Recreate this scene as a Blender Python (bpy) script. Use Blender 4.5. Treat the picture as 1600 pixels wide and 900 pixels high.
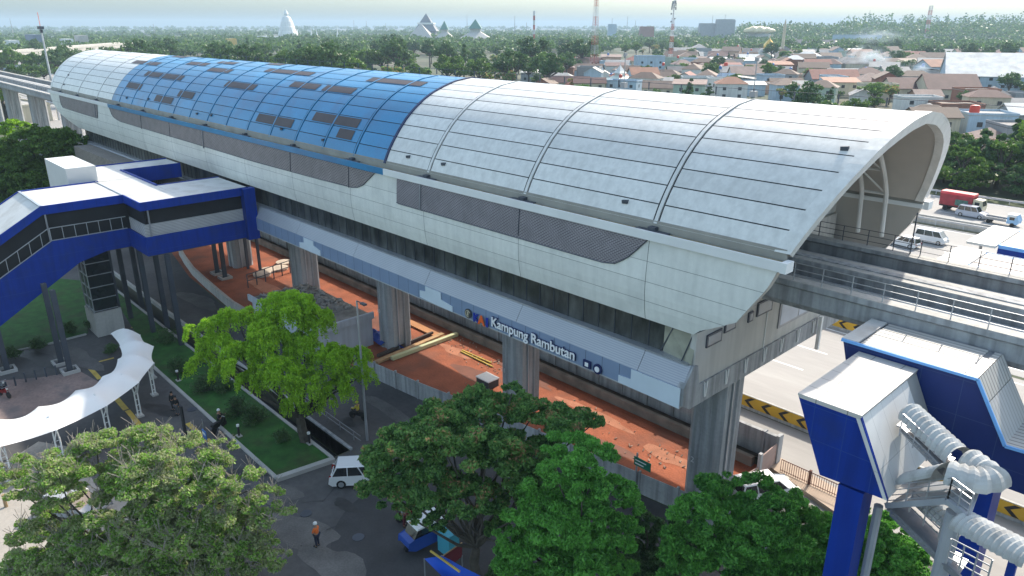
import bpy, math, random
import numpy as np
from mathutils import Vector, Matrix
for o in list(bpy.data.objects): bpy.data.objects.remove(o)
S = bpy.context.scene
COL = S.collection
RAD = math.radians
rnd = random.Random(7)
npr = np.random.default_rng(11)

# ---------------------------------------------------------------- camera
H = 30.0
F = 1145.0
_p = math.atan2(410.0, F)
_fw = np.array([0, math.cos(_p), -math.sin(_p)]); _dn = np.array([0, -math.sin(_p), -math.cos(_p)])
_R = np.stack([np.array([1.0, 0, 0]), _dn, _fw], 1)
_d = _R @ np.array([-350.0 - 800, 40.0 - 450, F])
_a = math.pi - math.atan2(_d[1], _d[0])
R = np.array([[math.cos(_a), -math.sin(_a), 0], [math.sin(_a), math.cos(_a), 0], [0, 0, 1]]) @ _R
cam_d = bpy.data.cameras.new('camera'); cam = bpy.data.objects.new('camera', cam_d); COL.objects.link(cam)
cam_d.sensor_width = 36.0; cam_d.lens = 36.0 * F / 1600.0
cam_d.clip_start = 0.5; cam_d.clip_end = 30000
M4 = Matrix(((R[0, 0], -R[0, 1], -R[0, 2], 0), (R[1, 0], -R[1, 1], -R[1, 2], 0), (R[2, 0], -R[2, 1], -R[2, 2], H), (0, 0, 0, 1)))
cam.matrix_world = M4
S.camera = cam
CAM = np.array([0, 0, H])
FWD = np.array([R[0, 2], R[1, 2], 0]); FWD /= np.linalg.norm(FWD); RGT = np.array([FWD[1], -FWD[0], 0])

def P(px, py, x=None, y=None, z=None):
    d = R @ np.array([px - 800, py - 450, F])
    if z is not None: t = (z - H) / d[2]
    elif y is not None: t = y / d[1]
    else: t = x / d[0]
    return CAM + d * t
def PD(px, py, ref, off=0.0):
    """point on the upright plane through ref that faces the camera, off metres further away"""
    d = R @ np.array([px - 800, py - 450, F])
    t = (np.dot(np.array(ref)[:2], FWD[:2]) + off) / np.dot(d[:2], FWD[:2])
    return CAM + d * t

# ---------------------------------------------------------------- light
SUN_AZ, SUN_EL = RAD(9), RAD(39.4)
SUNV = Vector((-math.sin(SUN_AZ) * math.cos(SUN_EL), math.cos(SUN_AZ) * math.cos(SUN_EL), math.sin(SUN_EL)))
w = bpy.data.worlds.new('World'); S.world = w; w.use_nodes = True
nt = w.node_tree; bg = nt.nodes['Background']
sky = nt.nodes.new('ShaderNodeTexSky'); sky.sky_type = 'NISHITA'; sky.sun_disc = False
sky.sun_elevation = SUN_EL; sky.sun_rotation = -SUN_AZ
sky.air_density = 1.0; sky.dust_density = 1.1; sky.ozone_density = 3.0; sky.altitude = 50
tint = nt.nodes.new('ShaderNodeMix'); tint.data_type = 'RGBA'; tint.blend_type = 'MULTIPLY'; tint.inputs[0].default_value = 1; tint.inputs[7].default_value = (1.26, 1.05, .80, 1)
nt.links.new(sky.outputs[0], tint.inputs[6]); 
# hazy band low over the horizon: a little dimmer and bluer than the clear-sky model gives
tcw = nt.nodes.new('ShaderNodeTexCoord'); spw = nt.nodes.new('ShaderNodeSeparateXYZ'); nt.links.new(tcw.outputs['Generated'], spw.inputs[0])
mrw = nt.nodes.new('ShaderNodeMapRange'); mrw.inputs[1].default_value = 0.0; mrw.inputs[2].default_value = 0.22; nt.links.new(spw.outputs[2], mrw.inputs[0])
hzm = nt.nodes.new('ShaderNodeMix'); hzm.data_type = 'RGBA'; nt.links.new(mrw.outputs[0], hzm.inputs[0]); hzm.inputs[6].default_value = (.115, .195, .32, 1); hzm.inputs[7].default_value = (1, 1, 1, 1)
t2w = nt.nodes.new('ShaderNodeMix'); t2w.data_type = 'RGBA'; t2w.blend_type = 'MULTIPLY'; t2w.inputs[0].default_value = 1
nt.links.new(tint.outputs[2], t2w.inputs[6]); nt.links.new(hzm.outputs[2], t2w.inputs[7]); nt.links.new(t2w.outputs[2], bg.inputs[0]); bg.inputs[1].default_value = 0.15
sun_d = bpy.data.lights.new('sun', 'SUN'); sun_d.energy = 2.1; sun_d.angle = RAD(0.7); sun_d.color = (1, 0.92, 0.80)
sun = bpy.data.objects.new('sun', sun_d); COL.objects.link(sun)
sun.rotation_euler = SUNV.to_track_quat('Z', 'Y').to_euler(); sun.location = (0, 0, 80)
S.view_settings.view_transform = 'Standard'; S.view_settings.look = 'None'; S.view_settings.gamma = 1
S.view_settings.exposure = 1.62; S.view_settings.use_curve_mapping = False
S.render.engine = 'CYCLES'
S.cycles.max_bounces = 6; S.cycles.diffuse_bounces = 3; S.cycles.volume_bounces = 0; S.cycles.transparent_max_bounces = 6

# ---------------------------------------------------------------- materials
MATS = {}
def mat(name, col, rough=0.7, metal=0.0, var=0.12, scale=0.6, streak=0.0, fine=0.0, spec=0.4, bump=0.0, detail=5, stretch=(1, 1, 1), dirt=None, dirtamt=0.0, dirtscale=0.3, mod=None, island=0.0):
    if name in MATS: return MATS[name]
    m = bpy.data.materials.new(name); m.use_nodes = True; n = m.node_tree; b = n.nodes['Principled BSDF']
    b.inputs['Roughness'].default_value = rough; b.inputs['Metallic'].default_value = metal
    b.inputs['Specular IOR Level'].default_value = spec
    tc = n.nodes.new('ShaderNodeTexCoord'); mp = n.nodes.new('ShaderNodeMapping'); mp.inputs['Scale'].default_value = stretch
    n.links.new(tc.outputs['Object'], mp.inputs[0])
    def noise(sc, det=detail):
        t = n.nodes.new('ShaderNodeTexNoise'); t.inputs['Scale'].default_value = sc; t.inputs['Detail'].default_value = det; n.links.new(mp.outputs[0], t.inputs[0]); return t
    def ramp(src, lo, hi, a=0.3, c=0.7):
        r = n.nodes.new('ShaderNodeMapRange'); r.inputs[1].default_value = a; r.inputs[2].default_value = c; r.inputs[3].default_value = lo; r.inputs[4].default_value = hi; n.links.new(src, r.inputs[0]); return r.outputs[0]
    t = noise(scale)
    f = ramp(t.outputs[0], 1 - var, 1 + var)
    if fine > 0:
        t2 = noise(scale * 14, 3); f2 = ramp(t2.outputs[0], 1 - fine, 1 + fine)
        mu = n.nodes.new('ShaderNodeMath'); mu.operation = 'MULTIPLY'; n.links.new(f, mu.inputs[0]); n.links.new(f2, mu.inputs[1]); f = mu.outputs[0]
    if streak > 0:
        mp2 = n.nodes.new('ShaderNodeMapping'); mp2.inputs['Scale'].default_value = (1.6, 1.6, 0.12); n.links.new(tc.outputs['Object'], mp2.inputs[0])
        t3 = n.nodes.new('ShaderNodeTexNoise'); t3.inputs['Scale'].default_value = 1.5; t3.inputs['Detail'].default_value = 6; n.links.new(mp2.outputs[0], t3.inputs[0])
        f3 = ramp(t3.outputs[0], 1 - streak, 1 + streak * 0.4, 0.35, 0.6)
        mu = n.nodes.new('ShaderNodeMath'); mu.operation = 'MULTIPLY'; n.links.new(f, mu.inputs[0]); n.links.new(f3, mu.inputs[1]); f = mu.outputs[0]
    if island > 0:
        gm = n.nodes.new('ShaderNodeNewGeometry'); f4 = ramp(gm.outputs['Random Per Island'], 1 - island, 1 + island, 0, 1)
        mu = n.nodes.new('ShaderNodeMath'); mu.operation = 'MULTIPLY'; n.links.new(f, mu.inputs[0]); n.links.new(f4, mu.inputs[1]); f = mu.outputs[0]
    vm = n.nodes.new('ShaderNodeVectorMath'); vm.operation = 'SCALE'; vm.inputs[0].default_value = col[:3]; n.links.new(f, vm.inputs['Scale'])
    out = vm.outputs[0]
    if dirt is not None:
        t4 = noise(dirtscale, 7); mx = n.nodes.new('ShaderNodeMix'); mx.data_type = 'RGBA'
        n.links.new(ramp(t4.outputs[0], 0, dirtamt, 0.5, 0.68), mx.inputs[0]); n.links.new(out, mx.inputs[6]); mx.inputs[7].default_value = (*dirt, 1); out = mx.outputs[2]
    n.links.new(out, b.inputs['Base Color'])
    if bump > 0:
        bp = n.nodes.new('ShaderNodeBump'); bp.inputs['Strength'].default_value = bump; bp.inputs['Distance'].default_value = 0.05
        tb = noise(scale * 8, 6); n.links.new(tb.outputs[0], bp.inputs['Height']); n.links.new(bp.outputs[0], b.inputs['Normal'])
    if mod: mod(m, n, b, tc, out)
    MATS[name] = m; return m

def leafmat(name, c1, c2, c3=None, trans=0.35, rough=0.5):
    """leaf colour varies from leaf to leaf (random per island) and clump to clump (noise)"""
    if name in MATS: return MATS[name]
    m = bpy.data.materials.new(name); m.use_nodes = True; n = m.node_tree; b = n.nodes['Principled BSDF']
    g = n.nodes.new('ShaderNodeNewGeometry'); tc = n.nodes.new('ShaderNodeTexCoord'); oi = n.nodes.new('ShaderNodeObjectInfo')
    t = n.nodes.new('ShaderNodeTexNoise'); t.inputs['Scale'].default_value = 0.9; t.inputs['Detail'].default_value = 4; n.links.new(tc.outputs['Object'], t.inputs[0])
    ad = n.nodes.new('ShaderNodeMath'); ad.operation = 'MULTIPLY_ADD'; n.links.new(g.outputs['Random Per Island'], ad.inputs[0]); ad.inputs[1].default_value = 0.45
    n.links.new(t.outputs[0], ad.inputs[2])
    ad2 = n.nodes.new('ShaderNodeMath'); ad2.operation = 'MULTIPLY_ADD'; n.links.new(oi.outputs['Random'], ad2.inputs[0]); ad2.inputs[1].default_value = 0.3; n.links.new(ad.outputs[0], ad2.inputs[2])
    cr = n.nodes.new('ShaderNodeValToRGB'); e = cr.color_ramp.elements
    e[0].position = 0.42; e[0].color = (*c1, 1); e[1].position = 0.95; e[1].color = (*c2, 1)
    if c3: x = cr.color_ramp.elements.new(1.0); x.color = (*c3, 1)
    n.links.new(ad2.outputs[0], cr.inputs[0]); n.links.new(cr.outputs[0], b.inputs['Base Color'])
    b.inputs['Roughness'].default_value = rough; b.inputs['Specular IOR Level'].default_value = 0.3
    tr = n.nodes.new('ShaderNodeBsdfTranslucent'); n.links.new(cr.outputs[0], tr.inputs[0])
    mx = n.nodes.new('ShaderNodeMixShader'); mx.inputs[0].default_value = trans
    n.links.new(b.outputs[0], mx.inputs[1]); n.links.new(tr.outputs[0], mx.inputs[2]); n.links.new(mx.outputs[0], n.nodes['Material Output'].inputs[0])
    MATS[name] = m; return m

def stripes_mod(axis, freq, dark, width=0.5, wave=False):
    """ribs / louvre slits: fine dark stripes in the base colour, repeated along one axis"""
    def f(m, n, b, tc, out):
        sp = n.nodes.new('ShaderNodeSeparateXYZ'); n.links.new(tc.outputs['Object'], sp.inputs[0])
        mu = n.nodes.new('ShaderNodeMath'); mu.operation = 'MULTIPLY'; mu.inputs[1].default_value = freq; n.links.new(sp.outputs[axis], mu.inputs[0])
        fr = n.nodes.new('ShaderNodeMath'); fr.operation = 'FRACT'; n.links.new(mu.outputs[0], fr.inputs[0])
        gt = n.nodes.new('ShaderNodeMath'); gt.operation = 'LESS_THAN'; gt.inputs[1].default_value = width; n.links.new(fr.outputs[0], gt.inputs[0])
        mx = n.nodes.new('ShaderNodeMix'); mx.data_type = 'RGBA'; n.links.new(gt.outputs[0], mx.inputs[0]); n.links.new(out, mx.inputs[6])
        mx.inputs[7].default_value = (*dark, 1); n.links.new(mx.outputs[2], b.inputs['Base Color'])
    return f
def mesh_mod(sx, sz, hole, width=0.5):
    """expanded-metal screen: rows of lens-shaped holes, every other row shifted"""
    def f(m, n, b, tc, out):
        mp = n.nodes.new('ShaderNodeMapping'); mp.inputs['Scale'].default_value = (sx, 1, sz); n.links.new(tc.outputs['Object'], mp.inputs[0])
        cm = n.nodes.new('ShaderNodeCombineXYZ'); sp = n.nodes.new('ShaderNodeSeparateXYZ'); n.links.new(mp.outputs[0], sp.inputs[0])
        n.links.new(sp.outputs[0], cm.inputs[0]); n.links.new(sp.outputs[2], cm.inputs[1])
        br = n.nodes.new('ShaderNodeTexBrick'); br.inputs['Scale'].default_value = 1; br.inputs['Mortar Size'].default_value = 0.16; br.inputs['Mortar Smooth'].default_value = 0.2
        br.inputs['Brick Width'].default_value = 1.0; br.inputs['Row Height'].default_value = 0.5
        br.inputs['Color1'].default_value = (*hole, 1); br.inputs['Color2'].default_value = (*hole, 1)
        n.links.new(cm.outputs[0], br.inputs[0]); n.links.new(out, br.inputs['Mortar']); n.links.new(br.outputs[0], b.inputs['Base Color'])
    return f
def grid_mod(ax, fx, ay, fy, line, wx=0.03, wy=0.03):
    def f(m, n, b, tc, out):
        sp = n.nodes.new('ShaderNodeSeparateXYZ'); n.links.new(tc.outputs['Object'], sp.inputs[0]); prev = out
        for a, fq, wd in ((ax, fx, wx), (ay, fy, wy)):
            mu = n.nodes.new('ShaderNodeMath'); mu.operation = 'MULTIPLY'; mu.inputs[1].default_value = fq; n.links.new(sp.outputs[a], mu.inputs[0])
            fr = n.nodes.new('ShaderNodeMath'); fr.operation = 'FRACT'; n.links.new(mu.outputs[0], fr.inputs[0])
            gt = n.nodes.new('ShaderNodeMath'); gt.operation = 'LESS_THAN'; gt.inputs[1].default_value = wd; n.links.new(fr.outputs[0], gt.inputs[0])
            mx = n.nodes.new('ShaderNodeMix'); mx.data_type = 'RGBA'; n.links.new(gt.outputs[0], mx.inputs[0]); n.links.new(prev, mx.inputs[6]); mx.inputs[7].default_value = (*line, 1); prev = mx.outputs[2]
        n.links.new(prev, b.inputs['Base Color'])
    return f

M_ROOFW = mat('white_roof_panel', (.62, .62, .59), .36, var=.04, scale=.35, fine=.05, spec=.5, dirt=(.44, .44, .41), dirtamt=.28, dirtscale=1.6, island=.07, streak=.08)
M_SHELLW = mat('white_shell_panel', (.68, .69, .65), .4, island=.04, var=.05, scale=.25, fine=.03, spec=.5, dirt=(.42, .44, .42), dirtamt=.35, dirtscale=.5, streak=.06)
M_ROOFB = mat('blue_roof_panel', (.010, .185, .38), .36, island=.12, var=.08, scale=.4, fine=.06, spec=.55, dirt=(.04, .12, .25), dirtamt=.5)
M_BROWN = mat('brown_roof_panel', (.065, .052, .055), .6, var=.15)
M_SEAM = mat('dark_seam_strip', (.03, .035, .04), .8)
M_INNER = mat('beige_inner_lining', (.42, .39, .35), .7, var=.06)
M_MESH = mat('grey_expanded_mesh', (.27, .25, .27), .6, metal=.2, var=.12, scale=1.2, mod=mesh_mod(3.6, 5.2, (.07, .062, .07)))
M_MESHB = mat('brown_expanded_mesh', (.25, .22, .22), .6, var=.15, scale=1.0, mod=mesh_mod(2.6, 3.8, (.09, .078, .08)))
M_GUTTER = mat('yellowed_gutter', (.33, .28, .17), .8, var=.3, scale=1.5, dirt=(.1, .08, .06), dirtamt=.8, dirtscale=1.5)
M_LOUV = mat('perforated_grey_metal', (.38, .395, .42), .45, metal=.25, var=.05, mod=stripes_mod(2, 9.0, (.30, .32, .36), .45))
M_BAND = mat('blue_grey_cladding', (.22, .29, .42), .45, metal=.2, var=.06, mod=grid_mod(0, 1 / 1.3, 2, .01, (.05, .07, .1), .025, 0.0))
M_WHITE = mat('white_paint', (.72, .73, .72), .5, var=.05)
M_PATCH = mat('bare_white_panel', (.55, .62, .68), .5, var=.06)
M_CONC = mat('concrete', (.33, .34, .35), .85, var=.12, scale=.35, streak=.3, fine=.06, bump=.15)
M_CONCL = mat('light_concrete', (.42, .41, .385), .85, var=.10, scale=.3, fine=.06, streak=.12)
M_BEIGE = mat('beige_wall', (.50, .49, .46), .75, var=.05, streak=.08)
M_TRACK = mat('track_bed', (.10, .10, .11), .9, var=.2, scale=1.2, fine=.1)
M_STEEL = mat('grey_steel', (.30, .31, .33), .45, metal=.5)
M_DSTEEL = mat('dark_grey_steel', (.07, .08, .10), .5, metal=.3, var=.15)
M_RAIL = mat('galvanised_rail', (.45, .47, .50), .4, metal=.6)
M_GLASS = None
M_BLUE = mat('blue_cladding', (.004, .034, .27), .5,  dirt=(.012, .04, .19), dirtamt=.6, dirtscale=.8, streak=.12, var=.08, spec=.2, mod=grid_mod(1, .5, 2, .01, (.004, .025, .16), .012, 0))
M_BLUEX = mat('blue_cladding_panelled', (.004, .032, .25), .5, dirt=(.012, .035, .17), dirtamt=.6, dirtscale=.7, streak=.15, var=.08, spec=.2, mod=grid_mod(0, .8, 2, .7, (.02, .06, .24), .02, .02))
M_SHEETW = mat('white_sheet_roof', (.56, .555, .53), .5, var=.06, scale=.5, fine=.04, dirt=(.40, .38, .34), dirtamt=.6, dirtscale=.6)
M_CLADW = mat('white_cladding', (.62, .62, .60), .5, var=.04)
M_SOIL = mat('red_soil', (.29, .088, .042), .95, var=.25, scale=.5, fine=.18, dirt=(.17, .075, .05), dirtamt=.8, dirtscale=.22, bump=.6)
M_ASPH = mat('asphalt', (.088, .086, .086), .85, var=.25, scale=.16, fine=.12, dirt=(.055, .054, .054), dirtamt=.7, dirtscale=.12)
M_HWY = mat('pale_concrete_road', (.30, .288, .272), .8, var=.10, scale=.1, fine=.05, stretch=(.25, 1.6, 1), dirt=(.27, .255, .24), dirtamt=.6, dirtscale=.22)
M_GRASS = mat('lawn', (.025, .10, .014), .9, var=.3, scale=1.2, fine=.2, dirt=(.06, .05, .025), dirtamt=.5, dirtscale=.4)
M_LAND = mat('far_ground', (.07, .085, .05), .95, var=.3, scale=.02, dirt=(.16, .13, .10), dirtamt=.7, dirtscale=.012)
M_KERB = mat('kerb_stone', (.40, .39, .37), .85, var=.12)
M_YEL = mat('yellow_paint', (.50, .36, .07), .7, var=.2, scale=1.5)
M_BLK = mat('black_paint', (.02, .02, .022), .6)
M_TENT = mat('white_tensile_fabric', (.74, .74, .72), .55, var=.04, scale=.5, dirt=(.60, .59, .55), dirtamt=.4, dirtscale=.4)
M_BARK = mat('bark', (.07, .062, .05), .95, var=.3, scale=3, bump=.5)
M_DARKGL = mat('tinted_glass', (.015, .02, .025), .12, spec=.7, var=.05)
M_RUBBER = mat('tyre_rubber', (.015, .015, .016), .85)

# ---------------------------------------------------------------- mesh helpers
KS = None   # survey scale of the station block (heights measured down from 30 m)
class MB:
    def __init__(s): s.v = []; s.f = []
    def add(s, vs, fs):
        n = len(s.v); s.v += [tuple(map(float, q)) for q in vs]; s.f += [tuple(i + n for i in g) for g in fs]; return s
    def box(s, x0, y0, z0, x1, y1, z1):
        return s.add([(x0, y0, z0), (x1, y0, z0), (x1, y1, z0), (x0, y1, z0), (x0, y0, z1), (x1, y0, z1), (x1, y1, z1), (x0, y1, z1)],
                     [(0, 3, 2, 1), (4, 5, 6, 7), (0, 1, 5, 4), (1, 2, 6, 5), (2, 3, 7, 6), (3, 0, 4, 7)])
    def cbox(s, c, sx, sy, sz): return s.box(c[0] - sx / 2, c[1] - sy / 2, c[2], c[0] + sx / 2, c[1] + sy / 2, c[2] + sz)
    def quad(s, a, b, c, d): return s.add([a, b, c, d], [(0, 1, 2, 3)])
    def slab(s, pts, t):
        """polygon in 3-D thickened downwards by t"""
        n = len(pts); lo = [(p[0], p[1], p[2] - t) for p in pts]
        return s.add(list(pts) + lo, [tuple(range(n)), tuple(range(2 * n - 1, n - 1, -1))] + [(i, i + n, (i + 1) % n + n, (i + 1) % n) for i in range(n)])
    def prism(s, poly, axis, a, b):
        """poly: 2-D points in the plane across axis (0:yz 1:xz 2:xy)"""
        def m(p, t): return (t, p[0], p[1]) if axis == 0 else (p[0], t, p[1]) if axis == 1 else (p[0], p[1], t)
        n = len(poly)
        return s.add([m(p, a) for p in poly] + [m(p, b) for p in poly], [tuple(range(n)), tuple(range(2 * n - 1, n - 1, -1))] + [(i, (i + 1) % n, (i + 1) % n + n, i + n) for i in range(n)])
    def bar(s, a, b, w, h=None, up=(0, 0, 1)):
        a = Vector(a); b = Vector(b); h = h or w; d = (b - a)
        if d.length < 1e-6: return s
        d.normalize(); u = Vector(up)
        if abs(d.dot(u)) > .98: u = Vector((1, 0, 0))
        r = d.cross(u).normalized(); u = r.cross(d).normalized()
        vs = [p + r * i * w / 2 + u * j * h / 2 for p in (a, b) for i, j in ((-1, -1), (1, -1), (1, 1), (-1, 1))]
        return s.add(vs, [(0, 3, 2, 1), (4, 5, 6, 7), (0, 1, 5, 4), (1, 2, 6, 5), (2, 3, 7, 6), (3, 0, 4, 7)])
    def tube(s, pts, r, n=8, r2=None, cap=True):
        pts = [Vector(p) for p in pts]; m = len(pts); vs = []
        rr = r if isinstance(r, (list, tuple)) else [r + ((r2 if r2 is not None else r) - r) * i / max(1, m - 1) for i in range(m)]
        u = None
        for i, p in enumerate(pts):
            d = (pts[min(i + 1, m - 1)] - pts[max(i - 1, 0)]).normalized()
            if u is None:
                u = Vector((0, 0, 1)) if abs(d.z) < .9 else Vector((1, 0, 0))
            a = d.cross(u).normalized(); u = a.cross(d).normalized()
            for k in range(n):
                t = 2 * math.pi * k / n; vs.append(p + (a * math.cos(t) + u * math.sin(t)) * rr[i])
        fs = [(i * n + k, i * n + (k + 1) % n, (i + 1) * n + (k + 1) % n, (i + 1) * n + k) for i in range(m - 1) for k in range(n)]
        if cap: fs += [tuple(range(n - 1, -1, -1)), tuple(range((m - 1) * n, m * n))]
        return s.add(vs, fs)
    def lathe(s, prof, c=(0, 0, 0), n=16):
        vs = [(c[0] + r * math.cos(2 * math.pi * k / n), c[1] + r * math.sin(2 * math.pi * k / n), c[2] + z) for r, z in prof for k in range(n)]
        m = len(prof)
        fs = [(i * n + k, i * n + (k + 1) % n, (i + 1) * n + (k + 1) % n, (i + 1) * n + k) for i in range(m - 1) for k in range(n)]
        return s.add(vs, fs + [tuple(range(n - 1, -1, -1)), tuple(range((m - 1) * n, m * n))])
    def split(s, name, m, parent=None):
        par = list(range(len(s.v)))
        def fd(i):
            while par[i] != i: par[i] = par[par[i]]; i = par[i]
            return i
        for f in s.f:
            for a in f[1:]: par[fd(a)] = fd(f[0])
        groups = {}
        for f in s.f: groups.setdefault(fd(f[0]), []).append(f)
        for fs in groups.values():
            ids = sorted({i for f in fs for i in f}); mp_ = {i: k for k, i in enumerate(ids)}
            MB().add([s.v[i] for i in ids], [tuple(mp_[i] for i in f) for f in fs]).build(name, m, parent)
    def build(s, name, m, parent=None, local=False, smooth=False, bevel=0):
        me = bpy.data.meshes.new(name); off = Vector((0, 0, 0))
        if parent is not None and not local:
            q = parent
            while q is not None: off += Vector(q.location); q = q.parent
        if KS: s.v = [(a * KS, b * KS, 30 - (30 - c) * KS) for a, b, c in s.v]
        vs = s.v if off.length == 0 else [(a - off.x, b - off.y, c - off.z) for a, b, c in s.v]
        me.from_pydata(vs, [], s.f); me.update()
        if m is not None: me.materials.append(m)
        if smooth: me.shade_smooth()
        o = bpy.data.objects.new(name, me); COL.objects.link(o)
        if parent is not None: o.parent = parent
        if bevel: 
            md = o.modifiers.new('bevel', 'BEVEL'); md.width = bevel; md.segments = 2; md.limit_method = 'ANGLE'
        return o
def KV(x, y, z): return Vector((x * KS, y * KS, 30 - (30 - z) * KS)) if KS else Vector((x, y, z))
def tag(o, label=None, cat=None, group=None, kind=None):
    if label: o['label'] = label
    if cat: o['category'] = cat
    if group: o['group'] = group
    if kind: o['kind'] = kind
    return o
def thing(name, label, cat, loc=(0, 0, 0), rz=0.0, group=None):
    o = bpy.data.objects.new(name, None); COL.objects.link(o); o.location = loc; o.rotation_euler = (0, 0, rz); o.empty_display_size = .3
    return tag(o, label, cat, group)
def struct(name, mb, m): return tag(mb.build(name, m), kind='structure')
def copy_tree(o, parent=None):
    c = o.copy(); COL.objects.link(c)
    if parent is not None: c.parent = parent
    for ch in [x for x in KIDS.get(o.name, [])]: copy_tree(ch, c)
    return c
KIDS = {}
def index_kids():
    KIDS.clear()
    for o in COL.objects:
        if o.parent: KIDS.setdefault(o.parent.name, []).append(o)
def npmesh(name, V, Fq, m, parent=None, smooth=False, loc=None):
    """fast mesh from arrays; Fq (n,4) quads or (n,3) tris"""
    V = np.asarray(V, np.float32); k = Fq.shape[1]
    if parent is not None: 
        off = np.array(parent.location, np.float32); V = V - off
    me = bpy.data.meshes.new(name); me.vertices.add(len(V)); me.vertices.foreach_set('co', V.ravel())
    me.loops.add(Fq.size); me.loops.foreach_set('vertex_index', Fq.astype(np.int32).ravel())
    me.polygons.add(len(Fq)); me.polygons.foreach_set('loop_start', (np.arange(len(Fq)) * k).astype(np.int32)); 
    me.update(calc_edges=True); me.materials.append(m)
    if smooth: me.shade_smooth()
    o = bpy.data.objects.new(name, me); COL.objects.link(o)
    if parent is not None: o.parent = parent
    return o
def leaf_quads(C, size, aspect=.55, down=0.0, N=None, flat=0.0):
    """leaf-shaped quads (a kite) at centres C"""
    n = len(C); a = npr.normal(size=(n, 3)); a[:, 2] -= down; a /= np.linalg.norm(a, axis=1)[:, None]
    b = npr.normal(size=(n, 3)); 
    if flat: b[:, 2] *= (1 - flat)
    b -= (a * b).sum(1)[:, None] * a; b /= np.linalg.norm(b, axis=1)[:, None] + 1e-9
    s = (size * npr.uniform(.6, 1.35, n))[:, None]
    V = np.stack([C - a * s * .5, C + b * s * aspect * .5 - a * s * .05, C + a * s * .5, C - b * s * aspect * .5 - a * s * .05], 1).reshape(-1, 3)
    return V, np.arange(4 * n).reshape(n, 4)

# ================================================================ SETTING: ground, roads
ZL = 0.0
def gz(x, y): return 0.0
g = MB()
XL, XM, XR = -9000, -43.0, 5500
YCH0, YCH1 = 22.5, 23.9
for (x0, x1, prof) in ((XL, XM, [(-350, 0), (YCH0, 0), (YCH0, -2.2), (YCH1, -2.2), (YCH1, 0), (9000, 0)]), (XM, XR, [(-350, 0), (9000, 0)])):
    for (ya, za), (yb, zb) in zip(prof, prof[1:]):
        g.quad((x0, ya, za), (x1, ya, za), (x1, yb, zb), (x0, yb, zb))
g.quad((XM, YCH0, -2.2), (XM, YCH1, -2.2), (XM, YCH1, 0), (XM, YCH0, 0))
struct('ground', g, M_LAND)

def sheet(name, pts, dz, m, sub=True):
    """polygon laid on the ground; vertices (x, y)"""
    return struct(name, MB().add([(x, y, gz(x, y) + dz) for x, y in pts], [tuple(range(len(pts)))]), m)
LQ = lambda px, py: P(px, py, z=ZL)[:2]
# lower level: roundabout and forecourt
sheet('forecourt_road', [(-160, -30), (10, -30), (10, 23.95), (-42.9, 23.95), (-42.9, 22.4), (-160, 22.4)], .004, M_ASPH)
M_PAVE = mat('stone_paving', (.23, .17, .15), .85, var=.25, scale=.3, fine=.15, dirt=(.12, .11, .11), dirtamt=.8, dirtscale=.5)
M_PLAZA = mat('pale_forecourt', (.36, .33, .29), .85, var=.18, scale=.3, fine=.08, dirt=(.22, .20, .18), dirtamt=.5)
pv = [LQ(*p) for p in ((-60, 600), (60, 590), (125, 580), (160, 600), (150, 640), (60, 680), (-60, 720))]
sheet('paved_forecourt', pv, .012, M_PAVE)
pz = [LQ(*p) for p in ((-200, 735), (10, 722), (60, 690), (120, 700), (150, 760), (260, 800), (300, 960), (-200, 1100))]
sheet('pale_forecourt', pz, .010, M_PLAZA)
rb = P(560, 900, z=ZL); 
# darker round patch of newer asphalt
cx, cy = LQ(690, 830); rr = 6.8
M_ASPHD = mat('newer_asphalt', (.05, .05, .052), .8, var=.2, scale=.5, fine=.1)
sheet('newer_road_patch', [(cx + rr * math.cos(t) * 1.0, cy + rr * math.sin(t)) for t in np.linspace(0, 2 * math.pi, 48, endpoint=False)], .016, M_ASPHD)
# crack lines in the road
ck = MB()
def crack(pts, wd=.07):
    for a, b in zip(pts, pts[1:]):
        A = P(*a, z=ZL + .02); B = P(*b, z=ZL + .02); d = (B - A); d /= np.linalg.norm(d); nn = np.array([-d[1], d[0], 0]) * wd * rnd.uniform(.4, 1)
        ck.quad(A - nn, B - nn, B + nn, A + nn)
crack([(523, 762), (512, 775), (505, 783), (490, 783), (470, 786)]); crack([(575, 868), (600, 878), (625, 895), (650, 915)]); crack([(470, 852), (490, 868), (505, 882), (525, 900)]); crack([(510, 828), (530, 820), (555, 808)])
struct('road_cracks', ck, M_ASPHD)
# lawn with kerb, channel beside it
sheet('lawn', [(-69, 18.3), (-43.2, 18.3), (-42.6, 22.2), (-95, 22.2), (-84, 20.5), (-76, 19.5)], .10, M_GRASS)
lw2 = [LQ(*p) for p in ((-30, 555), (5, 553), (70, 540), (138, 522), (138, 440), (20, 430), (-30, 470))]
sheet('garden_lawn', lw2, .08, M_GRASS)
kb = MB()
def kerb(pts, wd=.22, h=.14, z=ZL):
    for a, b in zip(pts, pts[1:]): kb.bar((a[0], a[1], z + h / 2), (b[0], b[1], z + h / 2), wd, h)
kerb([(-76, 19.4), (-69, 18.2), (-43.3, 18.2)], .25); kerb([(-43.1, 18.1), (-42.5, 22.3)], .45, .3)
kerb([LQ(*p) for p in ((-30, 560), (5, 553), (70, 540), (135, 523))], .25)
kerb([(-100, 22.35), (-42.9, 22.35)], .25, .15)
struct('kerb', kb, M_KERB)
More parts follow.
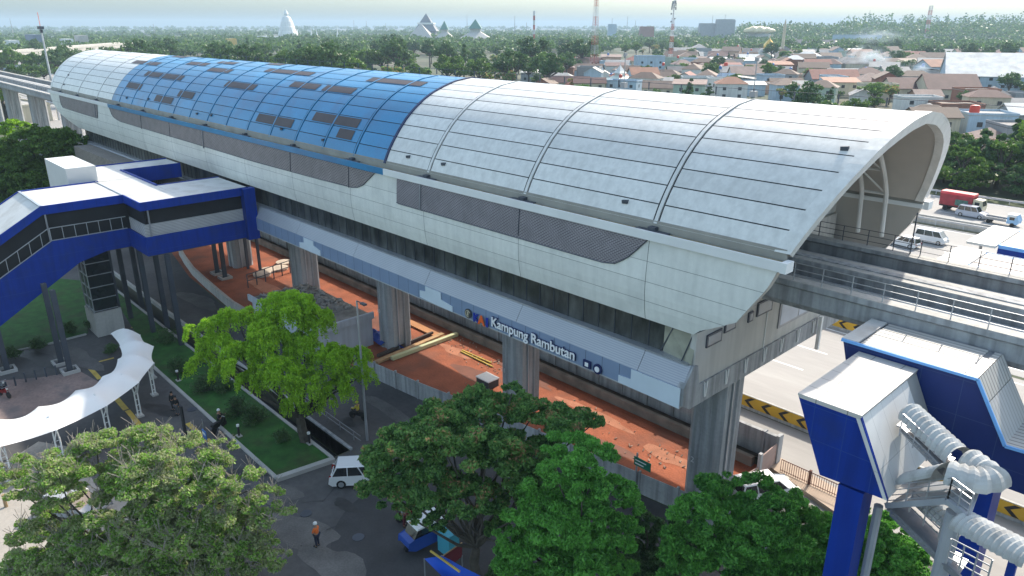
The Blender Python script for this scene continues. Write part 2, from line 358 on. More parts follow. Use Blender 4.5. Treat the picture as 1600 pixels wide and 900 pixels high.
# yellow road markings
ym = MB()
def mark(pts, wd, z, mb=ym, dz=.02):
    for a, b in zip(pts, pts[1:]):
        A = P(*a, z=z + dz); B = P(*b, z=z + dz); d = (B - A); d /= np.linalg.norm(d); nn = np.array([-d[1], d[0], 0]) * wd / 2
        mb.quad(A - nn, B - nn, B + nn, A + nn)
mark([(178, 559), (136, 570)], .28, ZL); mark([(136, 570), (156, 592)], .4, ZL); mark([(178, 618), (197, 640)], .45, ZL); mark([(199, 641), (218, 664)], .4, ZL)
mark([(293, 661), (316, 682)], .4, ZL); mark([(323, 686), (345, 708)], .4, ZL); mark([(205, 512), (222, 507)], .3, ZL); mark([(222, 507), (233, 521)], .4, ZL)
struct('yellow_road_marking', ym, M_YEL)
# upper level: service road, red earth, concrete apron, motorway
sheet('service_road', [(-160, 24.0), (10, 24.0), (10, 35.5), (-20, 35.8), (-54, 31.6), (-80, 29.6), (-90, 30.5), (-160, 44)], .006, M_ASPH)
sheet('red_earth', [(-92, 30.7), (-80, 29.9), (-54, 31.9), (-20.4, 36.1), (-20.4, 44.3), (-160, 44.3), (-110, 34)], .008, M_SOIL)
sheet('stair_yard', [(-19.9, 23.9), (60, 23.9), (60, 40.3), (-19.9, 42.4)], .005, M_ASPH)
sheet('undergrowth', [(-26, 8), (12, -6), (12, 20), (-8, 27), (-22, 27), (-25, 22)], .02, mat('undergrowth', (.03, .045, .02), .95, var=.5, scale=1.5, fine=.3))
sheet('concrete_apron', [(-200, 45.55), (-19.8, 45.55), (-19.8, 42.6), (60, 40.5), (60, 51.1), (-200, 51.1)], .009, M_HWY)
M_HWY2 = mat('grey_motorway', (.30, .295, .285), .8, var=.08, scale=.1, fine=.05, stretch=(.25, 1.6, 1), dirt=(.26, .25, .24), dirtamt=.5, dirtscale=.25)
struct('motorway', MB().box(-900, 51.7, -.2, 300, 74, .012), M_HWY)
struct('motorway', MB().box(-900, 74.6, -.2, 300, 126, .012), M_HWY2)
struct('motorway', MB().box(-900, 131, -.2, 300, 151, .012), M_HWY2)
lm = MB()
for y in (61.5, 66.5, 88, 96.5, 112, 137.5, 144.5):
    for x in np.arange(-300, 120, 9.0): lm.quad((x, y, .03), (x + 4, y, .03), (x + 4, y + .2, .03), (x, y + .2, .03))
for y in (52.6, 72.8, 76, 124.6, 132, 150): lm.quad((-600, y, .03), (200, y, .03), (200, y + .18, .03), (-600, y + .18, .03))
struct('lane_marking', lm, M_WHITE)
struct('verge', MB().box(-900, 126.2, -.2, 300, 130.8, .10), mat('dry_verge', (.16, .15, .09), .95, var=.3, scale=.6))
struct('verge', MB().box(-900, 151.2, -.2, 300, 158, .10), mat('verge_grass', (.06, .075, .03), .95, var=.3, scale=.6))
# water in the channel
struct('channel_water', MB().quad((-160, 22.51, -1.4), (-43.05, 22.51, -1.4), (-43.05, 23.89, -1.4), (-160, 23.89, -1.4)), M_BLK)
# debris on the earth
M_PLANK = mat('plank_wood', (.42, .27, .14), .85, var=.2, scale=2)

# ================================================================ STATION
RP = [(35.27, 18.44), (35.68, 18.73), (36.15, 19.70), (36.75, 20.6), (37.45, 21.5), (38.25, 22.38), (39.1, 23.1), (40.1, 23.8), (41.15, 24.35), (42.3, 24.78), (43.7, 25.2), (45.65, 25.45)]
YC = 45.65
ARCH = RP[1:] + [(2 * YC - y, z) for y, z in RP[-2:0:-1]]
AY = np.array([p[0] for p in ARCH]); AZ = np.array([p[1] for p in ARCH]); AS = np.concatenate([[0], np.cumsum(np.hypot(np.diff(AY), np.diff(AZ)))]); ALEN = AS[-1]
def arch(s, off=0.0):
    y = np.interp(s, AS, AY); z = np.interp(s, AS, AZ)
    e = .35; dy = np.interp(min(ALEN, s + e), AS, AY) - np.interp(max(0, s - e), AS, AY); dz = np.interp(min(ALEN, s + e), AS, AZ) - np.interp(max(0, s - e), AS, AZ)
    l = math.hypot(dy, dz); return y - dz / l * off, z + dy / l * off
def XE(z): return float(np.interp(z, [12.6, 13.1, 13.5, 14.4, 15.8, 16.8, 18.5, 19.8, 21.4, 23.1, 24.5, 25.6], [-21.8, -21.3, -20.5, -18.9, -18.0, -17.35, -16.7, -16.2, -15.6, -14.95, -14.5, -14.2]))
def XF(z): return float(np.interp(z, [12.6, 13.5, 14.4, 16, 18.5, 21.4, 24, 25.6], [-150, -156, -161, -165, -167.1, -168.5, -169.5, -170]))
RIBS = [-25.2 - 11.22 * k for k in range(13)]
NS = 20; DS = ALEN / NS
KS = 0.89
st = thing('railway_station', 'long white and blue barrel roofed elevated railway station on concrete piers', 'station', (-90, 45, 0))
def roof_part(name, xa, xb, ribs, m, gap=.045, off=0.0, strips=range(NS), xfa=None, xfb=None):
    mb = MB()
    cuts = sorted([r for r in ribs if xa < r < xb])
    edges = [xa] + cuts + [xb]
    for i, (a, b) in enumerate(zip(edges, edges[1:])):
        ga = gap if i == 0 else .24; gb = gap if i == len(edges) - 2 else .24
        for k in strips:
            ss = np.linspace(k * DS + gap * .8, (k + 1) * DS - gap * .8, 4); vs = []
            for s in ss:
                y, z = arch(s, off)
                A = (xfa(z) if (xfa and i == 0) else a + ga); B = (xfb(z) if (xfb and i == len(edges) - 2) else b - gb)
                vs += [(A, y, z), (B, y, z)]
            mb.add(vs, [(2 * j, 2 * j + 1, 2 * j + 3, 2 * j + 2) for j in range(3)])
    return mb.build(name, m, st, smooth=True)
XB0, XB1 = -53.8, -129.8
R1 = [r for r in RIBS]
RBL = sorted(RIBS + [r - 5.61 for r in RIBS if XB1 + 2 < r - 5.6 < XB0 - 2])
roof_part('white_roof', XB0 + .02, -14, R1, M_ROOFW, xfb=lambda z: XE(z) - .9)
roof_part('blue_roof', XB1, XB0 - .02, RBL, M_ROOFB)
roof_part('white_roof', -170, XB1 - .02, R1, M_ROOFW, xfa=lambda z: XF(z) + .9)
# dark underlay that shows in the seams
def skin(name, m, off, xa, xb, s0=0.0, s1=ALEN, n=40, parent=st, smooth=True):
    mb = MB(); vs = []
    for s in np.linspace(s0, s1, n):
        y, z = arch(s, off); vs += [(xa(z), y, z), (xb(z), y, z)]
    mb.add(vs, [(2 * j, 2 * j + 1, 2 * j + 3, 2 * j + 2) for j in range(n - 1)]); return mb.build(name, m, parent, smooth=smooth)
skin('roof_underlay', M_SEAM, -.06, XF, XE)
skin('roof_lining', M_INNER, -.55, XF, XE)
# rib caps over the joints
def ribs_part(name, xs, wd, m, h=.05):
    for x in xs:
        mb = MB(); n = 34; vs = []
        for s in np.linspace(.05, ALEN - .05, n):
            for dx, o in ((-wd / 2, -.05), (-wd / 2, h), (wd / 2, h), (wd / 2, -.05)):
                y, z = arch(s, o); vs.append((x + dx, y, z))
        mb.add(vs, [(4 * j + a, 4 * j + b, 4 * j + 4 + b, 4 * j + 4 + a) for j in range(n - 1) for a, b in ((0, 1), (1, 2), (2, 3))]); mb.build(name, m, st)
ribs_part('rib_cap', [r for r in RIBS if r > XB0 or r < XB1], .24, M_ROOFW)
ribs_part('rib_cap', [r for r in RBL if XB1 < r < XB0], .2, M_ROOFB)
# edge trims at both ends (a hollow swept box)
for nm, fx, s in (('roof_edge_trim', XE, -1), ('roof_edge_trim', XF, 1)):
    mb = MB(); n = 45; vs = []
    for q in np.linspace(0, ALEN, n):
        for dx, o in ((s * .9, .03), (0, .06), (0, -.62), (s * .5, -.62)):
            y, z = arch(q, o); vs.append((fx(z) + dx, y, z))
    mb.add(vs, [(4 * j + a, 4 * j + (a + 1) % 4, 4 * j + 4 + (a + 1) % 4, 4 * j + 4 + a) for j in range(n - 1) for a in range(4)]); mb.build(nm, M_ROOFW, st)
# blue/white boundary trim
mb = MB(); vs = []; n = 40
for q in np.linspace(0, ALEN, n):
    for dx, o in ((-.16, -.03), (-.16, .09), (.12, .09), (.12, -.03)):
        y, z = arch(q, o); vs.append((XB0 + dx, y, z))
mb.add(vs, [(4 * j + a, 4 * j + a + 1, 4 * j + 5 + a, 4 * j + 4 + a) for j in range(n - 1) for a in range(3)]); mb.build('boundary_strip', mat('dark_blue_strip', (.006, .02, .08), .5), st)
# brown rectangles on the blue roof: placed bay by bay, strip by strip
def px2s(px, py):
    best = None
    for s in np.linspace(0, ALEN * .5, 160):
        y, z = arch(s, .02); q = P(px, py, y=y); e = abs(q[2] - z)
        if best is None or e < best[0]: best = (e, s, q[0])
    return best[1], best[2]
BR = [((200, 131), (223, 133)), ((243, 152), (270, 157)), ((278, 147), (302, 151)), ((225, 117), (250, 120)), ((250, 122), (283, 125)), ((226, 101), (244, 103)), ((288, 101), (320, 103)), ((320, 112), (357, 114)), ((350, 134), (398, 138)),
      ((402, 183), (458, 193)), ((452, 134), (496, 138)), ((502, 141), (549, 146)), ((490, 182), (561, 194)), ((528, 207), (552, 212)), ((408, 113), (484, 118)), ((570, 127), (655, 136)), ((348, 96), (376, 98)), ((410, 101), (438, 102)), ((265, 89), (287, 90)), ((212, 95), (232, 96))]
for (a, b) in BR:
    s, xa = px2s(*a); s2, xb = px2s(*b); sm = (s + s2) / 2; k = int(sm / DS); k = min(max(k, 0), NS - 1)
    mb = MB(); vs = []
    for q in np.linspace(k * DS + .14, (k + 1) * DS - .14, 4):
        y, z = arch(q, .035); vs += [(xa, y, z), (xb, y, z)]
    mb.add(vs, [(2 * j, 2 * j + 1, 2 * j + 3, 2 * j + 2) for j in range(3)]); mb.build('brown_panel', M_BROWN, st, smooth=True)
# ridge lifeline with posts
mb = MB(); y, z = YC + .6, 25.5
for x in np.arange(-168, -15.5, 1.9 * 1.5): mb.bar((x, y, z), (x, y, z + .55), .07)
for a in np.arange(-168, -17, 10): mb.bar((a, y, z + .5), (a + 10, y, z + .5), .03)
mb.build('ridge_lifeline', M_DSTEEL, st)
for x in (-36.4, -25.5): mb = MB(); mb.bar((x, y, z), (x, y, z + 2.3), .05); mb.cbox((x, y, z + 2.3), .22, .22, .25); mb.cbox((x, y, z), .4, .4, .4); mb.build('lightning_rod', M_STEEL, st)
# snow-stop like clips / downpipe heads on the roof
mb = MB()
for px, py in ((398 + 240, 246), (693, 257), (977, 316), (505, 219), (440, 202), (232, 155), (198, 153), (308, 178), (330, 180), (107, 117), (100, 132), (1320, 232)):
    s, x = px2s(px, py); y, z = arch(s, .02); mb.bar((x - .2, y, z), (x + .2, y, z + .05), .22)
mb.split('roof_hook', M_DSTEEL, st)

# lower shell: near and far side
LP = [(35.32, 12.72), (35.16, 13.5), (35.07, 14.3), (35.05, 15.1), (35.08, 15.9), (35.14, 16.8), (35.2, 17.6), (35.24, 17.95)]
def lowy(z): return float(np.interp(z, [p[1] for p in LP], [p[0] for p in LP]))
def shell(side):
    f = (lambda y: y) if side == 0 else (lambda y: 2 * YC - y)
    zs = [12.72, 13.98, 15.25, 16.52, 17.95]
    mb = MB(); ed = [-172] + sorted(RIBS) + [-10]
    for a, b in zip(ed, ed[1:]):
        for z0, z1 in zip(zs, zs[1:]):
            vs = []
            for z in np.linspace(z0 + .012, z1 - .012, 4): 
                xa = max(a + .02, XF(z)); xb = min(b - .02, XE(z)); xb = max(xb, xa); vs += [(xa, f(lowy(z)), z), (xb, f(lowy(z)), z)]
            mb.add(vs, [(2 * j, 2 * j + 1, 2 * j + 3, 2 * j + 2) for j in range(3)])
    mb.build('lower_shell', M_SHELLW, st, smooth=False)
    mb = MB(); vs = []
    for z in np.linspace(12.72, 17.95, 9): vs += [(XF(z), f(lowy(z) + .05), z), (XE(z), f(lowy(z) + .05), z)]
    mb.add(vs, [(2 * j, 2 * j + 1, 2 * j + 3, 2 * j + 2) for j in range(8)])
    mb.build('shell_underlay', mat('shell_joint', (.16, .17, .17), .8), st)
    mb = MB(); vs = []
    for z in np.linspace(12.72, 18.4, 9): vs += [(XF(z), f(lowy(z) + .5), z), (XE(z), f(lowy(z) + .5), z)]
    mb.add(vs, [(2 * j, 2 * j + 1, 2 * j + 3, 2 * j + 2) for j in range(8)]); 
    # closing edge at the near end
    v2 = []
    for z in np.linspace(12.72, 17.95, 9): v2 += [(XE(z) + .01, f(lowy(z) - .02), z), (XE(z) + .01, f(lowy(z) + .5), z)]
    mb.add(v2, [(2 * j, 2 * j + 1, 2 * j + 3, 2 * j + 2) for j in range(8)])
    mb.add([(-22, f(35.3), 12.72), (-150, f(35.3), 12.72), (-150, f(36.3), 12.72), (-22, f(36.3), 12.72)], [(0, 1, 2, 3)])
    mb.build('shell_lining', M_INNER, st)
shell(0); shell(1)
# gutter: white (blue under the blue roof) box with a stained trough
def gut(xa, xb, m, side=0):
    f = (lambda y: y) if side == 0 else (lambda y: 2 * YC - y)
    mb = MB(); s0, s1 = (f(35.02), f(35.16)); 
    mb.box(xa, min(s0, s1), 17.88, xb, max(s0, s1), 18.42); a, b = f(35.16), f(35.9); mb.box(xa, min(a, b), 17.9, xb, max(a, b), 18.2); mb.build('gutter', m, st)
MB().box(-167, 35.7, 17.95, -16.8, 35.82, 18.95).box(-167, 2 * YC - 35.82, 17.95, -16.8, 2 * YC - 35.7, 18.95).build('gutter_upstand', mat('upstand_grey', (.30, .29, .26), .8, var=.15), st)
gut(XB0 + .6, -16.75, M_WHITE); gut(XB1, XB0 + .6, M_ROOFB); gut(-167, XB1, M_WHITE); gut(-167, -16.75, M_WHITE, 1)
mb = MB()
for a in np.arange(-166.5, -17.2, 2.0): mb.box(a, 35.17, 18.2, a + 1.93, 35.62, 18.33 + .015 * math.sin(a))
mb.build('gutter_trough', M_GUTTER, st)
mb = MB()
for r in RIBS: mb.box(r - 1.1, 35.2, 18.34, r + 1.2, 35.6, 18.42); mb.box(r - .25, 35.3, 18.36, r + .25, 35.8, 18.62)
mb.split('gutter_outlet', M_DSTEEL, st)
mb = MB().box(-16.75, 35.0, 17.85, -16.4, 35.8, 18.42); mb.build('gutter_end_box', M_WHITE, st)
mb = MB().box(-16.75, 2 * YC - 35.8, 17.85, -16.4, 2 * YC - 35.0, 18.42); mb.build('gutter_end_box', M_WHITE, st)
# expanded-metal screens set over the shell (polygons in x,z)
def screen(pts, m, edge=None, proud=.05):
    mb = MB(); top = 17.86; 
    xs = [p[0] for p in pts]; n = 40
    # lower boundary as function of x
    lo = sorted(pts)
    X = np.linspace(lo[0][0], lo[-1][0], n * 2); vs = []
    for x in X:
        zl = float(np.interp(x, [p[0] for p in lo], [p[1] for p in lo]))
        for t in np.linspace(0, 1, 5):
            z = zl + (top - zl) * t; vs.append((x, lowy(z) - proud, z))
    mb.add(vs, [(5 * i + j, 5 * i + 5 + j, 5 * i + 6 + j, 5 * i + 1 + j) for i in range(len(X) - 1) for j in range(4)])
    mb.build('ventilation_screen', m, st)
    tb = MB(); b = [(x, lowy(float(np.interp(x, [p[0] for p in lo], [p[1] for p in lo]))) - proud - .02, float(np.interp(x, [p[0] for p in lo], [p[1] for p in lo]))) for x in X]
    tb.tube(b, .035, 4); tb.build('screen_edge', edge or M_DSTEEL, st)
screen([(-51.4, 15.75), (-50.9, 16.5), (-50.2, 17.2), (-49.1, 17.84), (-51.35, 15.75), (-28.6, 15.7), (-27.6, 15.85), (-26.7, 16.4), (-26.0, 17.1), (-25.3, 17.84)][4:] + [(-51.4, 15.76)] if False else [(-51.4, 15.78), (-51.2, 15.72), (-28.6, 15.7), (-27.6, 15.85), (-26.7, 16.4), (-26.0, 17.1), (-25.3, 17.84)], M_MESH)
screen([(-129.6, 17.84), (-129, 17.0), (-127.5, 16.4), (-124.6, 16.1), (-96.7, 15.95), (-78.6, 15.8), (-64.6, 15.9), (-57.9, 16.0), (-56.6, 16.5), (-55.6, 17.2), (-54.7, 17.84)], M_MESHB)
screen([(-159.4, 17.84), (-158.9, 16.3), (-157.8, 15.75), (-150, 15.65), (-136.4, 15.6), (-136.0, 17.84)], M_MESHB)
mb = MB()
for x in (-48.0, -92.6, -137.3): mb.bar((x, lowy(15.7) - .1, 15.7), (x, lowy(17.8) - .1, 17.8), .16, .1)
mb.split('screen_post', M_STEEL, st)
mb = MB()
for x in (-70.2, -103.9, -59.0, -36.4, -115.1): mb.bar((x, lowy(15.8) - .08, 15.9), (x, lowy(17.8) - .08, 17.8), .05, .05)
mb.split('screen_joint', M_DSTEEL, st)

# concourse box
XN, XW = -21.9, -150
YN, YF = 36.1, 56.3
def glass_mod(m, n, b, tc, out):
    mp = n.nodes.new('ShaderNodeMapping'); mp.inputs['Scale'].default_value = (1.0, 1, .35); n.links.new(tc.outputs['Object'], mp.inputs[0])
    t = n.nodes.new('ShaderNodeTexNoise'); t.inputs['Scale'].default_value = .9; t.inputs['Detail'].default_value = 8; t.inputs['Roughness'].default_value = .65; n.links.new(mp.outputs[0], t.inputs[0])
    cr = n.nodes.new('ShaderNodeValToRGB'); e = cr.color_ramp.elements; e[0].position = .40; e[0].color = (.010, .014, .014, 1); e[1].position = .72; e[1].color = (.09, .098, .094, 1)
    n.links.new(t.outputs[0], cr.inputs[0]); n.links.new(cr.outputs[0], b.inputs['Base Color'])
M_DIRTYGL = mat('dirty_dark_glass', (.1, .1, .1), .35, spec=.5, mod=glass_mod)
mb = MB()
mb.box(XW, 36.1, 10.3, XN - 1.0, 36.2, 12.72); mb.build('window_band', M_DIRTYGL, st)
mb = MB()
for x in np.arange(XW, XN - 1.2, 1.4): mb.box(x, 36.05, 10.45, x + .035, 36.1, 12.7)
mb.split('window_mullion', M_DSTEEL, st)
mb = MB().box(XW, YN + .12, 7.6, XN - .3, YF, 10.3); mb.box(XW, YN + .15, 10.3, XN - .6, YF, 12.9); mb.build('concourse_wall', M_BEIGE, st)
# sloping perforated canopy face and clad band
mb = MB(); zt, zm, zb = 10.5, 9.28, 7.98
for a, b in zip([XW] + sorted(r for r in RIBS if r > XW), sorted(r for r in RIBS if r > XW) + [XN + .1]):
    vs = [(a + .02, 35.6, zt), (b - .02, 35.6, zt), (b - .02, 34.82, zm), (a + .02, 34.82, zm), (a + .02, 35.66, zt), (b - .02, 35.66, zt), (b - .02, 34.9, zm), (a + .02, 34.9, zm)]
    mb.add(vs, [(0, 1, 2, 3), (4, 7, 6, 5), (0, 3, 7, 4), (1, 5, 6, 2)])
mb.build('perforated_face', M_LOUV, st)
MB().add([(XW, 34.82, zm), (XN, 34.82, zm), (XN, 34.80, zb), (XW, 34.80, zb), (XW, 34.9, zm), (XN, 34.9, zm), (XN, 34.9, zb), (XW, 34.9, zb)], [(0, 1, 2, 3), (4, 7, 6, 5), (0, 3, 7, 4), (1, 5, 6, 2), (2, 6, 7, 3)]).build('clad_band', M_BAND, st)
MB().box(XW, 35.5, zt, XN - .1, 36.08, zt + .09).build('canopy_lip', M_RAIL, st)
MB().box(XW, 34.85, zb - .12, XN, 36.2, zb).build('soffit', mat('pale_soffit', (.42, .44, .46), .7), st)
M_SOFF = MATS['pale_soffit']
MB().box(XW, 36.2, 7.5, XN - .3, YF, 7.6).build('soffit', M_SOFF, st)
# bare stepped panels on the band
for pts in ([(-69.3, 8.0), (-69.3, 8.55), (-68.3, 8.7), (-68.3, 9.27), (-66.3, 9.27), (-66.3, 8.8), (-65.0, 8.55), (-65.0, 7.98)],
            [(-48.2, 8.1), (-48.2, 8.7), (-47.4, 8.8), (-47.4, 9.27), (-45.3, 9.27), (-45.3, 8.65), (-43.8, 8.45), (-43.8, 7.98), (-45.6, 7.98)],
            [(-26.6, 7.98), (-26.6, 8.5), (-25.6, 8.55), (-25.6, 9.27), (XN + .03, 9.27), (XN + .03, 7.9)]):
    MB().prism(pts, 1, 34.72, 34.78).build('bare_panel', M_PATCH, st)
# sign
M_SIGNW = mat('sign_white', (.80, .80, .80), .5, var=.01); M_SIGNB = mat('sign_navy', (.01, .02, .09), .5, var=.02)
def text(body, x, y, z, size, m, parent, ext=.03, rot=(math.pi / 2, 0, 0), name='sign_letters', align='LEFT', sx=1.0, bold=0.0):
    c = bpy.data.curves.new('t', 'FONT'); c.body = body; c.size = size; c.extrude = ext; c.align_x = align; c.offset = bold
    o = bpy.data.objects.new('t', c); COL.objects.link(o); dg = bpy.context.evaluated_depsgraph_get(); me = bpy.data.meshes.new_from_object(o.evaluated_get(dg)); bpy.data.objects.remove(o)
    me.transform(Matrix.Diagonal((sx, 1, 1, 1))); q = bpy.data.objects.new(name, me); COL.objects.link(q); me.materials.clear(); me.materials.append(m)
    off = Vector((0, 0, 0)); r = parent
    while r is not None: off += Vector(r.location); r = r.parent
    if KS: x, y, z = x * KS, y * KS, 30 - (30 - z) * KS; q.scale = (KS, KS, KS)
    q.location = Vector((x, y, z)) - off; q.rotation_euler = rot; q.parent = parent; return q
sg = thing('station_name_sign', 'white lettered station name sign with emblem and logo on the station facade', 'sign', (-35, 34.7, 8.5))
text('Kampung Rambutan', -38.95, 34.62, 8.27, 1.08, M_SIGNW, sg, sx=.985, bold=.012)
text('Kampung Rambutan', -38.95, 34.70, 8.27, 1.08, M_SIGNB, sg, name='letter_outline', sx=.985, bold=.05)  # navy outline of the sign, set just behind the white letters
KS = None; em = MB().lathe([(0.0, 0), (.36, 0), (.36, .06), (0, .06)], (0, 0, 0), 24).build('emblem_disc', mat('emblem_dark', (.05, .05, .05), .5), sg, local=True); KS = .89
em.location = KV(-41.75, 34.72, 8.45) - Vector(sg.location); em.rotation_euler = (math.pi / 2, 0, 0)
mb = MB(); mb.tube([(-41.75 + .27 * math.cos(t), 34.63, 8.45 + .27 * math.sin(t)) for t in np.linspace(.4, 5.2, 14)], .035, 6); mb.box(-41.83, 34.6, 8.3, -41.67, 34.66, 8.62); mb.build('emblem_ring', mat('emblem_gold', (.45, .40, .28), .4), sg)
text('K', -41.1, 34.64, 8.05, .95, mat('logo_blue', (.01, .03, .30), .5), sg, sx=1.05, bold=.04, name='logo_letter')
text('A', -40.45, 34.62, 8.03, 1.0, mat('logo_orange', (.75, .12, .02), .5), sg, sx=1.05, bold=.05, name='logo_letter')
text('I', -39.6, 34.64, 8.05, .95, MATS['logo_blue'], sg, sx=1.2, bold=.06, name='logo_letter')
MB().box(-29.62, 34.66, 8.07, -28.95, 34.76, 8.62).build('icon_plate', M_SIGNB, sg)
MB().box(-29.42, 34.62, 8.2, -29.14, 34.655, 8.48).build('icon_mark', M_SIGNW, sg)
KS = None; o = MB().lathe([(0, 0), (.33, 0), (.33, .08), (0, .08)], n=24).build('icon_plate', M_SIGNB, sg, local=True); KS = .89; o.location = KV(-28.35, 34.76, 8.3) - Vector(sg.location); o.rotation_euler = (math.pi / 2, 0, 0)
KS = None; o = MB().lathe([(0, 0), (.18, 0), (.18, .04), (0, .04)], n=20).build('icon_mark', M_SIGNW, sg, local=True); KS = .89; o.location = KV(-28.35, 34.66, 8.3) - Vector(sg.location); o.rotation_euler = (math.pi / 2, 0, 0)

# near end of the concourse: glazed corner, wall, beam with drains, windows
MB().add([(XN + .02, 35.7, 10.45), (XN + .02, 36.15, 12.72), (-24.2, 36.05, 12.72), (-24.2, 36.05, 10.45)], [(0, 1, 2, 3)]).build('corner_window', mat('pale_dirty_glass', (.30, .30, .24), .3, var=.3, scale=.8), st)
mb = MB(); mb.bar((-23.4, 35.98, 12.7), (-24.4, 36.0, 10.5), .07); mb.bar((-22.0, 36.0, 12.7), (-22.6, 35.7, 10.5), .08); mb.build('corner_window_frame', M_DSTEEL, st)
mb = MB().box(XN - .3, YN - .2, 9.0, XN + .1, YF + .5, 14.2); mb.build('end_wall', M_BEIGE, st)
mb = MB().prism([(34.8, 9.3), (34.8, 8.1), (35.6, 7.6), (YF + .5, 7.6), (YF + .5, 9.0), (36.5, 9.0), (36.2, 10.4), (35.7, 10.5)], 0, XN - .25, XN + .22); mb.build('end_beam', M_CONC, st)
mb = MB()
for y in (37.2, 39.7, 42.1, 44.6, 47.0, 49.5, 52):
    for d in (-.16, .16): mb.bar((XN + .28, y + d, 8.98), (XN + .28, y + d * .3, 7.95), .07)
mb.split('drain_bracket', M_WHITE, st)
for (ya, yb, za, zb_) in ((37.0, 38.7, 11.3, 12.15), (39.0, 40.3, 11.7, 12.4), (41.9, 42.5, 11.6, 12.3), (43.0, 45.0, 11.7, 12.7)):
    w0 = MB().box(XN + .1, ya, za, XN + .2, yb, zb_).build('end_window_frame', M_DSTEEL, st)
    MB().box(XN + .17, ya + .12, za + .12, XN + .215, yb - .12, zb_ - .12).build('pane', mat('grey_pane', (.30, .32, .33), .2), w0)
w0 = MB().box(XN + .1, 46.3, 9.9, XN + .18, 52, 12.6).build('end_window_frame', M_STEEL, st)
MB().box(XN + .15, 46.5, 10.1, XN + .2, 49.1, 12.5).box(XN + .15, 49.25, 10.1, XN + .2, 51.9, 12.5).build('pane', mat('sky_pane', (.45, .50, .58), .15), w0)
mb = MB(); mb.bar((XN + .15, 44.5, 9.0), (XN + .15, 44.5, 13), .05); mb.bar((XN + .5, 52.6, 6.5), (XN + .5, 52.6, 9.2), .25); mb.split('downpipe', M_WHITE, st)
# platforms and end wall under the roof
MB().box(XF(15) + 8, 36.0, 14.2, -22.5, 40.0, 16.6).box(XF(15) + 8, 51.3, 14.2, -22.5, 55.3, 16.6).build('platform', M_CONCL, st)
MB().box(-23.0, 51.3, 16.6, -22.8, 55.8, 19.5).build('platform_end_wall', M_BEIGE, st)
# tubular arch trusses under the roof
def truss(x0, x1, name='arch_truss'):
    mb = MB(); A = []; B = []
    for s in np.linspace(.6, ALEN - .6, 30):
        y, z = arch(s, -1.15); A.append((x0, y, z)); B.append((x1, y, z))
    A = [(x0, 2 * YC - A[-1][0] if False else 36.6, 16.6)] + A + [(x0, 54.8, 15.6)]; B = [(x1, 36.6, 16.6)] + B + [(x1, 54.8, 15.6)]
    mb.tube(A, .17, 8); mb.tube(B, .17, 8)
    for i in range(0, 31, 3):
        mb.tube([A[i], B[i]], .09, 6)
        if i + 3 < 32: mb.tube([A[i], B[i + 3]], .07, 6)
    for i in range(2, 30, 4):
        y, z = arch(.6 + (ALEN - 1.2) * (i - 1) / 29, -.5); mb.tube([(x0 - 2.4, y, z), A[i]], .12, 6); mb.tube([(x0 - 2.4, y, z), A[max(0, i - 3)]], .09, 6)
    mb.build(name, mat('cream_tube', (.60, .59, .56), .5), st)
truss(-20.6, -18.9)
for r in (-36.4, -58.9, -81.3): truss(r - .8, r + .8)

# piers: fluted concrete columns with a flared head
def pier(x, y0, y1, zt, label, num=None, x1w=3.2, z0=-.5, nm='concrete_pier'):
    t = thing(nm, label, 'pier', (x, (y0 + y1) / 2, 0), group='piers carrying the station')
    c = .35; hw = x1w / 2; g = .12
    poly = [(x - hw + c, y0), (x - .35, y0), (x - .25, y0 + g), (x + .25, y0 + g), (x + .35, y0), (x + hw - c, y0), (x + hw, y0 + c), (x + hw, (y0 + y1) / 2 - .4), (x + hw - g, (y0 + y1) / 2 - .3), (x + hw - g, (y0 + y1) / 2 + .3), (x + hw, (y0 + y1) / 2 + .4),
            (x + hw, y1 - c), (x + hw - c, y1), (x - hw + c, y1), (x - hw, y1 - c), (x - hw, y0 + c)]
    MB().prism(poly, 2, z0, zt).build('shaft', M_CONC, t)
    if num: text(num, x - 1.0, y0 - .015, 3.6, .55, mat('stencil_white', (.6, .6, .6), .7), t, ext=.005, name='stencilled_number')
    mb = MB(); mb.tube([(x + hw + .06, y0 + .9, z0), (x + hw + .06, y0 + .9, zt)], .07, 6)
    mb.build('drainpipe', M_RAIL, t)
    return t
ZP = 30 - 22.5 * .89
KS0, KS = KS, None
for i, (x, lab, num) in enumerate(((-20.95, 'tall pale concrete pier under the near end beam of the station', '12'), (-38.7, 'concrete pier under the station name lettering', '11'), (-56.6, 'concrete pier beside the white flat roofed building', '10'), (-74.4, 'concrete pier in the shade between the footbridge and the flat roofed building', None), (-92.2, 'concrete pier behind the dark posts of the footbridge', None), (-110, 'farther concrete pier behind the footbridge', None))):
    pier(x, 36.3, 38.9, ZP, lab, num, x1w=2.3)
    MB().prism([(32.2, ZP + .5), (36.0, ZP - .2), (39.3, ZP - .2), (46, ZP + .5), (46, ZP + 1.4), (32.2, ZP + 1.4)], 0, x - .8, x + .8).build('cross_head', M_CONC, COL.objects.get('concrete_pier' if i == 0 else 'concrete_pier.%03d' % i))
pier(1.5, 38.5, 42.5, 15.5, 'concrete pier under the viaduct right of the station', None)
KS = KS0

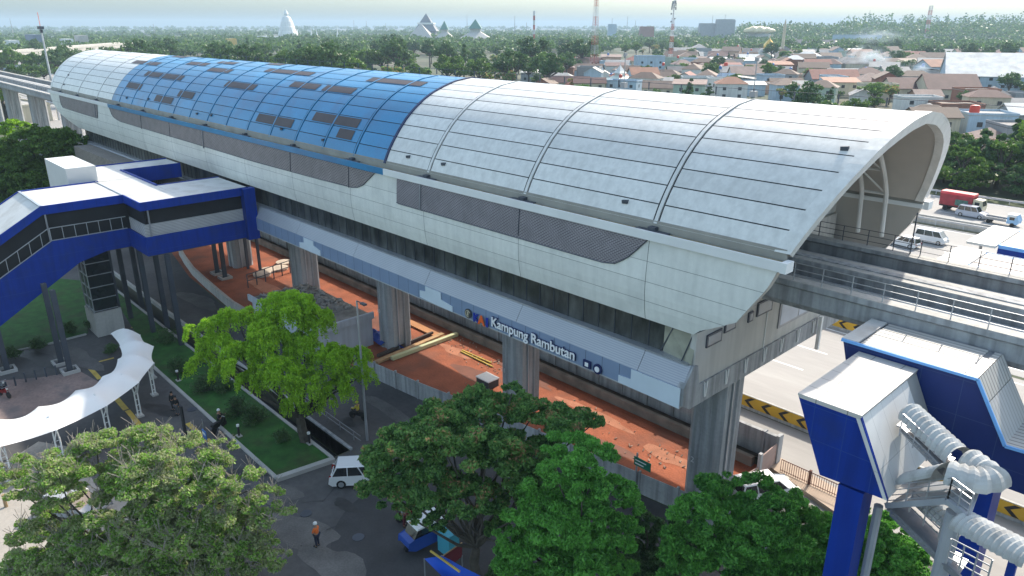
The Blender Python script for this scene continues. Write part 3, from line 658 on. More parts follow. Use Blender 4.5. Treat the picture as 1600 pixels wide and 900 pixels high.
# ================================================================ VIADUCT (two U-shaped girders)
def viaduct(x0, x1, label, z=15.75):
    t = thing('viaduct', label, 'viaduct', ((x0 + x1) / 2, YC, 0))
    for y0, y1 in ((40.15, 45.6), (45.7, 51.15)):
        out = [(y0, z), (y0, z - .3), (y0 + .22, z - .45), (y0 + .22, z - 1.35), (y0 + .55, z - 1.75), (y1 - .55, z - 1.75), (y1 - .22, z - 1.35), (y1 - .22, z - .45), (y1, z - .3), (y1, z), (y1 - .95, z), (y1 - .95, z - .25), (y1 - .6, z - .4), (y1 - .6, z - 1.4), (y0 + .6, z - 1.4), (y0 + .6, z - .4), (y0 + .95, z - .25), (y0 + .95, z)]
        MB().prism(out, 0, x0, x1).build('girder', M_CONC, t)
        MB().box(x0, y0 + .75, z - 1.4, x1, y1 - .75, z - 1.18).build('track_bed', M_TRACK, t)
        yc = (y0 + y1) / 2; mb = MB()
        for d in (-.72, .72): mb.box(x0, yc + d - .04, z - 1.18, x1, yc + d + .04, z - 1.0)
        mb.build('rail', M_STEEL, t)
        mb = MB().box(x0, yc + 1.35, z - 1.18, x1, yc + 1.5, z - .92); mb.build('power_rail', mat('cover_board', (.45, .46, .47), .6), t)
    MB().box(x0, 40.2, z, x1, 41.05, z + .04).box(x0, 44.7, z, x1, 46.6, z + .04).box(x0, 50.2, z, x1, 51.1, z + .04).build('walkway', M_CONCL, t)
    for y, sp, nr in ((40.4, 1.7, 3), (50.95, 1.7, 3)):
        mb = MB()
        for x in np.arange(x0 + .5, x1, sp): mb.bar((x, y, z), (x, y, z + 1.1), .05)
        for k in range(nr): mb.bar((x0, y, z + 1.1 - k * .38), (x1, y, z + 1.1 - k * .38), .035)
        mb.build('railing', M_RAIL if y < 45 else M_DSTEEL, t)
    mb = MB()
    for h in (.35, .45, .55): mb.tube([(x0, 41.5, z - .3 + h - .35), (x1, 41.5, z - .3 + h - .35)], .035, 5)
    mb.build('conduit', M_RAIL, t)
    mb = MB().box(x0, 45.3, z + .04, x1, 45.9, z + .1); mb.build('cable_trough', M_CONC, t)
    return t
vd = viaduct(-24, 40, 'concrete double track viaduct running out of the right end of the station')
MB().box(-4.0, 47.6, 14.5, -3.4, 47.9, 15.35).build('signal_box', M_WHITE, vd)
for x in (-12.5, -2.5): 
    mb = MB(); mb.bar((-15.6 if x == -12.5 else x, 50.9, 15.8), (-15.6 if x == -12.5 else x, 50.9, 18.6), .07); mb.build('signal_post', M_DSTEEL, vd)
viaduct(-420, XF(15) + 2, 'concrete double track viaduct leaving the far left end of the station')
KS = None
for i, x in enumerate((-178, -206, -234, -262, -290)): pier(x, 38.9, 42.3, 15.6, 'round shouldered pier under the far left viaduct, %s from the station' % ['first', 'second', 'third', 'fourth', 'fifth'][i], x1w=2.0)
KS = None
XV = Vector
def G(px, py): q = P(px, py, z=0.0); return float(q[0]), float(q[1])

# ================================================================ FOOTBRIDGE (blue, left)
fb = thing('covered_footbridge', 'royal blue covered footbridge with white roof joining the station on the left', 'footbridge', (-80, 20, 0))
ZR = 14.7; X1, X2, XB, XBB = -71.2, -75.9, -84.6, -94.3
mb = MB()
for (a, b, c, d) in ((X1 - .12, 20.5, XB + .1, 24.35), (-78.45, 24.37, X1 - .12, 30.75), (XB, 20.7, XBB + .1, 24.3), (-89.75, 24.32, XBB + .1, 30.9), (X2 - .12, 13.55, XB + .1, 20.45)):
    mb.box(min(a, c), b, ZR - .25, max(a, c), d, ZR - .04)
mb.build('roof', M_SHEETW, fb)
sl = .575; Y0 = 13.5; YE = -6
mb = MB().add([(X2 - .12, Y0, ZR - .04), (XB + .1, Y0, ZR - .04), (XB + .1, YE, ZR - .04 - (Y0 - YE) * sl), (X2 - .12, YE, ZR - .04 - (Y0 - YE) * sl)] + [(X2 - .12, Y0, ZR - .3), (XB + .1, Y0, ZR - .3), (XB + .1, YE, ZR - .3 - (Y0 - YE) * sl), (X2 - .12, YE, ZR - .3 - (Y0 - YE) * sl)], [(0, 1, 2, 3), (7, 6, 5, 4), (0, 3, 7, 4), (1, 5, 6, 2), (2, 6, 7, 3)])
mb.build('stair_roof', M_SHEETW, fb)
mb = MB(); mb.box(XB + .1, Y0 - .1, ZR - .03, X2 - .1, Y0 + .12, ZR + .05); mb.box(XB, 20.3, ZR - .03, X2, 20.42, ZR + .05); mb.split('roof_joint', M_RAIL, fb)
# fascia boards
mb = MB(); fz = .78
mb.box(X1 - .12, 20.35, ZR - fz, X1, 30.75, ZR + .02)
mb.box(X2, 20.35, ZR - fz, X1 - .12, 20.47, ZR + .02)
mb.box(X2 - .12, 13.5, ZR - fz, X2, 20.35, ZR + .02)
mb.add([(X2, Y0, ZR + .02), (X2, YE, ZR + .02 - (Y0 - YE) * sl), (X2, YE, ZR - fz - .25 - (Y0 - YE) * sl), (X2, Y0, ZR - fz)] + [(X2 - .12, Y0, ZR + .02), (X2 - .12, YE, ZR + .02 - (Y0 - YE) * sl), (X2 - .12, YE, ZR - fz - .25 - (Y0 - YE) * sl), (X2 - .12, Y0, ZR - fz)], [(0, 1, 2, 3), (7, 6, 5, 4), (0, 4, 5, 1), (3, 2, 6, 7)])
mb.box(XB, Y0, ZR - fz, XB + .1, 20.6, ZR + .08)
mb.add([(XB, Y0, ZR + .08), (XB, YE, ZR + .08 - (Y0 - YE) * sl), (XB, YE, ZR - fz - (Y0 - YE) * sl), (XB, Y0, ZR - fz)] + [(XB + .1, Y0, ZR + .08), (XB + .1, YE, ZR + .08 - (Y0 - YE) * sl), (XB + .1, YE, ZR - fz - (Y0 - YE) * sl), (XB + .1, Y0, ZR - fz)], [(3, 2, 1, 0), (4, 5, 6, 7), (0, 1, 5, 4), (2, 3, 7, 6)])
mb.box(XBB, 20.6, ZR - fz, XBB + .1, 30.9, ZR + .08)
mb.box(-89.85, 24.3, ZR - 1.6, -89.7, 30.9, ZR + .05); mb.box(-89.7, 24.3, ZR - .8, -78.45, 24.45, ZR + .12); mb.box(-78.6, 24.45, ZR - 1.6, -78.45, 30.8, ZR + .03)
mb.build('fascia', M_BLUE, fb)
# dark glazed sides
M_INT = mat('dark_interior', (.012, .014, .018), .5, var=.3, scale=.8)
mb = MB()
mb.box(X1 - .5, 20.9, 11.3, X1 - .4, 30.4, ZR - .3); mb.box(X2 - .5, 20.75, 11.3, X1 - .5, 20.85, ZR - .3)
mb.box(X2 - .6, 13.5, 10.9, X2 - .5, 20.8, ZR - .3)
mb.add([(X2 - .5, Y0, ZR - .3), (X2 - .5, YE, ZR - .3 - (Y0 - YE) * sl), (X2 - .5, YE, 10.2 - (Y0 - YE) * sl), (X2 - .5, Y0, 10.9)], [(0, 1, 2, 3)])
mb.box(-89.9, 24.5, 9.8, -78.5, 24.6, ZR - .8); mb.box(XBB + .2, 20.7, 9.8, XBB + .3, 30.8, ZR - .5)
mb.build('glazed_side', M_INT, fb)
# deck and lower cladding
mb = MB()
mb.box(X1 - .15, 20.35, 9.6, X1, 30.9, 11.4); mb.box(X2, 20.35, 9.6, X1 - .15, 20.5, 11.4)
mb.add([(X2, 20.35, 11.4), (X2, Y0 + .3, 11.4), (X2, YE, 11.4 - (Y0 + .3 - YE) * sl), (X2, YE, 8.96 - (15.67 - YE) * .61), (X2, 15.67, 8.96), (X2, 18.2, 9.6), (X2, 20.35, 9.6)] +
       [(X2 - .2, 20.35, 11.4), (X2 - .2, Y0 + .3, 11.4), (X2 - .2, YE, 11.4 - (Y0 + .3 - YE) * sl), (X2 - .2, YE, 8.96 - (15.67 - YE) * .61), (X2 - .2, 15.67, 8.96), (X2 - .2, 18.2, 9.6), (X2 - .2, 20.35, 9.6)], [(0, 1, 2, 3, 4, 5, 6), (13, 12, 11, 10, 9, 8, 7), (0, 7, 8, 1), (1, 8, 9, 2), (3, 10, 11, 4), (4, 11, 12, 5), (5, 12, 13, 6)])
mb.box(XBB, 20.6, 9.6, XBB + .15, 30.9, 11.4)
mb.split('side_cladding', M_BLUEX, fb)
mb = MB(); mb.box(XBB + .15, 20.5, 9.5, X1 - .15, 30.9, 9.9); mb.box(XB, 15.5, 9.5, X2 - .2, 20.5, 9.9)
mb.add([(X2 - .2, 15.6, 9.4), (XB, 15.6, 9.4), (XB, YE, 9.4 - (15.6 - YE) * .6), (X2 - .2, YE, 9.4 - (15.6 - YE) * .6), (X2 - .2, 15.6, 9.1), (XB, 15.6, 9.1), (XB, YE, 9.1 - (15.6 - YE) * .6), (X2 - .2, YE, 9.1 - (15.6 - YE) * .6)], [(0, 1, 2, 3), (7, 6, 5, 4)])
mb.build('deck', mat('dark_deck', (.09, .095, .10), .8), fb)
MB().box(X1 - .34, 20.6, 11.38, X1 - .24, 30.2, 12.55).box(X2 + .1, 20.56, 11.38, X1 - .3, 20.66, 12.55).build('mesh_parapet', mat('silver_mesh', (.50, .50, .50), .5, metal=.2, mod=mesh_mod(2.2, 3.5, (.26, .26, .27))), fb)
mb = MB(); xh = X2 - .08
mb.bar((xh, 20.3, 12.6), (xh, Y0 + .2, 12.6), .07); mb.bar((xh, Y0 + .2, 12.6), (xh, YE, 12.6 - (Y0 + .2 - YE) * sl), .07)
mb.bar((xh, 20.3, 11.45), (xh, Y0 + .3, 11.45), .07); mb.bar((xh, Y0 + .3, 11.45), (xh, YE, 11.45 - (Y0 + .3 - YE) * sl), .07)
for y in np.arange(Y0 + .3, 20.3, 1.02): mb.bar((xh, y, 11.4), (xh, y, 12.6), .05)
for y in np.arange(YE, Y0, 1.0): z = 12.6 - (Y0 + .2 - y) * sl; mb.bar((xh, y, z - 1.15), (xh, y, z), .05)
mb.build('handrail', M_RAIL, fb)
mb = MB(); mb.bar((xh, Y0 + .2, 11.4), (xh, Y0 + .2, 14.0), .12); mb.bar((X1 - .1, 21.0, 11.4), (X1 - .1, 21.0, 14.0), .12); mb.bar((X1 - .1, 30.4, 9.6), (X1 - .1, 30.4, 14.0), .3); mb.split('post', M_STEEL, fb)
MB().box(-71.5, 30.0, 9.4, -70.7, 31.2, ZR - .05).build('portal_frame', M_BLUE, fb)
t0 = MB(); c3 = P(100, 285, z=ZR)
t0.box(-94.2, 18.1, ZR - 2.5, -85.6, 20.9, ZR + 1.5); t0.build('lift_motor_room', M_CLADW, fb)
# columns
def post(px, py, zt, w=.42, base=True):
    x, y = G(px, py); m = MB(); m.box(x - w / 2, y - w / 2, 0, x - w / 2 + .1, y + w / 2, zt); m.box(x + w / 2 - .1, y - w / 2, 0, x + w / 2, y + w / 2, zt); m.box(x - w / 2 + .1, y - .05, 0, x + w / 2 - .1, y + .05, zt)
    m.build('column', M_DSTEEL, fb)
    if base: MB().box(x - .7, y - .7, 0, x + .7, y - .5, .3).box(x - .7, y + .5, 0, x + .7, y + .7, .3).box(x - .7, y - .5, 0, x - .5, y + .5, .3).box(x + .5, y - .5, 0, x + .7, y + .5, .3).build('column_plinth', M_KERB, fb)
for px, py, zt in ((110, 581, 8.0), (96, 568, 8.0), (12, 580, 4.8), (284, 540, 9.5), (262, 512, 9.5), (240, 520, 9.5), (205, 498, 9.5), (191, 515, 9.5), (222, 480, 9.5), (340, 428, 9.5), (352, 435, 9.5)): post(px, py, zt, base=py > 560 or px > 330)
for px, py in ((407, 425), (388, 420)): post(px, py, 9.5, w=.3, base=False)
# glass lift shaft under the bridge with a rendered base
lf = thing('lift_shaft', 'dark glazed lift shaft on a grey rendered base under the footbridge', 'lift', (*G(165, 522), 0))
x, y = G(150, 524); x2, y2 = G(185, 512)
MB().box(x - 2.4, y, 0, x + .8, y + 2.6, 2.6).build('rendered_base', M_CONCL, lf)
MB().box(x - 2.2, y + .2, 2.6, x + .6, y + 2.4, 9.5).build('glass_shaft', M_DARKGL, lf)
mb = MB()
for zz in np.arange(2.7, 9.4, 1.25): mb.box(x - 2.25, y + .12, zz, x + .66, y + .2, zz + .07); mb.box(x + .6, y + .12, zz, x + .68, y + 2.4, zz + .07)
for dx in (-2.25, -.8, .58): mb.box(x + dx, y + .1, 2.6, x + dx + .08, y + .18, 9.5)
mb.build('shaft_frame', M_RAIL, lf)

# ================================================================ RIGHT: lift hall, stair hall and tunnels
YL, YH = 26.5, 32.4
def XZ(px, py, y): q = P(px, py, y=y); return (float(q[0]), float(q[2]))
lt = thing('lift_hall', 'blue fronted lift hall with slanted white cladding right of the station', 'building', (-8, 29.5, 0))
A, B, Cc, D = XZ(1247, 617, YL), XZ(1345, 650, YL), XZ(1386, 782, YL), XZ(1281, 742, YL)
A = (A[0], 16.0); B = (B[0], 16.0)
MB().prism([A, B, Cc, D], 1, YL, YL + .15).build('front_cladding', M_BLUEX, lt)
MB().prism([A, D, (D[0] + .12, D[1]), (A[0] + .12, A[1])], 1, YL + .15, YH - .1).build('side_cladding', M_BLUEX, lt)
grid = mat('white_cladding_joints', (.62, .62, .60), .5, var=.04, dirt=(.45, .44, .41), dirtamt=.4, dirtscale=.8, mod=grid_mod(1, .95, 2, .5, (.40, .40, .39), .02, .012))
gridt = mat('white_roof_joints', (.50, .48, .45), .5, var=.05, dirt=(.45, .42, .38), dirtamt=.5, dirtscale=.7, mod=grid_mod(1, .95, 0, .8, (.22, .21, .20), .035, .035))
MB().prism([A, (A[0], A[1] + .08), (B[0] + .05, B[1] + .08), (B[0], B[1] - .1), (A[0] + .1, A[1] - .1)], 1, YL - .03, YH - .1).build('roof', gridt, lt)
MB().prism([(B[0] - .15, B[1] - .1), (B[0] + .01, B[1] - .1), Cc, (Cc[0] - .15, Cc[1])], 1, YL - .02, YH - 1.2).build('slanted_cladding', grid, lt)
MB().prism([(B[0] - .15, B[1] - .1), (B[0] - .02, B[1] - .1), (Cc[0] - .1, Cc[1]), (Cc[0] - .25, Cc[1])], 1, YH - 1.2, YH - .1).build('set_back_cladding', mat('grey_cladding', (.30, .30, .29), .6), lt)
MB().prism([D, Cc, (Cc[0] - .1, Cc[1] + .15), (D[0], D[1] + .15)], 1, YL + .15, YH - .2).build('underside', M_DSTEEL, lt)
MB().prism([(XZ(1309, 754, YL)[0], D[1] - .1), (XZ(1349, 766, YL)[0], D[1] - .1), (XZ(1349, 766, YL)[0], 0), (XZ(1309, 754, YL)[0], 0)], 1, YL + .1, YL + 1.2).build('column', M_BLUE, lt)
# stair hall behind
sh = thing('stair_hall', 'large dark blue stair hall with ribbed white roof under the edge of the viaduct', 'building', (-7, 34, 0))
Hh = [XZ(1317, 530, YH), XZ(1530, 590, YH), XZ(1572, 695, YH), XZ(1720, 738, YH)]
z0 = (Hh[0][1] + Hh[1][1]) / 2; Hh[0] = (Hh[0][0], z0); Hh[1] = (Hh[1][0], z0)
low = [XZ(1720, 830, YH), XZ(1560, 800, YH), XZ(1527, 800, YH), XZ(1480, 770, YH), XZ(1345, 690, YH)]
zb = XZ(1527, 735, YH)[1]
poly = [Hh[0], Hh[1], Hh[2], Hh[3], (Hh[3][0], zb - .3), (XZ(1500, 735, YH)[0], zb - .3), (Hh[0][0] + 1.2, zb - .3)]
MB().prism(poly, 1, YH, YH + .15).build('front_cladding', mat('navy_panel_cladding', (.004, .022, .14), .4, spec=.5, mod=grid_mod(0, .62, 2, .62, (.03, .06, .17), .018, .018)), sh)
rib = mat('ribbed_white_sheet', (.50, .49, .46), .5, var=.05, mod=stripes_mod(1, 3.2, (.22, .21, .20), .25), dirt=(.48, .44, .38), dirtamt=.5)
ribx = mat('ribbed_grey_sheet', (.50, .50, .49), .5, var=.05, mod=stripes_mod(1, 3.2, (.34, .33, .32), .2))
def strip(pa, pb, m, name, d=.1, y0=YH - .12, y1=YH + 3.2):
    MB().prism([pa, pb, (pb[0], pb[1] - d), (pa[0], pa[1] - d)], 1, y0, y1).build(name, m, sh)
fx = XZ(1342, 538, YH)[0]; gx = XZ(1508, 583, YH)[0]
strip((Hh[0][0], z0 + .1), (fx, z0 + .1), M_SHEETW, 'roof_end_panel'); strip((fx + .12, z0 + .08), (gx, z0 + .08), rib, 'ribbed_roof'); strip((fx, z0 + .02), (fx + .12, z0 + .02), M_DSTEEL, 'roof_gap'); strip((gx, z0 + .03), (gx + .25, z0 + .03), M_STEEL, 'roof_gap')
strip((gx + .25, z0 + .08), (Hh[1][0], z0 + .08), rib, 'ribbed_roof')
mid = (Hh[1][0] * .65 + Hh[2][0] * .35, Hh[1][1] * .65 + Hh[2][1] * .35)
strip((Hh[1][0] + .03, Hh[1][1] + .08), (mid[0] + .03, mid[1] + .05), rib, 'sloping_roof'); strip((mid[0] + .05, mid[1]), (Hh[2][0] + .03, Hh[2][1] + .05), ribx, 'sloping_roof')
strip((Hh[2][0], Hh[2][1] + .08), (Hh[3][0], Hh[3][1] + .08), rib, 'low_roof')
mb = MB(); lb = mat('light_blue_trim', (.18, .42, .80), .4)
for a, b in zip(Hh, Hh[1:]): mb.bar((a[0], YH - .15, a[1]), (b[0], YH - .15, b[1]), .09, .13)
mb.build('edge_trim', lb, sh)
MB().box(XZ(1500, 735, YH)[0], YH + .2, 0, XZ(1560, 735, YH)[0], YH + 2, zb + .3).build('column', M_BLUE, sh)
MB().prism([(p[0], p[1]) for p in poly], 1, YH + 3.0, YH + 3.1).build('rear_cladding', M_BLUEX, sh)
# corrugated stair tunnels (half barrels) with decks and railings
M_CORR = mat('corrugated_white_plastic', (.42, .43, .42), .45, var=.06, dirt=(.27, .265, .25), dirtamt=.7, dirtscale=1.4)
def tunnel(path, r, parent, arc=(0, math.pi), pitch=.13, name='barrel_canopy', amp=.035):
    mb = MB(); pts = []; path = [Vector(p) for p in path]
    for a, b in zip(path, path[1:]):
        n = max(2, int((b - a).length / pitch))
        for i in range(n): pts.append(a.lerp(b, i / n))
    pts.append(path[-1]); vs = []; m = 13
    for i, p in enumerate(pts):
        j0 = max(0, i - 3); j1 = min(len(pts) - 1, i + 3); d = (pts[j1] - pts[j0]); hd = Vector((d.x, d.y, 0)).normalized(); sd = Vector((hd.y, -hd.x, 0)); rr = r + (amp if i % 2 else -amp)
        for k in range(m):
            t = arc[0] + (arc[1] - arc[0]) * k / (m - 1); vs.append(p + sd * math.cos(t) * rr + Vector((0, 0, 1)) * math.sin(t) * rr * 1.15)
    mb.add(vs, [(i * m + k, i * m + k + 1, (i + 1) * m + k + 1, (i + 1) * m + k) for i in range(len(pts) - 1) for k in range(m - 1)]); return mb.build(name, M_CORR, parent)
ts = thing('covered_stair', 'grey steel stair with corrugated white barrel canopies beside the lift hall', 'stair', (-5, 28, 0))
YT = 28.6
q = lambda px, py, y=YT: P(px, py, y=y)
a = q(1420, 650, 29.2); b = q(1498, 722, 27.6)
c1 = P(1435, 752, y=27.2); c2 = P(1478, 745, y=26.6); 
tunnel([a, b], .52, ts)
tunnel([P(1415, 758, y=28.0), c2], .5, ts)
# rounded corner landing canopy
cc = P(1506, 745, y=27.2); 
tunnel([c2, c2 + (np.array([.9, .1, .05])), c2 + np.array([1.25, .65, .1]), b + np.array([.25, .1, 0])], .55, ts)
t3a = P(1475, 778, y=26.2); t3b = P(1505, 838, y=25.2)
tunnel([P(1440, 790, y=28.0), P(1512, 852, y=26.5)], .5, ts, arc=(.35, math.pi - .2))
tunnel([P(1502, 822, y=25.8), P(1620, 885, y=24.0)], .54, ts)
mb = MB(); L1 = P(1385, 790, y=27.6); L2 = P(1480, 783, y=26.0); L3 = P(1512, 808, y=25.6); L4 = P(1532, 752, y=27.4)
mb.bar(L1, L2, .14, .22); mb.bar(L2, L3, .14, .22); mb.bar(L3, L4, .14, .22)
mb.slab([tuple(L1), tuple(L2), tuple(L3), tuple(L4), tuple(P(1440, 752, y=29))], .12)
mb.build('landing', mat('pale_steel', (.36, .38, .41), .5, metal=.2), ts)
mb = MB()
def railrun(a, b, hgt=.95, n=4, k=3):
    a = Vector(a); b = Vector(b); up = Vector((0, 0, 1))
    mb = MB()
    for j in range(k): mb.bar(a + up * hgt * (j + 1) / k, b + up * hgt * (j + 1) / k, .035)
    for i in range(n + 1): p_ = a.lerp(b, i / n); mb.bar(p_, p_ + up * hgt, .045)
    mb.build('railing', M_RAIL, ts)
railrun(L1, L2, n=3, k=4); railrun(L2, L3, n=2, k=4)
railrun(P(1405, 680, y=28.6), P(1470, 742, y=27.4), n=3, k=5)
railrun(P(1420, 800, y=27.5), P(1490, 868, y=26.0), n=3, k=4)
railrun(P(1478, 880, y=23.5), P(1540, 915, y=22.5), n=3, k=4)
for (a_, b_) in ((P(1392, 800, y=27.6), P(1500, 905, y=25.6)), (P(1408, 668, y=28.8), P(1476, 738, y=27.2))):
    mb = MB(); mb.bar(a_, b_, .1, .3)
    A_ = Vector(a_); B_ = Vector(b_)
    for i in range(12): p_ = A_.lerp(B_, i / 12); mb.cbox((p_.x, p_.y + .5, p_.z), .34, 1.1, .06)
    mb.build('stair_flight', M_STEEL, ts)
p1 = P(1492, 800, y=26.2); mb = MB().tube([(p1[0], p1[1], 0), tuple(p1)], .28, 12); mb.build('column', MATS['pale_steel'], ts)
p1 = P(1373, 790, y=27.9); MB().tube([(p1[0], p1[1], 0), tuple(p1)], .18, 8).build('column', MATS['pale_steel'], ts)
p1 = P(1585, 868, y=25); MB().box(p1[0] - .12, 25, 0, p1[0] + .12, 25.3, p1[2]).build('column', M_BLUE, ts)

# ================================================================ WALLS AND FENCES
wl = thing('retaining_wall', 'long weathered concrete retaining wall between red earth and motorway', 'wall', (-70, 46, 0))
xw = G(1198, 735)[0]
MB().box(-160, 45.2, 0, xw, 45.5, 2.3).build('wall_panel', M_CONC, wl)
mb = MB()
for x in np.arange(-120, xw + .1, 2.6): mb.box(x - .12, 45.08, 0, x + .12, 45.55, 2.4)
mb.build('wall_post', M_CONC, wl)
MB().box(-160, 43.75, 0, xw - 1, 44.15, .75).build('drain_edge', mat('mossy_concrete', (.22, .20, .17), .9, var=.3, scale=.8), wl)
MB().add([(-160, 44.15, .7), (xw - 1, 44.15, .7), (xw - 1, 45.2, .35), (-160, 45.2, .35)], [(0, 1, 2, 3)]).build('drain_bank', mat('dark_bank', (.05, .045, .035), .95, var=.4, scale=2), wl)
pf = thing('panel_fence', 'low precast concrete panel fence between service road and red earth', 'fence', (-40, 33, 0))
fpts = [(-54.5, 31.6), (-46, 32.5), (-39, 33.6), (-22.0, 35.7), (-14, 36.6)]
mb = MB(); mp = MB()
for a, b in zip(fpts, fpts[1:]):
    n = max(1, int(math.dist(a, b) / 2.5))
    for i in range(n):
        x0, y0 = a[0] + (b[0] - a[0]) * i / n, a[1] + (b[1] - a[1]) * i / n; x1, y1 = a[0] + (b[0] - a[0]) * (i + 1) / n, a[1] + (b[1] - a[1]) * (i + 1) / n
        for k in range(4): mb.bar((x0, y0, .2 + k * .4), (x1, y1, .2 + k * .4), .06, .385)
        mp.box(x0 - .07, y0 - .1, 0, x0 + .07, y0 + .1, 1.75)
mb.build('panel', M_CONC, pf); mp.build('fence_post', M_CONC, pf)
cf = thing('corner_fence', 'pinkish concrete panel fence turning the corner by the wall end', 'fence', (xw, 42, 0))
mb = MB(); a = G(1198, 742); b = G(1160, 760)
for k in range(4): mb.bar((xw + .1, 45.1, .25 + k * .48), (xw + .2, 42.6, .25 + k * .48), .08, .46); mb.bar((xw + .2, 42.5, .15 + k * .3), (xw - .2, 38.5, .15 + k * .3), .07, .28)
mb.build('panel', mat('pink_concrete', (.36, .26, .23), .85, var=.1), cf)
mb = MB(); mb.box(xw, 45.0, 0, xw + .25, 45.6, 2.5); mb.box(xw + .08, 42.4, 0, xw + .3, 42.7, 2.2); mb.split('fence_post', M_CONC, cf)
# white channel wall and edges
cw = thing('channel_wall', 'pale concrete wall along the drainage channel by the service road', 'wall', (-70, 24, 0))
MB().box(-120, 23.95, -1.2, -50, 24.2, .45).build('wall_panel', M_CONCL, cw)
MB().box(-50, 23.9, -1.2, -42.9, 24.1, .2).build('kerb_edge', M_CONC, cw)
mb = MB()
for x in np.arange(-62, -43, 2.0): mb.bar((x, 24.9, 0), (x, 24.9, .8), .06)
for z in (.4, .8): mb.bar((-62, 24.9, z), (-43, 24.9, z), .05)
mb.build('guard_rail', M_STEEL, cw)
cu = thing('curved_wall', 'low curved concrete wall at the edge of the red earth behind the footbridge', 'wall', (-90, 31, 0))
mb = MB(); cp = [G(*p) for p in ((282, 398), (290, 412), (303, 430), (322, 448), (345, 468), (365, 485), (390, 500))]
for a, b in zip(cp, cp[1:]): mb.bar((*a, .55), (*b, .55), .35, 1.1)
mb.build('wall_panel', M_CONCL, cu)
# white edge wall left of channel
# chevron barriers
M_CHY = mat('chevron_yellow', (.55, .33, .03), .6, var=.15, dirt=(.3, .2, .06), dirtamt=.5)
def chevron(x0, x1, y, label, h=1.15, flip=False):
    t = thing('chevron_barrier', label, 'barrier', ((x0 + x1) / 2, y, 0), group='yellow and black chevron barriers')
    MB().box(x0, y, 0, x1, y + .35, .25).box(x0, y + .12, .25, x1, y + .3, h).build('base', M_CONC, t)
    MB().box(x0, y + .04, .22, x1, y + .12, h).build('yellow_board', M_CHY, t)
    mb = MB()
    for x in np.arange(x0 + .4, x1 - .9, 1.5):
        zm = (h + .25) / 2 + .02; z0, z1 = .27, h - .03
        for zz in (z0, z1): mb.add([(x, y + .036, zm), (x + .38, y + .036, zm), (x + .95, y + .036, zz), (x + .55, y + .036, zz)], [(0, 1, 2, 3) if zz == z0 else (3, 2, 1, 0)])
    mb.split('chevron_mark', M_BLK, t)
    mb = MB().box(x0, y + .1, h, x1, y + .32, h + .06); mb.build('cap', M_CONCL, t)
chevron(-34, -14.3, 51.2, 'yellow and black chevron barrier at the near edge of the motorway by the lift hall')
chevron(-13.5, 6, 50.4, 'yellow and black chevron barrier half hidden behind the stair hall')
chevron(-34.5, -22, 73.6, 'yellow and black chevron barrier beyond the near carriageway under the viaduct')
mb = MB()
t = thing('median_rail', 'pale concrete and steel median rail between the far carriageways', 'guardrail', (-20, 127, 0))
MB().box(-200, 126.9, 0, 120, 127.2, .8).box(-200, 129.6, 0, 120, 129.9, .8).build('barrier', M_CONCL, t)
for x in np.arange(-100, 60, 4): mb.box(x, 126.6, 0, x + .12, 126.7, 1.1)
mb.bar((-200, 126.6, 1.0), (120, 126.6, 1.0), .08, .3); mb.build('rail', M_RAIL, t)
MB().box(-200, 128.0, .1, 120, 128.9, .4).build('planter', MATS['mossy_concrete'], t)
t = thing('guardrail', 'steel guardrail along the far edge of the motorway under the trees', 'guardrail', (-20, 151.5, 0)); mb = MB(); mb.bar((-200, 151.5, .8), (120, 151.5, .8), .08, .35)
for x in np.arange(-100, 40, 4): mb.box(x, 151.5, 0, x + .12, 151.62, .9)
mb.build('rail', M_RAIL, t)
# gate railing with its platform by the lift hall
t = thing('iron_railing', 'rusty iron railing on a pale slab beside the lift hall', 'railing', (*G(1265, 745), 0))
r0 = P(1219, 736, z=.3); r1 = P(1311, 778, z=.3)
MB().slab([tuple(P(1200, 727, z=.3)), tuple(P(1220, 715, z=.3)), tuple(P(1330, 775, z=.3)), tuple(P(1322, 812, z=.3))], .3).build('slab', mat('worn_slab', (.40, .31, .24), .85, var=.15), t)
mb = MB(); r0 = Vector(r0); r1 = Vector(r1)
for i in range(27): p_ = r0.lerp(r1, i / 26); mb.bar(p_, p_ + Vector((0, 0, .95)), .03)
mb.bar(r0 + Vector((0, 0, .95)), r1 + Vector((0, 0, .95)), .05); mb.bar(r0 + Vector((0, 0, .12)), r1 + Vector((0, 0, .12)), .04); mb.bar(r0.lerp(r1, .5), r0.lerp(r1, .5) + Vector((0, 0, 1.1)), .16)
mb.build('bars', mat('rusty_iron', (.12, .05, .035), .8), t)

# flat-roofed white building by pier
wb = thing('flat_roof_building', 'low white building with rubble strewn flat roof beside the pier', 'building', (-62, 35, 0))
q0 = P(500, 478, z=3.2); q1 = P(588, 453, z=3.2)
bx0 = -71.0; bx1 = -58.2; by0 = 29.6
MB().box(bx0, by0, 0, bx1, 36.0, 3.0).build('wall', mat('blue_white_wall', (.50, .54, .60), .8, var=.05, streak=.1), wb)
MB().box(bx0 - .2, by0 - .2, 3.0, bx1 + .2, 36.1, 3.15).build('roof', mat('rubble_roof', (.20, .195, .18), .95, var=.35, scale=1.0, fine=.25, dirt=(.34, .33, .31), dirtamt=.8, dirtscale=.6), wb)
mb = MB(); mb.box(bx0 - .3, by0 - .3, 2.9, bx1 + .3, by0 - .1, 3.55); mb.box(bx1 + .05, by0 - .1, 2.9, bx1 + .3, 36.1, 3.55); mb.build('parapet', MATS['blue_white_wall'], wb)
rubble = MB()
for i in range(260):
    x, y = rnd.uniform(bx0, bx1 - 3), rnd.uniform(30.5, 35.8); a = rnd.uniform(0, 3); l = rnd.uniform(.15, .6); rubble.bar((x, y, 3.2 + rnd.uniform(0, .15)), (x + l * math.cos(a), y + l * math.sin(a), 3.2 + rnd.uniform(0, .2)), rnd.uniform(.05, .2))
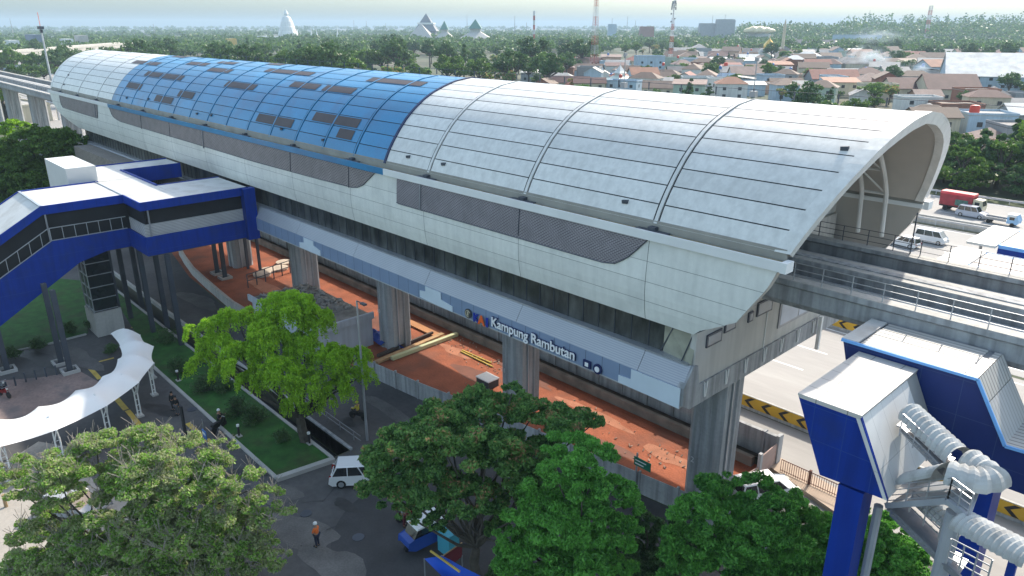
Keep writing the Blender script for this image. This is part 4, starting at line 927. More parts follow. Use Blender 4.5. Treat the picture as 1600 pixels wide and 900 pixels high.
tag(rubble.build('rubble', mat('rubble_grey', (.30, .29, .27), .9, var=.3)), 'loose grey rubble spread over the flat roof of the low white building', 'rubble', kind='stuff')
t = thing('black_fence', 'black steel railing beside the flat roofed building', 'railing', (*G(440, 440), 0)); mb = MB()
a, b, c = P(388, 450, z=0), P(445, 430, z=0), P(490, 414, z=0)
for s_, e_ in ((a, c),):
    s_ = Vector(s_); e_ = Vector(e_)
    for i in range(9): p_ = s_.lerp(e_, i / 8); mb.bar(p_, p_ + Vector((0, 0, 1.7)), .1)
    for h_ in (.9, 1.7): mb.bar(s_ + Vector((0, 0, h_)), e_ + Vector((0, 0, h_)), .08)
mb.build('rail', M_DSTEEL, t)

# damp patches and wheel ruts in the earth, repair patches and stains on the road
def blob(name, cx_, cy_, rx, ry, m, dz, n=26, seed=0, rot=0):
    r_ = random.Random(seed); ph = [r_.uniform(0, 6.28) for _ in range(4)]; pts = []
    for i in range(n):
        t = 2 * math.pi * i / n; k_ = 1 + .18 * math.sin(2 * t + ph[0]) + .12 * math.sin(3 * t + ph[1]) + .08 * math.sin(5 * t + ph[2]) + r_.uniform(-.06, .06)
        u, v = rx * k_ * math.cos(t), ry * k_ * math.sin(t); pts.append((cx_ + u * math.cos(rot) - v * math.sin(rot), cy_ + u * math.sin(rot) + v * math.cos(rot)))
    return sheet(name, pts, dz, m)
M_DAMP = mat('damp_earth', (.17, .06, .035), .75, var=.2, scale=.8); M_CLAY = mat('pale_clay', (.40, .17, .10), .95, var=.2, scale=.8, fine=.15)
for i, (a_, b_, c_, d_, m_) in enumerate(((-46, 39, 3.2, .9, M_DAMP), (-51, 41, 2.2, .8, M_CLAY), (-30, 38.3, 3, .7, M_DAMP), (-34, 41.4, 3.4, .6, M_CLAY), (-26, 40.5, 2.0, .8, M_CLAY), (-43, 42.2, 4, .6, M_DAMP), (-62, 40, 3, 1.4, M_DAMP), (-75, 38, 5, 1.4, M_DAMP), (-82, 36, 4, 1.2, M_CLAY), (-57, 42.5, 3, .5, M_CLAY))): blob('damp_patch' if m_ is M_DAMP else 'clay_patch', a_, b_, c_, d_, m_, .012 + i * .002, seed=i)
M_OIL = mat('oil_stain', (.035, .034, .034), .6, var=.3, scale=1.5); M_OLD = mat('worn_asphalt', (.125, .12, .115), .9, var=.2, scale=.6, fine=.15)
for i, (px, py, a_, b_, m_, r_) in enumerate(((470, 830, 2.6, 1.4, M_OLD, .5), (540, 790, 1.0, .5, M_OIL, .2), (430, 770, 2.2, 1.0, M_OLD, .6), (520, 880, 2.4, 1.2, M_OLD, .1), (250, 640, 1.8, .7, M_OIL, .4), (235, 690, 1.6, .6, M_OLD, .5), (380, 740, 2, .5, M_OIL, .75), (620, 650, 4.5, .7, M_OLD, 0), (545, 660, .9, .4, M_OIL, 0), (310, 470, 4, 1.2, M_OLD, 0), (120, 560, 4, 1.2, M_OLD, .3), (60, 560, 3, 1, M_OIL, .2))): blob('worn_patch' if m_ is M_OLD else 'oil_stain', *G(px, py), a_, b_, m_, .020 + i * .0015, seed=40 + i, rot=r_)
for px, py in ((478, 803), (560, 840), (300, 640)): x, y = G(px, py); tag(MB().lathe([(.38, 0), (.38, .045), (0, .045)], (x, y, 0), 18).build('drain_cover', M_DSTEEL), 'round dark drain cover in the asphalt, %s' % {478: 'nearest the worker', 560: 'on the newer patch', 300: 'by the yellow line'}[px], 'drain cover', 'drain covers in the road')
# building materials on the red earth
def beam_thing(name, label, cat, a, b, wd, h, z, m, group=None, local_n=1):
    A_ = P(*a, z=z); B_ = P(*b, z=z); t = MB().bar(tuple(A_), tuple(B_), wd, h).build(name, m); return tag(t, label, cat, group)
M_GIRD = mat('yellow_green_steel', (.50, .52, .30), .5)
beam_thing('steel_beam', 'long pale yellow steel beam lying across the red earth', 'beam', (612, 560), (714, 522), .42, .35, .25, M_GIRD)
beam_thing('timber_beam', 'brown timber beam lying left of the pale yellow beam', 'beam', (588, 566), (692, 522), .5, .25, .2, M_PLANK)
beam_thing('timber_beam', 'dark timber beam outermost toward the blue tarpaulin', 'beam', (590, 556), (676, 520), .25, .3, .25, mat('dark_wood', (.08, .06, .05), .9))
beam_thing('timber_plank', 'wide orange plank lying toward the retaining wall', 'plank', (637, 502), (690, 527), .9, .12, .12, mat('orange_wood', (.46, .22, .10), .85))
for i, (a, b) in enumerate((((720, 549), (770, 573)), ((722, 547), (768, 567)))): beam_thing('yellow_pole', 'yellow pole on the red earth, %s of the two' % ('nearer', 'farther')[i], 'pole', a, b, .12, .1, .08, M_YEL)
t = MB(); c = G(778, 600)
t = thing('crate', 'white topped crate on the red earth beside the middle pier', 'crate', (*G(763, 600), 0))
x, y = G(763, 602); MB().box(x - .9, y - .6, 0, x + .7, y + .6, .7).build('body', mat('dark_crate', (.06, .06, .06), .8), t); MB().box(x - .95, y - .65, .7, x + .75, y + .65, .8).build('lid', M_WHITE, t)
t = MB(); tv = []; n = 14; a0 = G(575, 518); a1 = G(615, 545)
for i in range(n):
    for j in range(6):
        x = a0[0] + (a1[0] - a0[0]) * i / (n - 1); y = a0[1] + (a1[1] - a0[1]) * i / (n - 1); tv.append((x + .5 * j + rnd.uniform(-.15, .15) - 1.2, y + .25 * j - .8 + rnd.uniform(-.1, .1), .25 + rnd.uniform(0, .5) * (0 < j < 5)))
t.add(tv, [(6 * i + j, 6 * i + 6 + j, 6 * i + 7 + j, 6 * i + 1 + j) for i in range(n - 1) for j in range(5)])
tag(t.build('tarpaulin', mat('blue_tarpaulin', (.01, .05, .30), .5), None), 'crumpled blue tarpaulin at the foot of the pier by the white building', 'tarpaulin')
for i, (px, py, l) in enumerate(((410, 430, 'pale round stone slab on the red earth, leftmost'), (420, 424, 'pale round stone slab on the red earth, nearest'), (437, 421, 'pale round stone slab on the red earth by the black fence post'), (445, 412, 'pale round stone slab on the red earth, farthest'))):
    x, y = G(px, py); tag(MB().lathe([(0, 0), (1.1, 0), (1.15, .3), (0, .4)], (x, y, 0), 14).build('stone_slab', mat('pale_stone', (.52, .44, .36), .8)), l, 'stone slab', 'round stone slabs on the red earth')
ltm = MB()
for i in range(170):
    cx_, cy_ = rnd.choice([(-28, 39), (-33, 40.5), (-47, 41.5), (-52, 42), (-25, 41), (-42, 38)]); x, y = rnd.gauss(cx_, 1.6), min(43.3, max(36.8, rnd.gauss(cy_, .8))); s_ = rnd.uniform(.02, .09); ltm.bar((x, y, .04), (x + s_ * rnd.uniform(-3, 3), y + s_ * 2, .06 + rnd.uniform(0, .08)), s_, .05)
tag(ltm.build('litter', mat('pale_litter', (.36, .28, .22), .8, var=.5, scale=3)), 'scraps and rubble scattered over the red earth', 'litter', kind='stuff')

# ================================================================ TENSILE CANOPY
tc_ = thing('tensile_canopy', 'curving white tensile fabric canopy over the forecourt walkway', 'canopy', (*G(190, 610), 0))
ZE = 3.1
inn = [(173, 521), (187, 541), (184, 561), (160, 588), (118, 610), (60, 635), (0, 655), (-70, 676)]
outr = [(219, 523), (240, 541), (241, 567), (217, 598), (167, 634), (88, 672), (0, 698), (-70, 716)]
I_ = [np.array(P(*p, z=ZE)) for p in inn]; O_ = [np.array(P(*p, z=ZE)) for p in outr]
vs = []; NU, NV = 8, 8
for i in range(len(I_) - 1):
    for u in range(NU):
        t = u / NU; a = I_[i] * (1 - t) + I_[i + 1] * t; b = O_[i] * (1 - t) + O_[i + 1] * t; c = (a + b) / 2; sc = math.sin(math.pi * t) * .16
        a = a + (c - a) * sc; b = b + (c - b) * sc
        for v in range(NV + 1):
            s_ = v / NV; p_ = a * (1 - s_) + b * s_; arc_ = math.sin(math.pi * s_)
            p_[2] = ZE + arc_ * (.55 - .2 * math.sin(math.pi * t)) - .25 * math.sin(math.pi * t) * (1 - arc_); vs.append(tuple(p_))
a, b = I_[-1], O_[-1]
for v in range(NV + 1): s_ = v / NV; p_ = a * (1 - s_) + b * s_; p_[2] = ZE + .55 * math.sin(math.pi * s_); vs.append(tuple(p_))
W_ = NV + 1; nU = len(vs) // W_
MB().add(vs, [(i * W_ + j, i * W_ + j + 1, (i + 1) * W_ + j + 1, (i + 1) * W_ + j) for i in range(nU - 1) for j in range(NV)]).build('fabric', M_TENT, tc_, smooth=True)
for i in range(len(I_) - 1):
    a, b = I_[i], O_[i]; mb = MB(); pts = []
    for v in range(9): s_ = v / 8; p_ = a * (1 - s_) + b * s_; p_[2] = ZE + .55 * math.sin(math.pi * s_) - .07; pts.append(tuple(p_))
    mb.tube(pts, .05, 6)
    d = (a - b); d[2] = 0; d /= np.linalg.norm(d); base = b + d * .55; base[2] = 0
    for o_ in (-.16, .16):
        k_ = np.array([-d[1], d[0], 0]) * o_
        mb.tube([tuple(base + k_), tuple(base + k_ + [0, 0, 2.2]), tuple(base + k_ * .8 + d * .2 + [0, 0, 2.9]), tuple(b + d * 1.6 + [0, 0, .55])], .055, 6)
        mb.tube([tuple(base + k_ + [0, 0, 2.0]), tuple(b + [0, 0, 0])], .045, 6)
    for zz in (.5, 1.0, 1.5, 2.0): mb.bar(tuple(base + np.array([-d[1], d[0], 0]) * .16 + [0, 0, zz]), tuple(base - np.array([-d[1], d[0], 0]) * .16 + [0, 0, zz]), .04)
    mb.build('mast', M_WHITE, tc_); MB().cbox((base[0], base[1], 0), .7, .5, .12).build('mast_foot', M_KERB, tc_)

# ================================================================ STREET FURNITURE
for i, (px, py) in enumerate(((12, 612), (25, 602.5), (41, 597), (57, 593), (73, 589), (89, 586))):
    x, y = G(px, py); t = MB().tube([(x, y, 0), (x, y, .95)], .07, 8).build('bollard', M_DSTEEL)
    tag(t, 'slim dark bollard on the paved forecourt, %s from the left edge' % ('first', 'second', 'third', 'fourth', 'fifth', 'sixth')[i], 'bollard', 'row of dark bollards')
def lamp(px, py, ptop, label, name='street_lamp', arm=None, r=.09, head=True, lean=0):
    x, y = G(px, py); q_ = PD(*ptop, (x, y, 0)); h = q_[2]
    t = thing(name, label, 'lamp post', (x, y, 0)); MB().tube([(x, y, 0), (x, y, h)], r, 8, r * .6).build('pole', M_RAIL, t)
    if head:
        mb = MB(); mb.bar((x, y, h), (x + 1.0 if arm is None else x + arm[0], y - .2 if arm is None else y + arm[1], h + .15), .06); mb.cbox((x + (1.2 if arm is None else arm[0]), y - (.2 if arm is None else -arm[1]), h + .08), .55, .25, .12); mb.build('lamp_head', M_DSTEEL, t)
    return t
lamp(574, 688, (565, 470), 'tall pole with a small lamp arm on the service road behind the drooping tree', r=.11)
lamp(318, 560 + 110, (317, 655), 'short garden post lamp on the lawn by the forecourt kerb', name='garden_lamp', head=False, r=.05)
x, y = G(318, 668)
for i, (px, py, l) in enumerate(((374, 683, 'low black garden lamp on the lawn right of the kerb scooter'), (484, 695, 'low black garden lamp on the lawn beside the channel'), (279, 596, 'low black garden lamp on the lawn near the canopy end'))):
    x, y = G(px, py); t = thing('garden_lamp', l, 'lamp', (x, y, 0), group='low garden lamps on the lawn'); MB().tube([(x, y, .1), (x, y, .95)], .09, 8).build('post', M_BLK, t); MB().tube([(x, y, .95), (x, y, 1.1)], .12, 8).build('lamp_cap', M_WHITE, t); MB().cbox((x, y, .1), .5, .35, .06).build('foot', M_KERB, t)
# floodlight mast far left
t = thing('floodlight_mast', 'leaning looking tall mast with floodlight head beyond the far end of the station', 'mast', (-205, 66, 0))
bq = P(79, 120, y=62); tq = P(60, 40, y=62); MB().tube([(bq[0], 62, 0), (bq[0], 62, tq[2])], .42, 8, .25).build('pole', M_RAIL, t)
mb = MB(); mb.cbox((bq[0], 62, tq[2] - 1.1), 2.6, 1.4, .9); mb.cbox((bq[0], 62, tq[2] - 2.2), 1.2, .7, 1.0); mb.build('floodlight', M_DSTEEL, t)
MB().tube([(bq[0], 62, tq[2]), (bq[0], 62, tq[2] + 4)], .08, 5).build('rod', MATS['logo_orange'], t)
# green road sign
t = thing('road_sign', 'small green road sign on a pole behind the feathery trees', 'sign', (*G(992, 770), 0)); gx, gy = G(992, 770)
a = P(988, 716, y=gy); b = P(1006, 706, y=gy); M_GREEN = mat('sign_green', (.01, .16, .09), .5, var=.04)
MB().bar((gx, gy, 0), (gx, gy, a[2] + .6), .1).build('pole', M_RAIL, t); MB().box(gx - .2, gy - .06, a[2] - .35, gx + 1.15, gy - .02, a[2] + .3).build('board', M_GREEN, t)
mb = MB(); mb.box(gx - .1, gy - .08, a[2] + .05, gx + .8, gy - .07, a[2] + .12); mb.box(gx - .1, gy - .08, a[2] - .2, gx + .6, gy - .07, a[2] - .12); mb.build('lettering_line', M_SIGNW, t)
# black kiosk totem + blue board by the road edge
t = thing('black_banner', 'tall slim black banner stand on the forecourt road behind the leafy tree', 'banner', (*G(292, 686), 0)); x, y = G(290, 680)
MB().box(x - .25, y - .06, .1, x + .25, y + .06, 2.6).build('banner', M_BLK, t); MB().cbox((x, y, 0), .7, .5, .1).build('foot', M_DSTEEL, t)
t = thing('blue_board', 'small blue and white board standing on the yellow road line', 'sign', (*G(322, 695), 0)); x, y = G(322, 694)
MB().box(x - .35, y - .03, .5, x + .35, y + .03, 1.2).build('board', mat('board_blue', (.06, .16, .42), .5), t); MB().box(x - .3, y - .05, .85, x + .3, y - .035, 1.05).build('white_strip', M_WHITE, t); mb = MB(); mb.bar((x - .3, y, 0), (x - .3, y, .5), .05); mb.bar((x + .3, y, 0), (x + .3, y, .5), .05); mb.build('legs', M_RAIL, t)
x, y = G(10, 792); tag(MB().tube([(x, y, 0), (x, y, .95)], .11, 8).build('bollard', mat('faded_orange', (.32, .22, .12), .8)), 'faded orange post standing alone on the sunlit pale forecourt', 'bollard')
# red and white tape barrier at far left
# ================================================================ VEHICLES
M_GLASSC = mat('car_glass', (.012, .016, .02), .08, spec=.8, var=.02)
M_LAMP = mat('lamp_lens', (.55, .55, .5), .2); M_RLAMP = mat('red_lens', (.25, .01, .01), .25)
def car(name, label, cat, x, y, rz, L=4.4, W=1.75, Hh=1.7, hood=.95, wind=.75, rear=.12, col='white', colr=(.72, .73, .74), roofcol=None, z=0, clear=.28, group=None):
    t = thing(name, label, cat, (x, y, z), rz, group); m = mat('paint_' + col, colr, .25, var=.02, spec=.6)
    h = L / 2; bz = .95 * Hh / 1.7; w_ = W / 2
    prof = [(-h, clear + .15), (-h + .08, bz * .98), (-h + .2, bz), (h - hood, bz), (h - .15, bz * .78), (h, bz * .6), (h, clear + .05), (h - .2, clear), (-h + .2, clear)]
    MB().prism([(p[0], p[1]) for p in prof], 1, -w_, w_).build('body', m, t, local=True, bevel=.07)
    xr0, xr1 = -h + .12, h - hood; zr = Hh - .06; tw = w_ - .16
    def fr(zz, f0, f1, inset): return [(xr0 + f0, -inset, zz), (xr1 - f1, -inset, zz), (xr1 - f1, inset, zz), (xr0 + f0, inset, zz)]
    lo = fr(bz - .02, .02, 0, w_ - .03); hi = fr(zr, rear + .1, wind, tw)
    MB().add(lo + hi, [(0, 1, 5, 4), (1, 2, 6, 5), (2, 3, 7, 6), (3, 0, 4, 7), (4, 5, 6, 7)]).build('windows', M_GLASSC, t, local=True)
    hi2 = [(p[0] + (.03 if p[0] > 0 else -.05), p[1] * 1.04, p[2]) for p in hi]; top = [(p[0] * .97, p[1] * .9, Hh) for p in hi2]
    MB().add(hi2 + top, [(0, 1, 5, 4), (1, 2, 6, 5), (2, 3, 7, 6), (3, 0, 4, 7), (4, 5, 6, 7), (3, 2, 1, 0)]).build('roof', mat('paint_' + roofcol[0], roofcol[1], .3) if roofcol else m, t, local=True)
    mb = MB()
    for s in (-1, 1):
        for f in (0, .34, .68, 1):
            a = Vector(lo[0]).lerp(Vector(lo[1]), f); b = Vector(hi[0]).lerp(Vector(hi[1]), f); a.y = s * abs(a.y) * 1.005; b.y = s * abs(b.y) * 1.01; mb.bar(a, b, .09, .05)
    mb.build('pillars', m, t, local=True)
    for xx in (-h + .78, h - .8):
        for s in (-1, 1):
            wq = MB().tube([(xx, s * (w_ - .2), .33), (xx, s * (w_ + .02), .33)], .33, 16).build('wheel', M_RUBBER, t, local=True)
            MB().tube([(xx, s * (w_ + .0), .33), (xx, s * (w_ + .035), .33)], .2, 12).build('rim', M_RAIL, wq, local=True)
    for s in (-1, 1):
        MB().box(h - .1, s * (w_ - .42), bz * .62, h + .02, s * (w_ - .06), bz * .75).build('headlight', M_LAMP, t, local=True)
        MB().box(-h - .02, s * (w_ - .25), bz * .7, -h + .15, s * (w_ - .03), bz * 1.0).build('tail_light', M_RLAMP, t, local=True)
    MB().box(-h - .03, -.28, bz * .5, -h - .005, .28, bz * .62).build('number_plate', M_WHITE, t, local=True)
    return t
cxx, cyy = G(548, 762)
an = math.atan2(*(np.array(G(600, 722)) - np.array(G(528, 762)))[::-1])
car('white_minivan', 'white minivan turning past the end of the lawn under the trees', 'car', -39.0, 22.5, RAD(52), L=4.3, W=1.72, Hh=1.62, hood=.9, wind=.75, rear=.3)
car('parked_car', 'silver parked car half hidden beneath the lower left tree', 'car', *G(118, 800), RAD(35), colr=(.35, .36, .38), col='silver', L=4.2, Hh=1.5)
x, y = G(1192, 775); car('white_car', 'white car with a blue tinted windscreen edge by the corner fence', 'car', x, y, RAD(62), L=4.6, Hh=1.6)
x, y = G(1518, 339); car('silver_suv', 'silver grey off road car with spare wheel on the far carriageway', 'car', x, y, RAD(-4), L=4.5, W=1.8, Hh=1.85, hood=1.1, wind=.5, col='silverblue', colr=(.42, .44, .50))
x, y = G(1453, 379); car('white_van', 'white passenger van on the middle carriageway', 'van', x, y, RAD(-2), L=4.3, W=1.7, Hh=1.95, hood=.35, wind=.6)
x, y = G(1412, 384); car('white_car', 'white car partly hidden behind the viaduct railing beside the station shell', 'car', x, y, RAD(170), L=4.2, Hh=1.5, hood=1.2)
# red box truck
x, y = G(1502, 331); t = thing('red_truck', 'red covered cargo truck with cream cab in the far lane under the trees', 'truck', (x, y, 0), RAD(-4))
MB().prism([(-3.4, 1.0), (1.7, 1.0), (1.7, 2.9), (-3.4, 2.9)], 1, -1.1, 1.1).build('cargo_box', mat('faded_red', (.32, .035, .045), .6, var=.25, scale=1.2), t, local=True)
MB().prism([(-1.15, 2.9), (1.15, 2.9), (1.0, 3.3), (-1.0, 3.3)], 0, -3.45, 1.75).build('tarpaulin_roof', mat('bright_red_tarp', (.62, .04, .05), .5, dirt=(.6, .35, .35), dirtamt=.7), t, local=True)
MB().box(-.9, -1.12, 1.2, 1.1, -1.105, 2.2).build('side_panel', mat('green_panel', (.08, .16, .13), .6, var=.4, scale=3), t, local=True)
MB().prism([(1.85, .7), (3.2, .7), (3.3, 1.5), (3.1, 2.5), (1.85, 2.6)], 1, -1.0, 1.0).build('cab', mat('cream_paint', (.62, .56, .40), .4), t, local=True, bevel=.06)
MB().box(2.1, -1.02, 1.55, 2.8, -1.0, 2.2).build('cab_window', M_GLASSC, t, local=True); MB().add([(3.33, -.85, 1.6), (3.33, .85, 1.6), (3.15, .8, 2.35), (3.15, -.8, 2.35)], [(0, 1, 2, 3)]).build('windscreen', M_GLASSC, t, local=True)
MB().box(-3.4, -.9, .7, 1.9, .9, 1.0).build('chassis', M_BLK, t, local=True)
for xx in (-2.3, 2.4):
    for s in (-1, 1): MB().tube([(xx, s * .8, .45), (xx, s * 1.05, .45)], .45, 14).build('wheel', M_RUBBER, t, local=True)
# small blue-white truck
x, y = G(1562, 350); t = thing('flatbed_truck', 'small flatbed truck with white and blue cab behind the silver car', 'truck', (x, y, 0), RAD(-4))
MB().prism([(1.1, .5), (2.6, .5), (2.65, 1.1), (2.3, 1.85), (1.1, 1.9)], 1, -.8, .8).build('cab', mat('pale_blue_paint', (.30, .48, .68), .4), t, local=True, bevel=.05)
MB().box(1.05, -.82, 1.55, 2.3, .82, 1.95).build('cab_roof', M_WHITE, t, local=True); MB().box(1.4, -.83, 1.1, 2.1, -.81, 1.55).build('cab_window', M_GLASSC, t, local=True)
MB().box(-2.4, -.8, .65, 1.0, .8, .8).box(-2.4, -.8, .8, 1.0, -.75, 1.05).box(-2.4, .75, .8, 1.0, .8, 1.05).build('flatbed', M_STEEL, t, local=True)
for xx in (-1.5, 1.9):
    for s in (-1, 1): MB().tube([(xx, s * .6, .33), (xx, s * .8, .33)], .33, 12).build('wheel', M_RUBBER, t, local=True)
# blue three wheeler with white roof
x, y = G(662, 850); t = thing('three_wheeler', 'blue three wheeled taxi with white roof under the trees at the bottom', 'three wheeler', (x, y, 0), RAD(-95))
MB().prism([(-1.3, .35), (.9, .35), (1.35, .6), (1.3, 1.0), (.9, 1.1), (-1.3, 1.1)], 1, -.62, .62).build('body', mat('taxi_blue', (.02, .07, .32), .35), t, local=True, bevel=.06)
MB().prism([(-1.25, 1.1), (.95, 1.1), (.6, 1.68), (-1.15, 1.72)], 1, -.56, .56).build('cabin', M_GLASSC, t, local=True)
MB().prism([(-1.3, 1.7), (.75, 1.66), (.7, 1.76), (-1.25, 1.82)], 1, -.62, .62).build('roof', M_WHITE, t, local=True)
for p_ in ((-.9, .6), (-.9, -.6), (1.1, 0)): MB().tube([(p_[0], p_[1] - .08, .25), (p_[0], p_[1] + .08, .25)], .25, 12).build('wheel', M_RUBBER, t, local=True)
# stall with blue tarpaulin at the bottom edge
t = thing('market_stall', 'street stall with blue tarpaulin roof and yellow pole at the bottom edge', 'stall', (*G(700, 905), 0))
a, b, c, d = (P(663, 873, z=2.3), P(690, 868, z=2.5), P(760, 905, z=2.5), P(715, 925, z=2.2))
mb = MB(); vs = []; 
for i in range(9):
    for j in range(5):
        u, v = i / 8, j / 4; p_ = (a * (1 - u) + d * u) * (1 - v) + (b * (1 - u) + c * u) * v; vs.append((p_[0], p_[1], p_[2] + .12 * math.sin(u * 9) * math.sin(v * 3) - .2 * math.sin(math.pi * u) * math.sin(math.pi * v)))
mb.add(vs, [(5 * i + j, 5 * i + 5 + j, 5 * i + 6 + j, 5 * i + 1 + j) for i in range(8) for j in range(4)]); mb.build('tarpaulin', mat('bright_blue_tarp', (.01, .09, .55), .45), t, smooth=True)
MB().tube([tuple(P(673, 861, z=2.6)), tuple(P(718, 893, z=2.6))], .07, 6).build('ridge_pole', M_YEL, t)
mb = MB()
for p_ in (a, b, c, d): mb.bar((p_[0], p_[1], 0), tuple(p_), .06)
mb.build('frame_pole', M_STEEL, t)
t = thing('red_parasol', 'dark red flat awning with pale edge behind the blue tarpaulin stall', 'awning', (*G(705, 900), 0)); a, b, c, d = P(690, 870, z=2.0), P(722, 848, z=2.2), P(722, 868, z=1.9), P(706, 882, z=1.7)
MB().slab([tuple(a), tuple(b), tuple(c), tuple(d)], .05).build('cloth', mat('dark_red_cloth', (.12, .01, .015), .7), t); MB().bar(tuple(a), tuple(b), .06).build('edge_batten', M_PLANK, t)
mb = MB(); mb.bar((a[0], a[1], 0), tuple(a), .05); mb.bar((c[0], c[1], 0), tuple(c), .05); mb.build('pole', M_STEEL, t)
x, y = G(702, 862); tag(MB().box(x - .6, y - .4, 0, x + .5, y + .4, 1.5).build('cabinet', mat('cyan_cabinet', (.06, .32, .42), .5)), 'cyan cabinet standing behind the dark red awning', 'cabinet')
# motorcycles
def motorbike(x, y, rz, label, col=('bike_red', (.25, .01, .01)), group=None):
    t = thing('motorcycle', label, 'motorcycle', (x, y, 0), rz, group); m = mat(*col, .35)
    for xx in (-.6, .6):
        mb = MB(); n = 16; mb.tube([(xx, -.05, .29), (xx, .05, .29)], .29, n); mb.build('wheel', M_RUBBER, t, local=True)
    MB().prism([(-.75, .75), (-.3, .72), (.1, .55), (.45, .5), (.6, .85), (.5, 1.0), (.3, .7), (0, .4), (-.5, .42)], 1, -.11, .11).build('body', m, t, local=True, bevel=.03)
    MB().prism([(-.75, .78), (-.1, .72), (.0, .8), (-.7, .86)], 1, -.13, .13).build('saddle', M_BLK, t, local=True)
    mb = MB(); mb.tube([(.6, 0, .29), (.45, 0, 1.0)], .04, 6); mb.tube([(.42, -.33, 1.02), (.42, .33, 1.02)], .02, 6); mb.build('handlebar', M_STEEL, t, local=True)
    MB().cbox((.56, 0, .8), .1, .16, .16).build('headlight', M_LAMP, t, local=True); return t
bx, by = G(560, 655); motorbike(bx, by, RAD(-160), 'black motorcycle ridden by a person in yellow on the service road', ('bike_black', (.02, .02, .02)))
sx_, sy_ = G(343, 672); motorbike(sx_, sy_, RAD(120), 'dark scooter parked at the lawn kerb', ('bike_black', (.02, .02, .02)))
for i, (px, py, l, c_) in enumerate(((3, 610, 'grey motorcycle at the left edge of the paving, farther of the pair', ('bike_grey', (.2, .21, .22))), (8, 620, 'dark red motorcycle at the left edge of the paving, nearer of the pair', ('bike_red', (.25, .01, .01))))): motorbike(*G(px, py), RAD(20), l, c_, 'motorcycles at the left edge of the paving')
motorbike(*G(640, 812), RAD(70), 'dark motorcycle beside the blue three wheeler', ('bike_red', (.25, .01, .01)))

# ================================================================ PEOPLE
def skin_fig(name, chains, m, parent, sub=1):
    vs = []; es = []; rs = []; idx = {}
    for ch in chains:
        prev = None
        for key, p_, r_ in ch:
            if key is not None and key in idx: i = idx[key]
            else:
                vs.append(p_); rs.append(r_); i = len(vs) - 1
                if key is not None: idx[key] = i
            if prev is not None: es.append((prev, i))
            prev = i
    me = bpy.data.meshes.new(name); me.from_pydata(vs, es, []); o = bpy.data.objects.new(name, me); COL.objects.link(o)
    me.materials.append(m); md = o.modifiers.new('skin', 'SKIN'); me.skin_vertices or None
    for i, r_ in enumerate(rs): me.skin_vertices[0].data[i].radius = (r_ if isinstance(r_, tuple) else (r_, r_))
    me.skin_vertices[0].data[0].use_root = True; md.use_smooth_shade = True
    sb = o.modifiers.new('sub', 'SUBSURF'); sb.levels = sub; sb.render_levels = sub; o.parent = parent; return o
M_SKIN = mat('skin', (.33, .18, .11), .6, var=.04)
def person(x, y, rz, label, shirt, trousers, helmet=None, sit=False, arms='down', hair=(.01, .01, .01), z=0, s=1.0):
    t = thing('person', label, 'person', (x, y, z), rz); t.scale = (s, s, s)
    hp = .93 if not sit else .80
    if sit: kn = [(.42, .72), (.30, .35)]
    L = lambda sg: ([('hip', (0, 0, hp), .13), (None, (.0, sg * .09, hp - .06), .10), (None, (.02, sg * .10, .5), .065), (None, (-.01, sg * .10, .10), .045), (None, (.13, sg * .11, .04), .035)] if not sit else
                    [('hip', (0, 0, hp), .13), (None, (.08, sg * .12, hp - .05), .10), (None, (.42, sg * .17, .68), .07), (None, (.30, sg * .16, .30), .05), (None, (.42, sg * .17, .26), .035)])
    if arms == 'fold': A = lambda sg: [('sh', (0, 0, hp + .46), .10), (None, (0, sg * .19, hp + .44), .06), (None, (.06, sg * .25, hp + .2), .045), (None, (.22, sg * .06, hp + .2), .035), (None, (.24, -sg * .02, hp + .21), .03)]
    elif arms == 'forward': A = lambda sg: [('sh', (0, 0, hp + .46), .10), (None, (.02, sg * .19, hp + .44), .06), (None, (.22, sg * .26, hp + .24), .045), (None, (.42, sg * .24, hp + .26), .035), (None, (.5, sg * .22, hp + .26), .03)]
    else: A = lambda sg: [('sh', (0, 0, hp + .46), .10), (None, (0, sg * .19, hp + .44), .06), (None, (0, sg * .25, hp + .17), .045), (None, (.05, sg * .25, hp - .08), .033), (None, (.07, sg * .25, hp - .16), .03)]
    trunk = [('hip', (0, 0, hp), .13), ('belly', (0, 0, hp + .2), (.12, .15)), ('sh', (0, 0, hp + .46), .10), (None, (.01, 0, hp + .56), .055), (None, (.02, 0, hp + .66), .09), (None, (.02, 0, hp + .77), .075)]
    skin_fig('body', [trunk, L(1), L(-1), A(1), A(-1)], M_SKIN, t)
    g_ = lambda ch, f: [(k, p_, tuple(v * f for v in r) if isinstance(r, tuple) else r * f) for k, p_, r in ch]
    skin_fig('shirt', [g_(trunk[:3], 1.16), g_(A(1)[:4], 1.25), g_(A(-1)[:4], 1.25)], shirt, t)
    skin_fig('trousers', [g_(L(1)[:4], 1.22), g_(L(-1)[:4], 1.22)], trousers, t)
    mb = MB(); 
    for sg in (1, -1): q_ = L(sg)[-1][1]; mb.box(q_[0] - .17, q_[1] - .05, q_[2] - .04, q_[0] + .08, q_[1] + .05, q_[2] + .05)
    mb.build('shoes', M_BLK, t, local=True)
    hz = hp + .72
    if helmet: MB().lathe([(.125, 0), (.13, .04), (.11, .11), (.06, .15), (0, .165)], (.02, 0, hz), 14).build('helmet', helmet, t, local=True, smooth=True)
    else: MB().lathe([(.09, -.03), (.105, .02), (.09, .09), (.05, .12), (0, .13)], (.005, 0, hz), 12).build('hair', mat('dark_hair', hair, .6), t, local=True, smooth=True)
    mb = MB(); mb.box(.105, -.015, hz - .10, .135, .015, hz - .05)
    mb.build('nose', M_SKIN, t, local=True); return t
